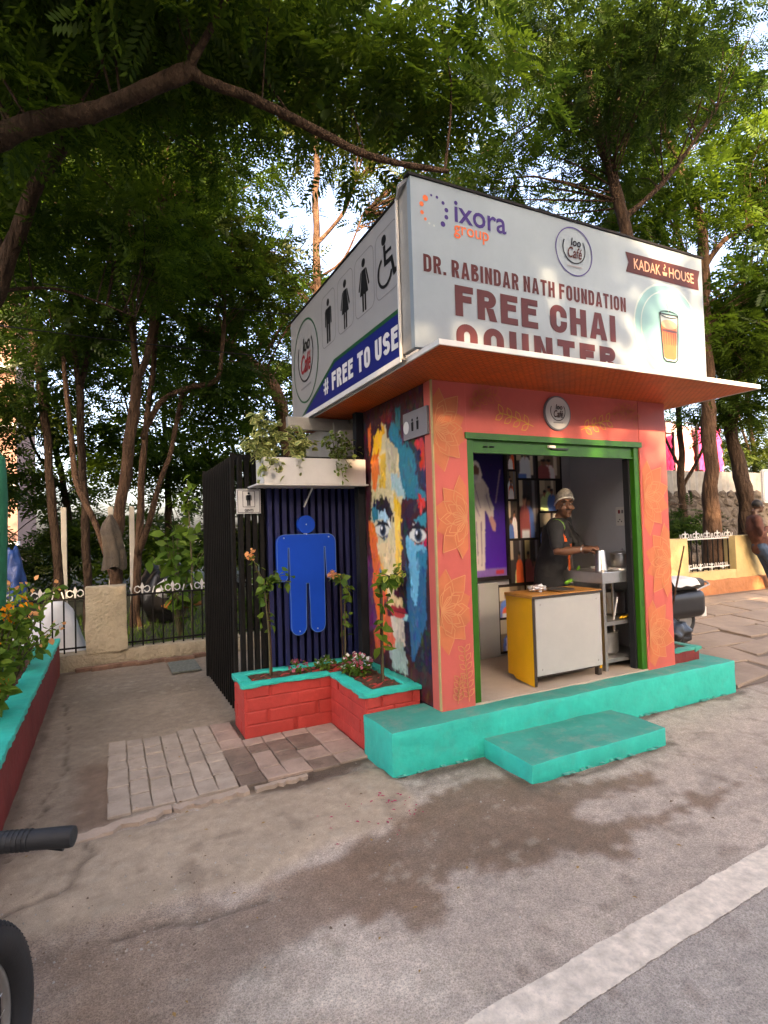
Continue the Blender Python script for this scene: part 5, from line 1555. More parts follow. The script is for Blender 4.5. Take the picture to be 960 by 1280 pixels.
trailing('trailing_plant', 'cream edged plant leaning out of the middle of white flower box', (1.50, 4.76, 2.235),
         runs_from((1.50, 4.76, 2.22), [(1.44, 4.70, 2.56), (1.52, 4.66, 2.50), (1.46, 4.585, 2.18), (1.55, 4.70, 2.40), (1.62, 4.74, 2.42), (1.40, 4.68, 2.36)], 0.1), 170, 0.07, 'plants in the white flower box', VARI, 3)
trailing('trailing_plant', 'small leaved plant hanging over the right half of white flower box', (1.86, 4.76, 2.235),
         runs_from((1.86, 4.76, 2.22), [(1.80, 4.70, 2.50), (1.92, 4.70, 2.50), (1.86, 4.58, 2.10), (1.80, 4.58, 2.18), (1.92, 4.585, 2.2), (1.72, 4.72, 2.42), (2.0, 4.70, 2.42), (1.86, 4.6, 2.3), (2.06, 4.7, 2.36)], 0.1), 420, 0.045, 'plants in the white flower box', ((0.05, 0.12, 0.02), (0.30, 0.36, 0.11)), 5)

# ------------------------------------------------------------------ red planter with brick courses
pln = thing('brick_planter', 'red stepped brick planter with teal coping in front of blue screen', 'planter', (1.5, 4.3, 0))
core = MB()
core.box(0.945, 2.12, 4.515, 4.90, 0.0, 0.415)
core.box(1.675, 2.12, 3.785, 4.515, 0.0, 0.4148)
core.build('core', M['red'], pln)
def brick_mesh():
    b = 0.10
    o = [(0, 0), (1, 0), (1, 1), (0, 1)]
    i = [(0.03, 0.09), (0.97, 0.09), (0.97, 0.91), (0.03, 0.91)]
    vs = [(x, 0.5, z) for x, z in o] + [(x, -0.3, z) for x, z in o] + [(x, -0.5, z) for x, z in i]
    fs = [(8, 9, 10, 11)] + [(k, (k + 1) % 4, 4 + (k + 1) % 4, 4 + k) for k in range(4)] + [(4 + k, 4 + (k + 1) % 4, 8 + (k + 1) % 4, 8 + k) for k in range(4)] + [(3, 2, 1, 0)]
    return mesh_of(MB().add(vs, fs), 'brick', M['red'])
BM_ = brick_mesh()
def brick_face(p0, p1, zs, blen, inward, skip=0):
    """courses of painted bricks along p0->p1"""
    v = Vector(p1) - Vector(p0)
    Lf = v.length
    ang = math.atan2(v.y, v.x)
    for ci, (za, zb) in enumerate(zip(zs[:-1], zs[1:])):
        x = -blen * (0.5 if ci % 2 else 0.0) - r.random() * 0.03
        while x < Lf - 0.005:
            a, b = max(0, x), min(Lf, x + blen * (0.92 + r.random() * 0.16))
            x += blen
            if b - a < 0.03: continue
            g = 0.0014
            pos = Vector(p0) + v.normalized() * (a + g)
            shared('brick', BM_, pln, (pos.x, pos.y, za + g), (0, 0, ang + (r.random() - 0.5) * 0.006), (b - a - 2 * g, 0.014 + r.random() * 0.006, zb - za - 2 * g))
ZS = [0.0, 0.105, 0.21, 0.315, 0.414]
brick_face((0.945, 4.51, 0), (1.672, 4.51, 0), ZS, 0.42, 0)
brick_face((1.67, 4.51, 0), (1.67, 3.78, 0), ZS, 0.42, 0)
brick_face((1.672, 3.78, 0), (2.12, 3.78, 0), ZS[2:], 0.26, 0)
brick_face((1.672, 3.78, 0), (2.12, 3.78, 0), ZS[:3], 0.26, 0)
brick_face((0.94, 4.90, 0), (0.94, 4.51, 0), ZS, 0.28, 0)
# coping: ragged-edged teal band round the beds
def coping(poly_out, poly_in, z0, z1, name, parent, mat, seed):
    rr = random.Random(seed)
    mb = MB()
    def dens(P, jit):
        out = []
        for a, b in zip(P, P[1:] + P[:1]):
            k = max(2, int(math.hypot(b[0] - a[0], b[1] - a[1]) / 0.045))
            for i in range(k):
                t = i / k
                out.append((a[0] + (b[0] - a[0]) * t + (rr.random() - 0.5) * jit, a[1] + (b[1] - a[1]) * t + (rr.random() - 0.5) * jit))
        return out
    return dens
def coping_strip(mb, a, b, w0, w1, z0, z1, rr):
    """one straight coping run from a to b; w0/w1 = offsets left of travel"""
    v = Vector((b[0] - a[0], b[1] - a[1], 0)); Lc = v.length; v.normalize()
    nrm = Vector((-v.y, v.x, 0))
    k = max(2, int(Lc / 0.05))
    rows = []
    for i in range(k + 1):
        p = Vector((a[0], a[1], 0)) + v * (Lc * i / k)
        e0, e1 = (rr.random() - 0.5) * 0.012, (rr.random() - 0.5) * 0.014
        zz = z1 + (rr.random() - 0.5) * 0.006
        q0, q1 = p + nrm * (w0 + e0), p + nrm * (w1 + e1)
        rows.append([(q0.x, q0.y, z0 + (rr.random() - 0.5) * 0.012), (q0.x, q0.y, zz - 0.006), (q0.x + nrm.x * 0.008, q0.y + nrm.y * 0.008, zz), (q1.x - nrm.x * 0.008, q1.y - nrm.y * 0.008, zz), (q1.x, q1.y, zz - 0.008), (q1.x, q1.y, z0 - 0.02)])
    vs = [p for rw in rows for p in rw]
    fs = []
    for i in range(k):
        for j in range(5):
            fs.append((i * 6 + j, i * 6 + j + 1, (i + 1) * 6 + j + 1, (i + 1) * 6 + j))
    fs += [tuple(range(5, -1, -1)), tuple(k * 6 + j for j in range(6))]
    mb.add(vs, fs)
rr = random.Random(17)
for k, (a, b, w) in enumerate((((0.915, 4.485), (1.655, 4.485), 0.10), ((1.655, 4.49), (1.655, 3.755), -0.0), ((1.64, 3.755), (2.128, 3.755), 0.10), ((2.128, 3.86), (2.128, 4.92), 0.10), ((2.03, 4.92), (0.915, 4.92), 0.10), ((0.915, 4.82), (0.915, 4.585), 0.10))):
    mb = MB()
    if k == 1:
        coping_strip(mb, (1.64, 4.485), (1.64, 3.856), 0.0, 0.115, 0.405, 0.4345, rr)
    else:
        coping_strip(mb, a, b, 0.0, w, 0.405, 0.433 + 0.0012 * k, rr)
    mb.build('coping', M['teal'], pln, smooth='auto')
sl = MB()
for (x0, x1, y0, y1) in ((1.0, 2.03, 4.58, 4.83), (1.745, 2.03, 3.85, 4.58)):
    k1, k2 = int((x1 - x0) / 0.035), int((y1 - y0) / 0.035)
    vs = [(x0 + (x1 - x0) * i / k1, y0 + (y1 - y0) * j / k2, 0.418 + (rr.random() - 0.5) * 0.018) for j in range(k2 + 1) for i in range(k1 + 1)]
    sl.add(vs, [(j * (k1 + 1) + i, j * (k1 + 1) + i + 1, (j + 1) * (k1 + 1) + i + 1, (j + 1) * (k1 + 1) + i) for j in range(k2) for i in range(k1)])
sl.build('soil', M['soil'], pln)

# staked climbers
def climber(label, base, path, n, size, seed, tip=None, stake=None):
    t = thing('climber', label, 'plant', base)
    st = MB().tube(path, [0.009 - 0.005 * i / (len(path) - 1) for i in range(len(path))], 6)
    st.build('stem', M['stem'], t)
    if stake:
        MB().tube(stake, 0.008, 6).build('stake', M['bark_pale'], t)
    rng = np.random.RandomState(seed)
    p, d = along(path[1:], n, rng, 0.02, 0.8, -0.45)
    leaves('foliage', p, d, size, LEAF['plant'], t, seed, 1.1)
    if tip is not None:
        p = np.array(tip) + rng.randn(22, 3) * 0.022
        tag(leaves('flowers', p, rng.randn(22, 3), 0.032, FLOW['peach'], t, seed, 1.6), kind='stuff')
    return t
FLOW = {k: leaf_mat(k + '_petal', c_, c_, 0.3) for k, c_ in dict(peach=(0.75, 0.36, 0.14), orange=(0.80, 0.30, 0.02), white=(0.75, 0.74, 0.70), pink=(0.45, 0.12, 0.16), magenta=(0.6, 0.05, 0.2)).items()}
climber('thin climber with peach flowers staked before the black slats', (1.20, 4.72, 0.42), [(1.20, 4.72, 0.42), (1.195, 4.72, 0.8), (1.17, 4.71, 1.1), (1.16, 4.70, 1.22), (1.10, 4.69, 1.33), (1.06, 4.68, 1.44)], 40, 0.075, 11, (1.05, 4.68, 1.46), [(1.215, 4.725, 0.40), (1.20, 4.725, 1.15)])
tw = trailing('climber_shoot', 'leafy side shoot of the climber reaching towards the blue man sign', (1.17, 4.71, 1.18), runs_from((1.17, 4.71, 1.18), [(1.36, 4.72, 1.26), (1.40, 4.70, 1.20), (1.25, 4.70, 1.28)], 0.03), 46, 0.07, None, VARI, 9, LEAF['plant'])
climber('thin climber with drooping leaves staked right of the blue man sign', (1.88, 4.70, 0.42), [(1.88, 4.70, 0.42), (1.885, 4.70, 0.7), (1.89, 4.70, 1.0), (1.92, 4.69, 1.08), (1.87, 4.69, 1.2), (1.80, 4.68, 1.24)], 44, 0.07, 12, (1.77, 4.68, 1.24), [(1.86, 4.705, 0.40), (1.855, 4.705, 1.2)])
climber('taller climber with yellow green tip leaves in front of mural', (1.94, 4.05, 0.42), [(1.94, 4.05, 0.42), (1.945, 4.05, 0.7), (1.95, 4.05, 1.0), (1.955, 4.05, 1.22), (2.0, 4.02, 1.24), (2.05, 3.98, 1.24)], 46, 0.10, 13, None, [(1.93, 4.056, 0.40), (1.945, 4.056, 1.22)])
trailing('climber_shoot', 'curling tip shoot of climber against the mural', (2.03, 3.99, 1.23), runs_from((2.03, 3.99, 1.23), [(2.075, 3.93, 1.36), (2.09, 3.90, 1.30), (1.93, 4.04, 1.27)], 0.02), 40, 0.06, None, ((0.10, 0.19, 0.02), (0.4, 0.42, 0.08)), 19)
def bush(label, c, R, n, size, fl, seed, nf=40):
    t = thing('flowering_plant', label, 'plant', c)
    rng = np.random.RandomState(seed)
    u = rng.randn(n, 3); u /= np.linalg.norm(u, axis=1, keepdims=True)
    rad = R * rng.rand(n) ** 0.4
    p = np.array(c) + np.array([0, 0, R * 0.55]) + u * rad[:, None] * np.array([1, 1, 0.6])
    p[:, 2] = np.maximum(p[:, 2], c[2] + 0.01)
    leaves('foliage', p, u + rng.randn(n, 3) * 0.5 + np.array([0, 0, 0.2]), size, LEAF['plant'], t, seed, 0.9, None, (0, 0.6))
    for kk, f in enumerate(fl):
        u = rng.randn(nf, 3); u[:, 2] = abs(u[:, 2]); u /= np.linalg.norm(u, axis=1, keepdims=True)
        p = np.array(c) + np.array([0, 0, R * 0.6]) + u * R * np.array([1, 1, 0.65])
        tag(leaves('flowers', p, rng.randn(nf, 3) + u, size * 0.75, FLOW[f], t, seed + kk, 1.7), kind='stuff')
    MB().tube([c, (c[0], c[1], c[2] + R * 0.5)], 0.01, 6).build('stem', M['stem'], t)
    return t
bush('low pink and white flowering plant at the corner of red planter', (1.84, 4.36, 0.42), 0.125, 260, 0.045, ['pink', 'white'], 41, 46)
bush('tiny pink flower clump beside the first climber in red planter', (1.44, 4.70, 0.42), 0.075, 50, 0.04, ['pink'], 42, 34)
bush('small green seedling with white buds between the climbers', (1.68, 4.70, 0.42), 0.075, 110, 0.04, ['white'], 43, 5)

# ------------------------------------------------------------------ left planter
lpn = thing('long_planter', 'long red planter wall with bright teal top along left side of path', 'planter', (-0.8, 5.6, 0))
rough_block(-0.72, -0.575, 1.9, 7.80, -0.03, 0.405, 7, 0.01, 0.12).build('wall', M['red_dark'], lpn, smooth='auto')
mb = MB()
coping_strip(mb, (-0.565, 1.9), (-0.565, 7.81), 0.0, 0.165, 0.385, 0.432, random.Random(9))
mb.build('coping', M['teal'], lpn, smooth='auto')
MB().box(-2.0, -0.58, 7.66, 7.80, 0.0, 0.36).build('end_wall', M['teal_worn'], lpn)
mb = MB()
k1, k2 = 18, 70
vs = [(-2.4 + 1.69 * i / k1, 1.9 + 5.74 * j / k2, 0.24 + (rr.random() - 0.5) * 0.03) for j in range(k2 + 1) for i in range(k1 + 1)]
mb.add(vs, [(j * (k1 + 1) + i, j * (k1 + 1) + i + 1, (j + 1) * (k1 + 1) + i + 1, (j + 1) * (k1 + 1) + i) for j in range(k2) for i in range(k1)])
mb.build('soil', M['soil'], lpn)
def shrub(label, c, h, w, n, size, flo, seed, tint=(0, 1), nf=26, nb=9):
    t = thing('shrub', label, 'shrub', c)
    rng = np.random.RandomState(seed)
    st = MB(); P, Dd, tips = [], [], []
    for k in range(nb):
        a = rng.rand() * 6.28; rr_ = w * (0.3 + 0.7 * rng.rand())
        e = (c[0] + rr_ * math.cos(a), c[1] + rr_ * math.sin(a), c[2] + h * (0.45 + 0.55 * rng.rand()))
        q = runs_from(c, [e], h * 0.12)[0]
        st.tube(q, [0.010 - 0.0012 * i for i in range(6)], 5)
        p, d = along(q[1:], n // nb, rng, 0.03)
        P.append(p); Dd.append(d); tips.append(e)
    st.build('stem', M['stem'], t)
    leaves('foliage', np.concatenate(P), np.concatenate(Dd), size, LEAF['plant'], t, seed, 1.0, None, tint)
    if flo:
        tp_ = np.array(tips)[rng.randint(0, nb, nf)] + rng.randn(nf, 3) * 0.03
        tag(leaves('flowers', tp_, rng.randn(nf, 3), size * 0.55, FLOW[flo], t, seed, 1.6), kind='stuff')
    return t
shrub('leafy shrub with orange flowers at the near end of left planter', (-0.84, 4.62, 0.25), 0.80, 0.30, 360, 0.10, 'orange', 51, nf=60, nb=14)
shrub('bright leafy shrub with yellow orange blossom in middle of left planter', (-0.88, 5.35, 0.25), 1.0, 0.36, 420, 0.10, 'orange', 52, nf=60, nb=14)
shrub('tall wispy shrub with peach flowers arching over left planter', (-0.86, 6.2, 0.25), 1.0, 0.58, 340, 0.095, 'peach', 53, nf=40, nb=12)
shrub('dark green shrub at the far end of left planter', (-1.05, 6.9, 0.25), 0.62, 0.40, 280, 0.085, None, 54, (0, 0.5))
shrub('small plant trailing over soil at near end of left planter', (-0.88, 3.75, 0.25), 0.34, 0.20, 110, 0.075, None, 55)
shrub('broad leaved dark plant at the back of left planter', (-1.5, 5.6, 0.25), 0.8, 0.45, 260, 0.11, None, 56, (0, 0.5))
net = thing('netting_roll', 'upright roll of green shade netting at the left edge by planter', 'netting', (-0.87, 5.52, 0.24))
M['net'] = pmat('green_netting', (0.012, 0.17, 0.085), 0.7, 0.25, 6, 0.6, 90)
MB().tube([(-0.87, 5.52, 0.24), (-0.86, 5.52, 1.3), (-0.845, 5.51, 2.0), (-0.835, 5.51, 2.32), (-0.83, 5.51, 2.38)], [0.05, 0.085, 0.085, 0.06, 0.01], 10).build('net_fabric', M['net'], net, smooth=True)
MB().tube([(-0.87, 5.52, 0.24), (-0.825, 5.51, 2.44)], 0.012, 6).build('pole', M['black_iron'], net)

# ------------------------------------------------------------------ right-hand small planter and things on it
rp = thing('small_planter', 'small red planter with teal coping on right end of plinth', 'planter', (4.86, 3.8, 0.3))
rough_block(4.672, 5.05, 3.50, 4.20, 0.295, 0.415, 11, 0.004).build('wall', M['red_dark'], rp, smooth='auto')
mb = MB()
for k, (a, b) in enumerate((((4.672, 3.488), (5.062, 3.488)), ((5.062, 3.488), (5.062, 4.21)), ((5.062, 4.21), (4.672, 4.21)))):
    mb = MB()
    coping_strip(mb, a, b, 0.0, 0.085, 0.40, 0.424 + 0.002 * k, rr)
    mb.build('coping', M['teal_worn'], rp, smooth='auto')
MB().box(4.673, 4.972, 3.58, 4.12, 0.4155, 0.419).build('soil', M['soil'], rp)
bk = thing('scooter', 'parked black scooter with a white sheet on its seat behind right pillar', 'scooter', (6.4, 4.75, 0.13))
Z0 = fz(4.75) + 0.012
def torus(mb, c, R, rr_, axis, n=32, k=10):
    ax_ = Vector(axis).normalized(); e1 = Vector((0, 0, 1)); e2 = ax_.cross(e1).normalized()
    vs, fs = [], []
    for i in range(n):
        a = 2 * math.pi * i / n
        d = e1 * math.sin(a) + e2 * math.cos(a)
        for j in range(k):
            b = 2 * math.pi * j / k
            vs.append(Vector(c) + d * (R + rr_ * math.cos(b)) + ax_ * rr_ * math.sin(b))
    for i in range(n):
        for j in range(k):
            fs.append((i * k + j, ((i + 1) % n) * k + j, ((i + 1) % n) * k + (j + 1) % k, i * k + (j + 1) % k))
    return mb.add(vs, fs)
for nm, cx in (('front_wheel', 5.35), ('rear_wheel', 6.55)):
    w = torus(MB(), (cx, 4.75, Z0 + 0.21), 0.16, 0.05, (0, 1, 0)).build(nm, M['rubber'], bk, smooth=True)
    hb = MB().tube([(cx, 4.71, Z0 + 0.21), (cx, 4.79, Z0 + 0.21)], 0.12, 16).build('rim', M['steel_dull'], w)
bodym = MB().bbox(6.02, 6.86, 4.60, 4.90, Z0 + 0.24, Z0 + 0.60, 0.09).bbox(5.62, 6.3, 4.62, 4.88, Z0 + 0.20, Z0 + 0.30, 0.04).limb([((5.70, 4.75, Z0 + 0.25), 0.11), ((5.58, 4.75, Z0 + 0.65), 0.10), ((5.55, 4.75, Z0 + 0.88), 0.08)])
bo = baked(bodym.build('body', M['plastic_black'], bk), [('REMESH', dict(mode='VOXEL', voxel_size=0.02)), ('SMOOTH', dict(factor=0.6, iterations=5))])
seat = MB().bbox(5.98, 6.84, 4.61, 4.89, Z0 + 0.605, Z0 + 0.74, 0.05).build('seat', M['rubber'], bk, smooth='auto')
MB().bbox(6.855, 6.875, 4.68, 4.82, Z0 + 0.45, Z0 + 0.52, 0.006).build('tail_lamp', M['ink_red'], bk)
MB().bbox(6.80, 6.90, 4.66, 4.84, Z0 + 0.24, Z0 + 0.36, 0.004).build('number_plate', M['plastic_white'], bk)
MB().tube([(6.60, 4.58, Z0 + 0.60), (6.84, 4.57, Z0 + 0.66), (6.92, 4.66, Z0 + 0.68), (6.92, 4.84, Z0 + 0.68), (6.84, 4.93, Z0 + 0.66), (6.60, 4.92, Z0 + 0.60)], 0.012, 8).build('grab_rail', M['steel_dull'], bk)
MB().tube([(5.60, 4.42, Z0 + 0.98), (5.56, 4.58, Z0 + 0.94), (5.55, 4.75, Z0 + 0.93), (5.56, 4.92, Z0 + 0.94), (5.60, 5.08, Z0 + 0.98)], 0.018, 8).build('handlebar', M['plastic_black'], bk)
sh_ = MB()
n1, n2 = 14, 16
for i in range(n1 + 1):
    for j in range(n2 + 1):
        u = -1 + 2 * i / n1; v = -1 + 2 * j / n2
        x = 6.40 + u * 0.24; y = 4.75 + v * 0.20
        z = Z0 + 0.758 - 0.34 * max(0, abs(v) - 0.70) ** 1.1 + 0.008 * math.sin(7 * u + 4 * v)
        sh_.v.append((x, y, z))
for i in range(n1):
    for j in range(n2):
        a = i * (n2 + 1) + j
        sh_.f.append((a, a + 1, a + n2 + 2, a + n2 + 1)); sh_.mi.append(0)
cl = sh_.build('white_cloth', M['white_cloth'], None, smooth=True)
tag(cl, 'white sheet lying over the seat of the black scooter', 'cloth')
bag = bmesh.new(); bmesh.ops.create_icosphere(bag, subdivisions=4, radius=1)
for v in bag.verts:
    k = 1 + 0.28 * mnoise.noise(v.co * 2.3) + 0.14 * abs(mnoise.noise(v.co * 6))
    v.co = Vector((5.85 + v.co.x * 0.30 * k, 4.45 + v.co.y * 0.20 * k, 0.30 + v.co.z * 0.17 * k)); v.co.z = max(v.co.z, fz(4.45) + 0.02)
me = bpy.data.meshes.new('rubbish_bag'); bag.to_mesh(me); bag.free(); me.materials.append(M['plastic_black'])
me.polygons.foreach_set('use_smooth', [True] * len(me.polygons))
bo_ = bpy.data.objects.new('rubbish_bag', me); COL.objects.link(bo_)
tag(bo_, 'crumpled black rubbish bag on the pavement behind small planter', 'bag')
stk = MB().tube([(4.74, 3.64, 0.419), (4.90, 3.63, 0.90), (5.06, 3.62, 1.38)], [0.011, 0.010, 0.008], 6).build('wooden_stick', M['bark_pale'])
tag(stk, 'wooden stick leaning in the small planter at right pillar', 'stick')
bush('sparse green plant at foot of the wooden stick', (4.84, 3.80, 0.42), 0.12, 60, 0.06, ['white'], 77, 3)

# ------------------------------------------------------------------ park fence behind the path
def ornament_mesh(mat):
    mb = MB()
    mb.prism([(-0.010, 0), (0.010, 0), (0.012, 0.05), (0.026, 0.085), (0, 0.145), (-0.026, 0.085), (-0.012, 0.05)], (0, 0.006, 0), (1, 0, 0), (0, 0, 1), (0, -0.012, 0))
    for s in (-1, 1):
        pts = [(s * (0.058 + 0.036 * math.cos(a)), 0, 0.055 + 0.042 * math.sin(a)) for a in [math.radians(d) for d in (200, 240, 280, 330, 20, 60, 100, 150)]]
        if s < 0: pts = pts
        mb.tube(pts, 0.0085, 6)
        mb.tube([(s * 0.125, 0, 0.0), (s * 0.148, 0, 0.085)], 0.0085, 6)
    return mesh_of(mb, 'ornament', mat)
M['white_iron'] = pmat('white_painted_iron', (0.62, 0.61, 0.57), 0.6, 0.15, 8, 0.2, 40)
ORN = ornament_mesh(M['white_iron'])
BAR = mesh_of(MB().box(-0.009, 0.009, -0.009, 0.009, 0, 1), 'bar', M['black_iron'])
def railing(name, label, x0, x1, y, z0, zr, step, mats, orn_step=3, orn0=1):
    t = thing(name, label, 'railing', ((x0 + x1) / 2, y, z0))
    MB().box(x0, x1, y - 0.012, y + 0.012, zr, zr + 0.022).build('top_rail', mats, t)
    MB().box(x0, x1, y - 0.012, y + 0.012, z0 + 0.06, z0 + 0.08).build('bottom_rail', mats, t)
    k, x = 0, x0 + step * 0.5
    while x < x1 - 0.02:
        shared('bar', BAR, t, (x, y, z0), (0, 0, 0), (1, 1, zr - z0))
        if (k - orn0) % orn_step == 0:
            shared('ornament', ORN, t, (x, y, zr + 0.022))
        x += step; k += 1
    return t
fw_ = thing('low_wall', 'low rough cream wall carrying the park railing', 'wall', (0.5, 8.0, 0))
rough_block(-4.0, 4.3, 7.86, 8.12, -0.02, 0.20, 21, 0.012, 0.16).build('base', M['plaster_yellow'], fw_, smooth='auto')
rough_block(-0.30, 0.17, 7.84, 8.14, 0.19, 1.01, 22, 0.014, 0.10).build('pier', M['plaster_yellow'], fw_, smooth='auto')
rough_block(-4.0, -3.6, 7.84, 8.14, 0.19, 1.01, 23, 0.014, 0.12).build('pier', M['plaster_yellow'], fw_, smooth='auto')
rough_block(3.2, 3.66, 7.84, 8.14, 0.19, 1.01, 24, 0.014, 0.12).build('pier', M['plaster_yellow'], fw_, smooth='auto')
railing('park_railing', 'black park railing with white scroll tops left of the cream pier', -3.6, -0.302, 7.99, 0.19, 0.86, 0.125, M['black_iron'], 3, 1)
railing('park_railing', 'black park railing with white scroll tops between cream pier and gate', 0.172, 3.2, 7.99, 0.19, 0.86, 0.125, M['black_iron'], 3, 1)
r = random.Random(6)
rb = mesh_of(MB().bbox(-0.5, 0.5, -0.5, 0.5, 0, 1, 0.10), 'loose_brick', pmat('old_brick', (0.22, 0.125, 0.085), 0.95, 0.4, 7, 0.9, 30, dirt=0.5))
pile = thing('loose_bricks', 'row of broken old bricks along foot of the low park wall', 'brick', (0.3, 7.75, 0))
for k in range(9):
    shared('loose_brick', rb, pile, (-0.32 + k * 0.17, 7.76 + r.random() * 0.06, 0.0), (0, 0, (r.random() - 0.5) * 0.5), (0.15 + r.random() * 0.07, 0.09, 0.035 + r.random() * 0.025))
tile = MB().bbox(0.62, 0.95, 7.0, 7.6, 0.008, 0.028, 0.004).build('doormat', pmat('faded_mat', (0.16, 0.17, 0.14), 0.95, 0.4, 30, 0.6, 90))
tag(tile, 'faded patterned floor mat by the gate at end of path', 'mat')

# ------------------------------------------------------------------ right-hand boundary
rw = thing('yellow_wall', 'sunlit yellow boundary wall with terracotta base at right', 'wall', (10.2, 6.7, 0.25))
rough_block(7.0, 9.33, 6.60, 6.86, 0.2, 1.29, 31, 0.008, 0.18).build('pier', M['plaster_warm'], rw, smooth='auto')
rough_block(9.33, 10.72, 6.60, 6.86, 0.2, 0.66, 32, 0.008, 0.16).build('sill_wall', M['plaster_warm'], rw, smooth='auto')
rough_block(10.72, 13.4, 6.60, 6.86, 0.2, 1.29, 33, 0.008, 0.18).build('pier', M['plaster_warm'], rw, smooth='auto')
rough_block(7.0, 13.4, 6.52, 6.60, 0.2, 0.50, 34, 0.02, 0.14).build('base_course', M['terracotta'], rw, smooth='auto')
BAR2 = BAR
rl = railing('wall_railing', 'white and dark iron railing set in opening of the yellow wall', 9.36, 10.70, 6.72, 0.66, 1.25, 0.155, M['white_iron'], 2, 0)
for k in range(4):
    shared('ornament', ORN, rl, (9.5 + k * 0.33, 6.72, 0.80), (math.pi, 0, 0))
sw_ = thing('stone_wall', 'tall dark rubble stone wall behind the yellow wall', 'wall', (13, 9.6, 0))
MB().box(6.0, 26, 9.62, 10.0, 0, 2.25).build('core', M['stone_wall'], sw_)
ST = []
for sdd in range(4):
    q = MB()
    bm = bmesh.new(); bmesh.ops.create_icosphere(bm, subdivisions=1, radius=0.5)
    for v in bm.verts:
        v.co *= 1 + 0.35 * mnoise.noise(v.co * 2 + Vector((sdd * 5, 0, 0)))
    bm.verts.index_update()
    q.add([v.co[:] for v in bm.verts], [[v.index for v in f.verts] for f in bm.faces]); bm.free()
    ST.append(mesh_of(q, 'stone', M['stone_wall']))
r = random.Random(14)
z = 0.2
while z < 2.2:
    h = 0.22 + r.random() * 0.1
    x = 9.0 + r.random() * 0.2
    while x < 19:
        w = 0.3 + r.random() * 0.3
        shared('stone', r.choice(ST), sw_, (x + w / 2, 9.62, z + h / 2), (r.random() * 0.3, r.random() * 0.3, 0), (w * 1.02, 0.16, h * 1.05))
        x += w
    z += h
gf = thing('sheet_fence', 'grey corrugated sheet fence above the dark stone wall', 'fence', (14, 10.4, 2.2))
cs = MB(); n = 120
for i in range(n + 1):
    x = 9.0 + 13 * i / n
    y = 10.3 + 0.03 * math.sin(i * 1.9)
    cs.v += [(x, y, 1.8), (x, y, 3.0)]
for i in range(n):
    cs.f.append((2 * i, 2 * i + 2, 2 * i + 3, 2 * i + 1)); cs.mi.append(0)
cs.build('sheet', pmat('weathered_sheet', (0.12, 0.12, 0.115), 0.7, 0.3, 3, 0.2, 30), gf)
for x in (9.0, 12.2, 15.4, 18.6, 21.8):
    MB().box(x, x + 0.08, 10.36, 10.44, 0.0, 3.05).build('post', M['black_iron'], gf)
def cloth_panel(name, label, x0, x1, y, z0, z1, mat, seed):
    mb = MB(); n1, n2 = 26, 12
    rr_ = random.Random(seed)
    for i in range(n1 + 1):
        for j in range(n2 + 1):
            x = x0 + (x1 - x0) * i / n1; zz = z0 + (z1 - z0) * j / n2
            mb.v.append((x, y + 0.10 * math.sin(i * 1.3 + seed) * (1.2 - j / n2) + 0.03 * math.sin(j * 2.1), zz - 0.12 * math.sin(math.pi * i / n1) * j / n2))
    for i in range(n1):
        for j in range(n2):
            a = i * (n2 + 1) + j
            mb.f.append((a, a + n2 + 1, a + n2 + 2, a + 1)); mb.mi.append(0)
    t = thing(name, label, 'fabric', ((x0 + x1) / 2, y, z0))
    mb.build('cloth', mat, t, smooth=True)
    MB().tube([(x0, y, z1), (x1, y, z1)], 0.02, 6).build('rope', M['bark'], t)
    for x in (x0, x1):
        MB().tube([(x, y, 0), (x, y, z1 + 0.05)], 0.04, 6).build('pole', M['black_iron'], t)
cloth_panel('pink_drape', 'bright pink hanging cloth seen just right of the coral pillar', 13.6, 14.55, 10.6, 3.05, 4.1, M['pink'], 1)
cloth_panel('pink_drape', 'wide pale pink and white cloth behind the stone wall', 15.0, 17.6, 11.2, 3.0, 4.6, M['pink_pale'], 2)
cloth_panel('pink_drape', 'deep pink cloth hanging left of the leaning dark trunk', 16.2, 17.3, 11.0, 3.1, 4.5, M['pink'], 3)
rs = thing('notice_sign', 'pale notice board on a post at the right edge', 'sign', (9.5, 5.0, 0.2))
MB().prism(rrect((9.33, 2.12), 0.26, 0.26, 0.05), (0, 5.15, 0), FX, FZ, (0, -0.03, 0)).build('board', M['plastic_white'], rs)
bd = rrect((9.33, 2.12), 0.235, 0.235, 0.04)
MB().band(bd + bd[:1], 0.012, (0, 5.117, 0), FX, FZ).build('border', M['ink_grey'], rs, fix=False)
MB().box(9.40, 9.45, 5.155, 5.195, 0.1, 2.3).build('post', M['grey_metal'], rs)

# ------------------------------------------------------------------ people
M['skin'] = pmat('brown_skin', (0.19, 0.088, 0.050), 0.45, 0.12, 20, 0.1, 80)
M['skin_dark'] = pmat('dark_brown_skin', (0.075, 0.036, 0.020), 0.5, 0.12, 20, 0.1, 80)
M['shirt_grey'] = pmat('charcoal_polo', (0.026, 0.027, 0.030), 0.85, 0.2, 9, 0.5, 14, bdist=0.02)
M['shirt_green'] = pmat('green_stripe', (0.16, 0.42, 0.03), 0.8, 0.1, 9, 0.1, 60)
M['shirt_orange'] = pmat('orange_stripe', (0.75, 0.13, 0.02), 0.8, 0.1, 9, 0.1, 60)
M['shirt_white'] = pmat('white_stripe', (0.55, 0.58, 0.50), 0.8, 0.1, 9, 0.1, 60)
M['trouser'] = pmat('dark_trousers', (0.02, 0.02, 0.022), 0.85, 0.2, 9, 0.3, 40)
M['hair'] = pmat('black_hair', (0.010, 0.009, 0.008), 0.6, 0.2, 40, 0.4, 120)
M['eye_white'] = pmat('eye_white', (0.55, 0.52, 0.48), 0.3, 0.02, 5, 0)
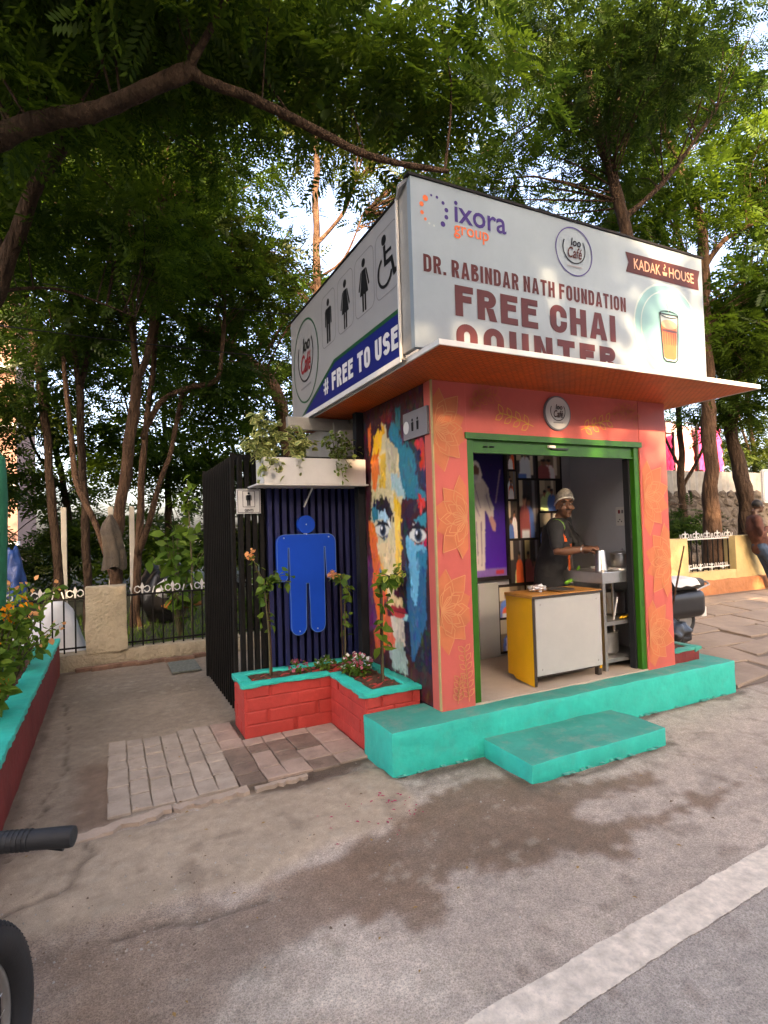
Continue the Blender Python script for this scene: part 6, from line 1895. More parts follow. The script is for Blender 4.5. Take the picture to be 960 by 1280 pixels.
M['shirt_brown'] = pmat('rust_brown_shirt', (0.085, 0.030, 0.020), 0.85, 0.2, 9, 0.5, 14, bdist=0.02)
M['jeans'] = pmat('blue_jeans', (0.035, 0.065, 0.115), 0.85, 0.25, 9, 0.3, 60)
VX = lambda s, it=3: [('REMESH', dict(mode='VOXEL', voxel_size=s)), ('SMOOTH', dict(factor=0.5, iterations=it))]
def basis(f):
    f = Vector((f[0], f[1], 0)).normalized()
    return f, Vector((-f.y, f.x, 0)), Vector((0, 0, 1))          # forward, left, up
def head_shape(mb, c, f, tilt=0.0):
    f, l, u = basis(f)
    c = Vector(c)
    R = Matrix((l, -f, u)).transposed()
    g = lambda a, b, h: c + l * a + f * b + u * h
    mb.ell(g(0, -0.008, 0.03), (0.076, 0.092, 0.095), 18, 12, R)
    mb.ell(g(0, 0.022, -0.045), (0.058, 0.066, 0.075), 16, 10, R)
    mb.ell(g(0, 0.062, -0.088), (0.030, 0.028, 0.026), 12, 8, R)             # chin
    mb.limb([(g(0, 0.084, 0.026), 0.009), (g(0, 0.094, -0.012), 0.012)], 8)   # nose
    mb.ell(g(0, 0.089, -0.018), (0.020, 0.013, 0.010), 10, 6, R)
    for s in (-1, 1):
        mb.ell(g(s * 0.079, -0.012, -0.002), (0.010, 0.022, 0.034), 10, 8, R)   # ears
        mb.ell(g(s * 0.046, 0.062, -0.018), (0.026, 0.022, 0.022), 10, 8, R)    # cheeks
        mb.limb([(g(s * 0.012, 0.088, 0.042), 0.009), (g(s * 0.052, 0.070, 0.044), 0.009)], 8)
    mb.limb([(g(-0.022, 0.086, -0.050), 0.009), (g(0.022, 0.086, -0.050), 0.009)], 8)
    mb.limb([(g(-0.018, 0.083, -0.063), 0.009), (g(0.018, 0.083, -0.063), 0.009)], 8)
    return g
def hand_shape(mb, wrist, palm_dir, down, side, curl=0.6, s=1.0):
    """palm with five bent fingers; palm_dir along the hand, down = palm side, side = thumb side"""
    p, d, sd_ = Vector(palm_dir).normalized(), Vector(down).normalized(), Vector(side).normalized()
    w = Vector(wrist)
    for k, (a, b) in enumerate(((-0.03, 0.09), (-0.01, 0.095), (0.011, 0.094), (0.031, 0.086))):
        mb.limb([(w + p * 0.012 * s + sd_ * (-a) * 0.7 * s, 0.016 * s), (w + p * b * s + sd_ * (-a) * s, 0.0125 * s)], 8)
    for k, (a, L) in enumerate(((-0.032, 0.068), (-0.011, 0.078), (0.011, 0.074), (0.032, 0.056))):
        b0 = w + p * 0.088 * s + sd_ * (-a) * s
        j1 = b0 + (p * math.cos(curl) + d * math.sin(curl)) * L * 0.48 * s
        j2 = j1 + (p * math.cos(curl * 2.1) + d * math.sin(curl * 2.1)) * L * 0.32 * s
        j3 = j2 + (p * math.cos(curl * 2.8) + d * math.sin(curl * 2.8)) * L * 0.24 * s
        mb.limb([(b0, 0.0105 * s), (j1, 0.0095 * s), (j2, 0.0085 * s), (j3, 0.0075 * s)], 8)
    t0 = w + p * 0.025 * s + sd_ * 0.028 * s
    t1 = t0 + (p * 0.6 + sd_ * 0.8).normalized() * 0.042 * s + d * 0.012 * s
    t2 = t1 + (p * 0.9 + sd_ * 0.2 + d * 0.5).normalized() * 0.034 * s
    mb.limb([(t0, 0.015 * s), (t1, 0.0115 * s), (t2, 0.009 * s)], 8)

# the tea seller
FZ0 = 0.312
man = thing('person', 'tea seller in charcoal polo and hair net, reaching over the kiosk counter', 'person', (3.9, 4.22, FZ0))
f = (0.62, -0.78)
ff, ll, uu = basis(f)
hipc = Vector((3.88, 4.22, 1.16)); chest = Vector((3.93, 4.17, 1.50)); neck = Vector((3.97, 4.14, 1.655)); headc = Vector((3.99, 4.10, 1.805))
shR = Vector((3.795, 4.03, 1.60)); shL = Vector((4.115, 4.27, 1.60))
elR = Vector((3.715, 3.93, 1.375)); wrR = Vector((3.875, 3.78, 1.395))
elL = Vector((4.20, 4.10, 1.37)); wrL = Vector((4.06, 3.85, 1.395))
body = MB()
body.limb([(hipc - uu * 0.10, 0.135), (hipc + uu * 0.06, 0.13), (chest - uu * 0.06, 0.135), (chest + uu * 0.03, 0.12)], 16)
body.limb([(shR + ll * 0.04, 0.062), (chest + uu * 0.09, 0.085), (shL - ll * 0.04, 0.062)], 12)
body.limb([(neck - uu * 0.06, 0.062), (neck + uu * 0.06, 0.055), (headc - uu * 0.05, 0.052)], 12)
for sh, el, wr in ((shR, elR, wrR), (shL, elL, wrL)):
    body.limb([(sh, 0.058), (sh.lerp(el, 0.4), 0.052), (el, 0.041), (el.lerp(wr, 0.35), 0.042), (wr, 0.027)], 12)
for s in (-1, 1):
    hp_ = hipc + ll * 0.085 * s - uu * 0.10
    kn = Vector((hp_.x + 0.02, hp_.y - 0.01, FZ0 + 0.46)); an = Vector((hp_.x + 0.01, hp_.y + 0.02, FZ0 + 0.09))
    body.limb([(hp_, 0.085), (kn, 0.058), (kn.lerp(an, 0.3), 0.055), (an, 0.040)], 12)
    body.limb([(an - uu * 0.045, 0.036), (an - uu * 0.055 + ff * 0.16, 0.030)], 10)
g = head_shape(body, headc, (-0.38, -0.92))
hand_shape(body, wrR, Vector((3.965, 3.715, 1.415)) - wrR, (0.1, -0.05, -1), (-0.3, -0.9, -0.2), 0.65, 0.95)
hand_shape(body, wrL, Vector((4.0, 3.735, 1.415)) - wrL, (-0.1, -0.05, -1), (-0.9, 0.3, -0.2), 0.65, 0.95)
bob = baked(body.build('body', M['skin'], man), VX(0.0065, 3))
shirt = MB()
shirt.limb([(hipc - uu * 0.14, 0.158), (hipc + uu * 0.02, 0.150), (chest - uu * 0.08, 0.155), (chest + uu * 0.03, 0.140)], 18)
shirt.limb([(shR + ll * 0.03, 0.080), (chest + uu * 0.10, 0.100), (shL - ll * 0.03, 0.080)], 12)
for sh, el in ((shR, elR), (shL, elL)):
    e = sh.lerp(el, 0.72)
    shirt.limb([(sh, 0.079), (sh.lerp(el, 0.35), 0.073), (e, 0.068)], 14)
shirt.limb([(neck - uu * 0.065, 0.078), (neck + uu * 0.0, 0.068)], 14)
sho = shirt.build('shirt', [M['shirt_grey'], M['shirt_green'], M['shirt_orange'], M['shirt_white']], bob)
sho = crumple(baked(sho, VX(0.011, 4)), 0.010, 11, 3)
offm = off(man)
idx_ = []
for p in sho.data.polygons:
    q = Vector(p.center) + offm
    k = 0
    # stripe down the front of his right shoulder
    a = (q - shR).dot(ll); h = q.z - shR.z; fr_ = (q - shR).dot(ff)
    w = a - 0.02 + 0.18 * (h + 0.02)
    if fr_ > -0.03 and 0.0 < w < 0.062 and -0.14 < h < 0.12:
        k = 1 if h > -0.02 else 2
        if w < 0.014 and h > 0: k = 3
    if fr_ > 0.02 and -0.30 < h < -0.16 and 0.13 < a < 0.17: k = 2
    idx_.append(k)
sho.data.polygons.foreach_set('material_index', idx_)
tro = MB()
tro.limb([(hipc - uu * 0.13, 0.15), (hipc - uu * 0.02, 0.146)], 16)
for s in (-1, 1):
    hp_ = hipc + ll * 0.085 * s - uu * 0.10
    tro.limb([(hp_, 0.100), (Vector((hp_.x + 0.02, hp_.y - 0.01, FZ0 + 0.46)), 0.078), (Vector((hp_.x + 0.01, hp_.y + 0.02, FZ0 + 0.10)), 0.066)], 12)
baked(tro.build('trousers', M['trouser'], bob), VX(0.012, 3))
# apron strings and pocket trim in green and orange
ap = MB()
b0 = Vector((4.03, 4.02, 1.10))
ap.bbox(3.925, 3.945, 4.005, 4.02, 1.16, 1.30, 0.004)
ap.build('apron_string', M['shirt_orange'], sho)
ap = MB()
ap.limb([(Vector((3.86, 3.985, 1.075)), 0.018), (Vector((3.95, 3.975, 1.11)), 0.016), (Vector((4.05, 4.005, 1.215)), 0.013)], 8)
ap.build('waist_band', M['shirt_green'], sho)
# eyes, brows, mouth, hair net
hf = (-0.38, -0.92)
for s in (-1, 1):
    e = MB().ell(g(s * 0.034, 0.0815, 0.020), (0.012, 0.012, 0.008), 10, 8).build('eye', M['eye_white'], bob, smooth=True)
    MB().ell(g(s * 0.034 + 0.002, 0.0915, 0.020), (0.006, 0.006, 0.006), 8, 6).build('pupil', M['hair'], e, smooth=True)
    MB().limb([(g(s * 0.014, 0.096, 0.046), 0.005), (g(s * 0.036, 0.090, 0.051), 0.0055), (g(s * 0.058, 0.072, 0.045), 0.004)], 6).build('eyebrow', M['hair'], bob)
MB().limb([(g(-0.026, 0.088, -0.056), 0.004), (g(0, 0.095, -0.055), 0.005), (g(0.026, 0.088, -0.056), 0.004)], 6).build('mouth', M['skin_dark'], bob)
MB().limb([(g(-0.024, 0.096, -0.036), 0.006), (g(0, 0.101, -0.032), 0.006), (g(0.024, 0.096, -0.036), 0.006)], 6).build('moustache', M['hair'], bob)
capm = MB()
f2, l2, u2 = basis(hf)
n1, n2 = 20, 8
vs = []
for i in range(n2 + 1):
    th = math.radians(100 * i / n2)
    for j in range(n1):
        a = 2 * math.pi * j / n1
        pr_ = 0.006 * math.sin(j * 5 + i * 3)
        q = headc + u2 * (0.032 + 0.014) + l2 * (0.088 + pr_) * math.sin(th) * math.cos(a) + (f2 * (0.106 + pr_) * math.sin(th) * math.sin(a) - f2 * 0.012) + u2 * (0.104 + pr_) * math.cos(th)
        tl = (f2 * 1).dot(q - headc)
        q = q + u2 * 0.42 * max(-0.08, tl) + u2 * 0.018
        vs.append(q)
fs = [(i * n1 + j, (i + 1) * n1 + j, (i + 1) * n1 + (j + 1) % n1, i * n1 + (j + 1) % n1) for i in range(n2) for j in range(n1)]
capm.add(vs, fs)
M['hairnet'] = pmat('pale_hair_net', (0.19, 0.19, 0.185), 0.7, 0.4, 60, 0.6, 150)
hn = capm.build('hair_net', M['hairnet'], bob, smooth=True)
lastring = [vs[n2 * n1 + j] for j in range(n1)] + [vs[n2 * n1]]
MB().tube(lastring, 0.0075, 6).build('elastic_band', M['plastic_white'], hn)
MB().tube([(wrR + Vector((0.03 * math.cos(a), 0.012 * math.cos(a), 0.03 * math.sin(a))))[:] for a in [2 * math.pi * k / 14 for k in range(15)]], 0.005, 6).build('bracelet', M['steel'], bob)

# man leaning on the yellow wall at the right edge
m2 = thing('person', 'man in rust brown shirt and jeans leaning on the yellow wall', 'person', (11.3, 6.36, 0.25))
f = (0.75, -0.66)
ff, ll, uu = basis(f)
hipc = Vector((11.16, 6.40, 1.14)); chest = Vector((11.04, 6.42, 1.50)); neck = Vector((11.05, 6.41, 1.68)); headc = Vector((11.11, 6.38, 1.84))
shR = chest + uu * 0.09 - ll * 0.19; shL = chest + uu * 0.09 + ll * 0.19
elR = shR + Vector((-0.05, -0.06, -0.26)); wrR = Vector((11.22, 6.16, 1.52))
elL = shL + Vector((0.08, 0.02, -0.26)); wrL = elL + Vector((0.12, -0.16, -0.12))
body = MB()
body.limb([(hipc - uu * 0.10, 0.13), (hipc + uu * 0.06, 0.125), (chest - uu * 0.06, 0.135), (chest + uu * 0.03, 0.12)], 16)
body.limb([(shR + ll * 0.04, 0.06), (chest + uu * 0.09, 0.085), (shL - ll * 0.04, 0.06)], 12)
body.limb([(neck - uu * 0.06, 0.062), (neck + uu * 0.06, 0.055), (headc - uu * 0.05, 0.052)], 12)
for sh, el, wr in ((shR, elR, wrR), (shL, elL, wrL)):
    body.limb([(sh, 0.058), (sh.lerp(el, 0.4), 0.052), (el, 0.041), (wr, 0.027)], 12)
LEGS = []
for s, (kx, ax_) in ((-1, (11.32, 11.44)), (1, (11.34, 11.52))):
    hp_ = hipc + ll * 0.085 * s - uu * 0.08
    kn = Vector((kx, 6.34 + 0.06 * s, 0.71)); an = Vector((ax_, 6.30 + 0.08 * s, 0.345))
    LEGS.append((hp_, kn, an))
    body.limb([(hp_, 0.085), (kn, 0.058), (an, 0.040)], 12)
    body.limb([(an - uu * 0.045, 0.036), (an - uu * 0.055 + ff * 0.16, 0.030)], 10)
g = head_shape(body, headc, (0.9, -0.42))
hand_shape(body, wrR, (0.0, -0.2, 1), (0.8, 0.3, 0), (0.3, -0.9, 0), 0.8)
hand_shape(body, wrL, (0.4, -0.4, -0.6), (-0.3, -0.3, -0.5), (0, -0.9, 0.3), 0.6)
bob = baked(body.build('body', M['skin_dark'], m2), VX(0.008, 3))
shirt = MB()
shirt.limb([(hipc - uu * 0.10, 0.155), (hipc + uu * 0.04, 0.148), (chest - uu * 0.06, 0.156), (chest + uu * 0.03, 0.142)], 18)
shirt.limb([(shR + ll * 0.03, 0.080), (chest + uu * 0.10, 0.100), (shL - ll * 0.03, 0.080)], 12)
for sh, el, wr in ((shR, elR, wrR), (shL, elL, wrL)):
    shirt.limb([(sh, 0.078), (sh.lerp(el, 0.5), 0.068), (el, 0.060), (el.lerp(wr, 0.5), 0.052)], 14)
crumple(baked(shirt.build('shirt', M['shirt_brown'], bob), VX(0.012, 4)), 0.011, 11, 6)
tro = MB().limb([(hipc - uu * 0.11, 0.148), (hipc - uu * 0.02, 0.142)], 16)
for hp_, kn, an in LEGS:
    tro.limb([(hp_, 0.100), (kn, 0.080), (an - uu * 0.02, 0.070)], 12)
baked(tro.build('jeans', M['jeans'], bob), VX(0.012, 3))
hr = MB().ell(headc + uu * 0.045 - Vector((0.9, -0.42, 0)) * 0.018, (0.086, 0.094, 0.088), 16, 10).build('hair', M['hair'], bob, smooth=True)
for s in (-1, 1):
    MB().ell(g(s * 0.034, 0.0815, 0.020), (0.012, 0.012, 0.008), 10, 8).build('eye', M['eye_white'], bob, smooth=True)
for an in (LEGS[0][2], LEGS[1][2]):
    MB().limb([(an - uu * 0.05 - ff * 0.03, 0.042), (an - uu * 0.055 + ff * 0.17, 0.037)], 10).build('shoe', M['plastic_black'], bob, smooth=True)

# ------------------------------------------------------------------ bicycle at the left edge
bi = thing('bicycle', 'black bicycle at the left edge, only grip and front tyre in view', 'bicycle', (-0.36, 1.7, 0))
hd_ = Vector((math.sin(math.radians(20)), math.cos(math.radians(20)), 0)); lf = Vector((-hd_.y, hd_.x, 0)); Z = Vector((0, 0, 1))
wc_ = Vector((-0.365, 1.70, 0.335))
rc_ = wc_ - hd_ * 1.06
bc = Vector((-0.068, 1.165, 1.112)) + lf * 0.44
M['frame_paint'] = pmat('black_frame_paint', (0.015, 0.015, 0.018), 0.3, 0.2, 5, 0.05, 40)
for nm, c_ in (('front_wheel', wc_), ('rear_wheel', rc_)):
    w = torus(MB(), c_, 0.288, 0.045, lf, 64, 16).build(nm, M['rubber'], bi, smooth=True)
    tr_ = MB()
    for k in range(90):
        a = 2 * math.pi * k / 90
        d = hd_ * math.cos(a) + Z * math.sin(a); tt = -hd_ * math.sin(a) + Z * math.cos(a)
        for s in (-1, 1):
            p = c_ + d * (0.288 + 0.041) + lf * s * 0.016
            q = p + tt * 0.014 + lf * s * 0.016 - d * 0.012
            tr_.limb([(p, 0.0042), (q, 0.0042)], 4)
    tr_.build('tread', M['rubber'], w)
    torus(MB(), c_, 0.240, 0.012, lf, 48, 8).build('rim', M['steel_dull'], w, smooth=True)
    spk = MB()
    for k in range(28):
        a = 2 * math.pi * k / 28
        d = hd_ * math.cos(a) + Z * math.sin(a)
        spk.tube([c_ + lf * (0.03 if k % 2 else -0.03), c_ + d * 0.236], 0.0012, 4)
    spk.build('spokes', M['steel'], w)
    MB().tube([c_ - lf * 0.045, c_ + lf * 0.045], 0.018, 10).build('hub', M['steel_dull'], w)
crown = wc_ - hd_ * 0.10 + Z * 0.36
fk = MB()
for s in (-1, 1):
    fk.tube([wc_ + lf * 0.05 * s, crown + lf * 0.05 * s], 0.013, 8)
fk.tube([crown - lf * 0.06, crown + lf * 0.06], 0.018, 8)
fk.tube([crown, bc - Z * 0.06], 0.018, 8)
fk.build('fork', M['frame_paint'], bi)
bb_ = rc_ + hd_ * 0.44 - Z * 0.05
hd1, hd2 = crown.lerp(bc, 0.15), crown.lerp(bc, 0.55)
stp = rc_ + hd_ * 0.28 + Z * 0.50
fm = MB()
for a, b, rr_ in ((hd1, bb_, 0.02), (hd2, stp, 0.018), (stp, bb_, 0.017), (stp, rc_, 0.011), (bb_, rc_, 0.012)):
    fm.tube([a, b], rr_, 8)
fm.build('frame', M['frame_paint'], bi)
MB().tube([stp, stp + Z * 0.12 - hd_ * 0.03], 0.013, 8).build('seat_post', M['steel_dull'], bi)
sq = stp + Z * 0.14 - hd_ * 0.03
baked(MB().limb([(sq - hd_ * 0.09, 0.06), (sq + hd_ * 0.02, 0.045), (sq + hd_ * 0.14, 0.022)], 12).build('saddle', M['rubber'], bi), VX(0.012, 3))
ch = torus(MB(), bb_, 0.08, 0.008, lf, 32, 6).tube([bb_ - lf * 0.09, bb_ + lf * 0.09], 0.012, 8).build('chainring', M['steel_dull'], bi)
for s in (-1, 1):
    pe = bb_ + lf * 0.09 * s + Z * (-0.12 * s) + hd_ * 0.11 * s
    MB().tube([bb_ + lf * 0.09 * s, pe], 0.009, 6).tube([pe, pe + lf * 0.10 * s], 0.022, 6).build('pedal', M['rubber'], bi)
hb = MB().tube([bc - lf * 0.44 + Z * 0.0, bc - lf * 0.28 + Z * 0.0, bc - lf * 0.08 - Z * 0.02, bc + lf * 0.08 - Z * 0.02, bc + lf * 0.28, bc + lf * 0.44], 0.0125, 10).build('handlebar', M['frame_paint'], bi)
for s in (-1, 1):
    e0, e1 = bc + lf * 0.44 * s, bc + lf * 0.30 * s
    v_ = (e1 - e0)
    gp = MB().tube([e0 - v_ * 0.02, e0, e0 + v_ * 0.04, e0 + v_ * 0.5, e0 + v_ * 0.9, e0 + v_ * 0.97, e1], [0.010, 0.0170, 0.0182, 0.0172, 0.0182, 0.019, 0.013], 18)
    for k in range(6):
        gp.tube([e0 + v_ * (0.52 + 0.06 * k), e0 + v_ * (0.545 + 0.06 * k)], 0.0187, 16)
    gp.build('grip', M['rubber'], bi, smooth='auto')
    MB().tube([e1 + v_ * 0.08, e1 + v_ * 0.30], 0.0195, 14).build('shifter_clamp', M['plastic_black'], bi)
    lv = MB().tube([e1 + v_ * 0.30 - Z * 0.005 + hd_ * 0.022, e1 + hd_ * 0.045 - Z * 0.020, e0 + v_ * 0.6 + hd_ * 0.045 - Z * 0.032, e0 + v_ * 0.25 + hd_ * 0.040 - Z * 0.040], [0.009, 0.008, 0.007, 0.006], 8).build('brake_lever', M['plastic_black'], bi)

# ------------------------------------------------------------------ odds and ends in the park
def drape(name, label, cat, c, R, mat, seed, amp=0.25):
    bm = bmesh.new(); bmesh.ops.create_icosphere(bm, subdivisions=4, radius=1)
    for v in bm.verts:
        q = v.co.copy()
        k = 1 + amp * mnoise.noise(q * 1.7 + Vector((seed, 0, 0))) + 0.10 * abs(mnoise.noise(q * 5 + Vector((0, seed, 0))))
        v.co = Vector((c[0] + q.x * R[0] * k, c[1] + q.y * R[1] * k, c[2] + R[2] + q.z * R[2] * k)); v.co.z = max(v.co.z, c[2])
    me = bpy.data.meshes.new(name); bm.to_mesh(me); bm.free(); me.materials.append(mat)
    me.polygons.foreach_set('use_smooth', [True] * len(me.polygons))
    o = bpy.data.objects.new(name, me); COL.objects.link(o)
    return tag(o, label, cat)
cvx = MB()
n1, n2 = 46, 30
for i_ in range(n1 + 1):
    for j in range(n2 + 1):
        u, v = i_ / n1, -1 + 2 * j / n2
        hgt = 0.30 + 0.50 * math.exp(-((u - 0.72) / 0.22) ** 2) + 0.18 * math.exp(-((u - 0.2) / 0.2) ** 2)
        edge = min(1, u * 6, (1 - u) * 7)
        z = hgt * edge * (1 - abs(v) ** 2.2) + 0.035 * mnoise.noise(Vector((u * 9, v * 3, 0))) + 0.02 * mnoise.noise(Vector((u * 22 + v * 5, v * 9, 4)))
        cvx.v.append((-1.75 + 1.5 * u, 8.72 + 0.36 * v + 0.03 * math.sin(u * 17), max(-0.02, z)))
for i_ in range(n1):
    for j in range(n2):
        a_ = i_ * (n2 + 1) + j
        cvx.f.append((a_, a_ + n2 + 1, a_ + n2 + 2, a_ + 1)); cvx.mi.append(0)
tag(cvx.build('draped_sheet', M['white_cloth'], None, smooth=True), 'white sheet draped over a low hump behind left park railing', 'sheet')
M['tarp'] = pmat('blue_tarpaulin', (0.006, 0.04, 0.18), 0.5, 0.25, 5, 0.5, 12, bdist=0.03)
drape('blue_tarp', 'crumpled blue tarpaulin hanging by the trunks at far left', 'tarpaulin', (-1.55, 11.75, -0.03), (0.18, 0.14, 0.74), M['tarp'], 8, 0.3)
M['black_bag'] = pmat('black_polythene', (0.014, 0.014, 0.016), 0.3, 0.2, 8, 0.4, 12, bdist=0.03)
drape('rubbish_sack', 'heap of shiny black sacks between the park trunks', 'sack', (0.95, 11.4, 0.0), (0.50, 0.45, 0.55), M['black_bag'], 5)
drape('rubbish_sack', 'pale plastic sack lying beside the black sacks', 'sack', (0.88, 10.3, 0.55), (0.20, 0.16, 0.16), M['white_cloth'], 6)
drape('orange_cloth', 'orange and brown cloth heap on grass beyond railing', 'cloth', (1.05, 9.7, 0.42), (0.30, 0.16, 0.08), pmat('orange_cloth', (0.45, 0.15, 0.02), 0.8), 9)
hc = thing('hanging_jacket', 'grey brown jacket hanging on the park tree above cream pier', 'jacket', (0.02, 10.05, 1.2))
jm = MB()
rows = [(1.97, 0.02), (1.93, 0.05), (1.84, 0.11), (1.74, 0.145), (1.55, 0.14), (1.35, 0.15), (1.2, 0.165), (1.12, 0.17)]
nj = 40
for (zz, rad) in rows:
    for j in range(nj):
        a_ = 2 * math.pi * j / nj
        k_ = 1 + 0.13 * math.sin(5 * a_ + zz * 2) * min(1, (1.98 - zz) * 3) + 0.05 * math.sin(11 * a_ + zz * 7)
        jm.v.append((0.02 + rad * k_ * math.cos(a_) + 0.03 * math.sin(zz * 6), 10.12 + rad * 0.62 * k_ * math.sin(a_) - 0.10, zz + 0.03 * math.sin(3 * a_)))
for i_ in range(len(rows) - 1):
    for j in range(nj):
        jm.f.append((i_ * nj + j, i_ * nj + (j + 1) % nj, (i_ + 1) * nj + (j + 1) % nj, (i_ + 1) * nj + j)); jm.mi.append(0)
jm.build('cloth', pmat('khaki_cloth', (0.085, 0.068, 0.05), 0.9, 0.25, 9, 0.6, 14, bdist=0.03), hc, smooth=True)
for (x, y, w) in ((-0.9, 12.9, 'left'), (-0.05, 12.7, 'middle'), (0.35, 12.8, 'right')):
    o = MB().bbox(x, x + 0.10, y, y + 0.10, 0.0, 2.25, 0.01).build('concrete_post', M['cream_wall'])
    tag(o, 'pale concrete post deep in the park, %s one of three' % w, 'post', 'concrete posts in the park')
# loose grit and pebbles along the road edge
peb = MB()
r = random.Random(123)
for k in range(520):
    if k < 500: x, y = r.gauss(0.2, 0.7), r.gauss(2.6, 0.25)
    else: x, y = r.uniform(-0.5, 5.5), r.uniform(1.75, 3.5)
    if not (-0.55 < x < 5.5 and 1.72 < y < 3.55): continue
    if x > 1.6 and y > 3.27: continue
    if 2.33 < x < 3.66 and y > 2.77: continue
    z = float(gz[int((y - GY0) / (GY1 - GY0) * (ny - 1)), int((x - GX0) / (GX1 - GX0) * (nx - 1))])
    s = 0.003 + 0.006 * r.random() ** 3
    a = r.random() * 3
    peb.cur = r.choice([0, 0, 1, 2])
    ca, sa = s * math.cos(a), s * math.sin(a)
    peb.add([(x + ca, y + sa, z), (x - sa * 0.8, y + ca * 0.8, z), (x - ca, y - sa, z), (x + sa * 0.8, y - ca * 0.8, z), (x, y, z + s * 0.9)], [(0, 1, 4), (1, 2, 4), (2, 3, 4), (3, 0, 4)])
pbo = peb.build('grit', [pmat('pale_grit', (0.42, 0.37, 0.31), 0.9), pmat('brown_grit', (0.2, 0.14, 0.1), 0.9), pmat('white_grit', (0.46, 0.43, 0.38), 0.9)], None, fix=False)
tag(pbo, 'loose grit and pebbles along the road edge', 'grit', kind='stuff')
# petals, leaf scraps and grit on the ground
lit = MB()
r = random.Random(99)
for k in range(150):
    if k < 60: x, y = 1.55 + r.gauss(0, 0.22), 2.95 + r.gauss(0, 0.10)
    else: x, y = r.uniform(-0.8, 4.5), r.uniform(1.7, 4.6)
    if 1.6 < x and y > 2.75: continue
    if -0.6 > x: continue
    s = 0.006 + 0.010 * r.random()
    a = r.random() * 6.28
    z = float(gz[min(ny - 1, max(0, int((y - GY0) / (GY1 - GY0) * (ny - 1)))), min(nx - 1, max(0, int((x - GX0) / (GX1 - GX0) * (nx - 1))))]) + 0.005
    if -0.06 < x < 1.66 and 3.6 < y < 5.0: z = 0.024
    lit.cur = (0 if k < 60 else r.choice([1, 1, 2, 3]))
    lit.add([(x + s * math.cos(a), y + s * math.sin(a), z), (x + s * 0.5 * math.cos(a + 1.7), y + s * 0.5 * math.sin(a + 1.7), z + 0.003), (x - s * math.cos(a), y - s * math.sin(a), z), (x + s * 0.5 * math.cos(a - 1.7), y + s * 0.5 * math.sin(a - 1.7), z + 0.002)], [(0, 1, 2, 3)])
lo = lit.build('litter', [pmat('petal_pink', (0.5, 0.05, 0.12), 0.8), pmat('leaf_scrap', (0.42, 0.25, 0.08), 0.8), pmat('paper_scrap', (0.55, 0.52, 0.46), 0.8), pmat('dry_leaf', (0.16, 0.09, 0.04), 0.9)], None, fix=False)
tag(lo, 'scattered petals and leaf scraps on the ground', 'litter', kind='stuff')

# ------------------------------------------------------------------ trees
def compound(pairs, L, ll_, lw, droop, rng):
    """one pinnate leaf: rhomb leaflets in pairs along a drooping rachis; returns (n,4,3)"""
    out = []
    for k in range(pairs):
        t = (k + 1) / pairs
        bx, bz = L * t, -droop * L * t * t
        sc = (0.75 + 0.5 * math.sin(math.pi * min(0.95, t * 0.9))) * (0.9 + 0.2 * rng.rand())
        for s in (-1, 1):
            a = math.radians(62 - 20 * t)
            dx, dy = math.cos(a), math.sin(a) * s
            l, w = ll_ * sc, lw * sc
            dz = -0.25 - 0.2 * rng.rand()
            b = np.array([bx, 0, bz])
            d = np.array([dx, dy, dz * 0.6]); nrm = np.array([-dy, dx, 0.15])
            out.append([b, b + d * l * 0.5 + nrm * w * 0.5, b + d * l, b + d * l * 0.5 - nrm * w * 0.5])
    return np.array(out)
def clump_template(seed, n, R, pairs, L, ll_, lw):
    rng = np.random.RandomState(seed)
    Vs = []
    for i in range(n):
        lf_ = compound(pairs, L * (0.7 + 0.6 * rng.rand()), ll_, lw, 0.25 + 0.5 * rng.rand(), rng).reshape(-1, 3)
        u = rng.randn(3); u /= np.linalg.norm(u); u[2] = abs(u[2]) * 0.7 - 0.15
        pos = u * R * rng.rand() ** 0.5 * np.array([1, 1, 0.75])
        d = u * 0.9 + rng.randn(3) * 0.6; d[2] = d[2] * 0.45 - 0.12
        Fm = frames(d[None], rng, 1.0)[0]
        Vs.append(lf_ @ Fm + pos)
    return np.concatenate(Vs)
TPL = {
    'fine': [clump_template(100 + k, 30, 0.48, 9, 0.34, 0.080, 0.026) for k in range(4)],
    'mid': [clump_template(200 + k, 38, 0.66, 6, 0.30, 0.092, 0.034) for k in range(4)],
    'dense': [clump_template(400 + k, 24, 0.55, 4, 0.34, 0.26, 0.14) for k in range(4)],
    'far': [clump_template(300 + k, 36, 0.90, 5, 0.40, 0.145, 0.056) for k in range(4)],
}
def crown(name, centers, scales, kind, mat, parent, seed, tint=(0, 1)):
    rng = np.random.RandomState(seed)
    Vs, T = [], []
    for c_, s_ in zip(centers, scales):
        tp_ = TPL[kind][rng.randint(4)]
        a = rng.rand() * 6.283; b = rng.randn() * 0.25
        ca, sa = math.cos(a), math.sin(a)
        R = np.array([[ca, -sa, 0], [sa, ca, 0], [0, 0, 1]]) @ np.array([[1, 0, 0], [0, math.cos(b), -math.sin(b)], [0, math.sin(b), math.cos(b)]])
        Vs.append(tp_ @ R.T * s_ + c_)
        base = tint[0] + (tint[1] - tint[0]) * rng.rand()
        nl = len(tp_) // 4
        T.append(np.repeat(np.clip(base + rng.randn(nl) * 0.18, 0, 1), 4))
    V = np.concatenate(Vs)
    Qd = np.arange(len(V)).reshape(-1, 4)
    return np_mesh(name, V, Qd, mat, parent, {'tint': ('FLOAT', np.concatenate(T))})
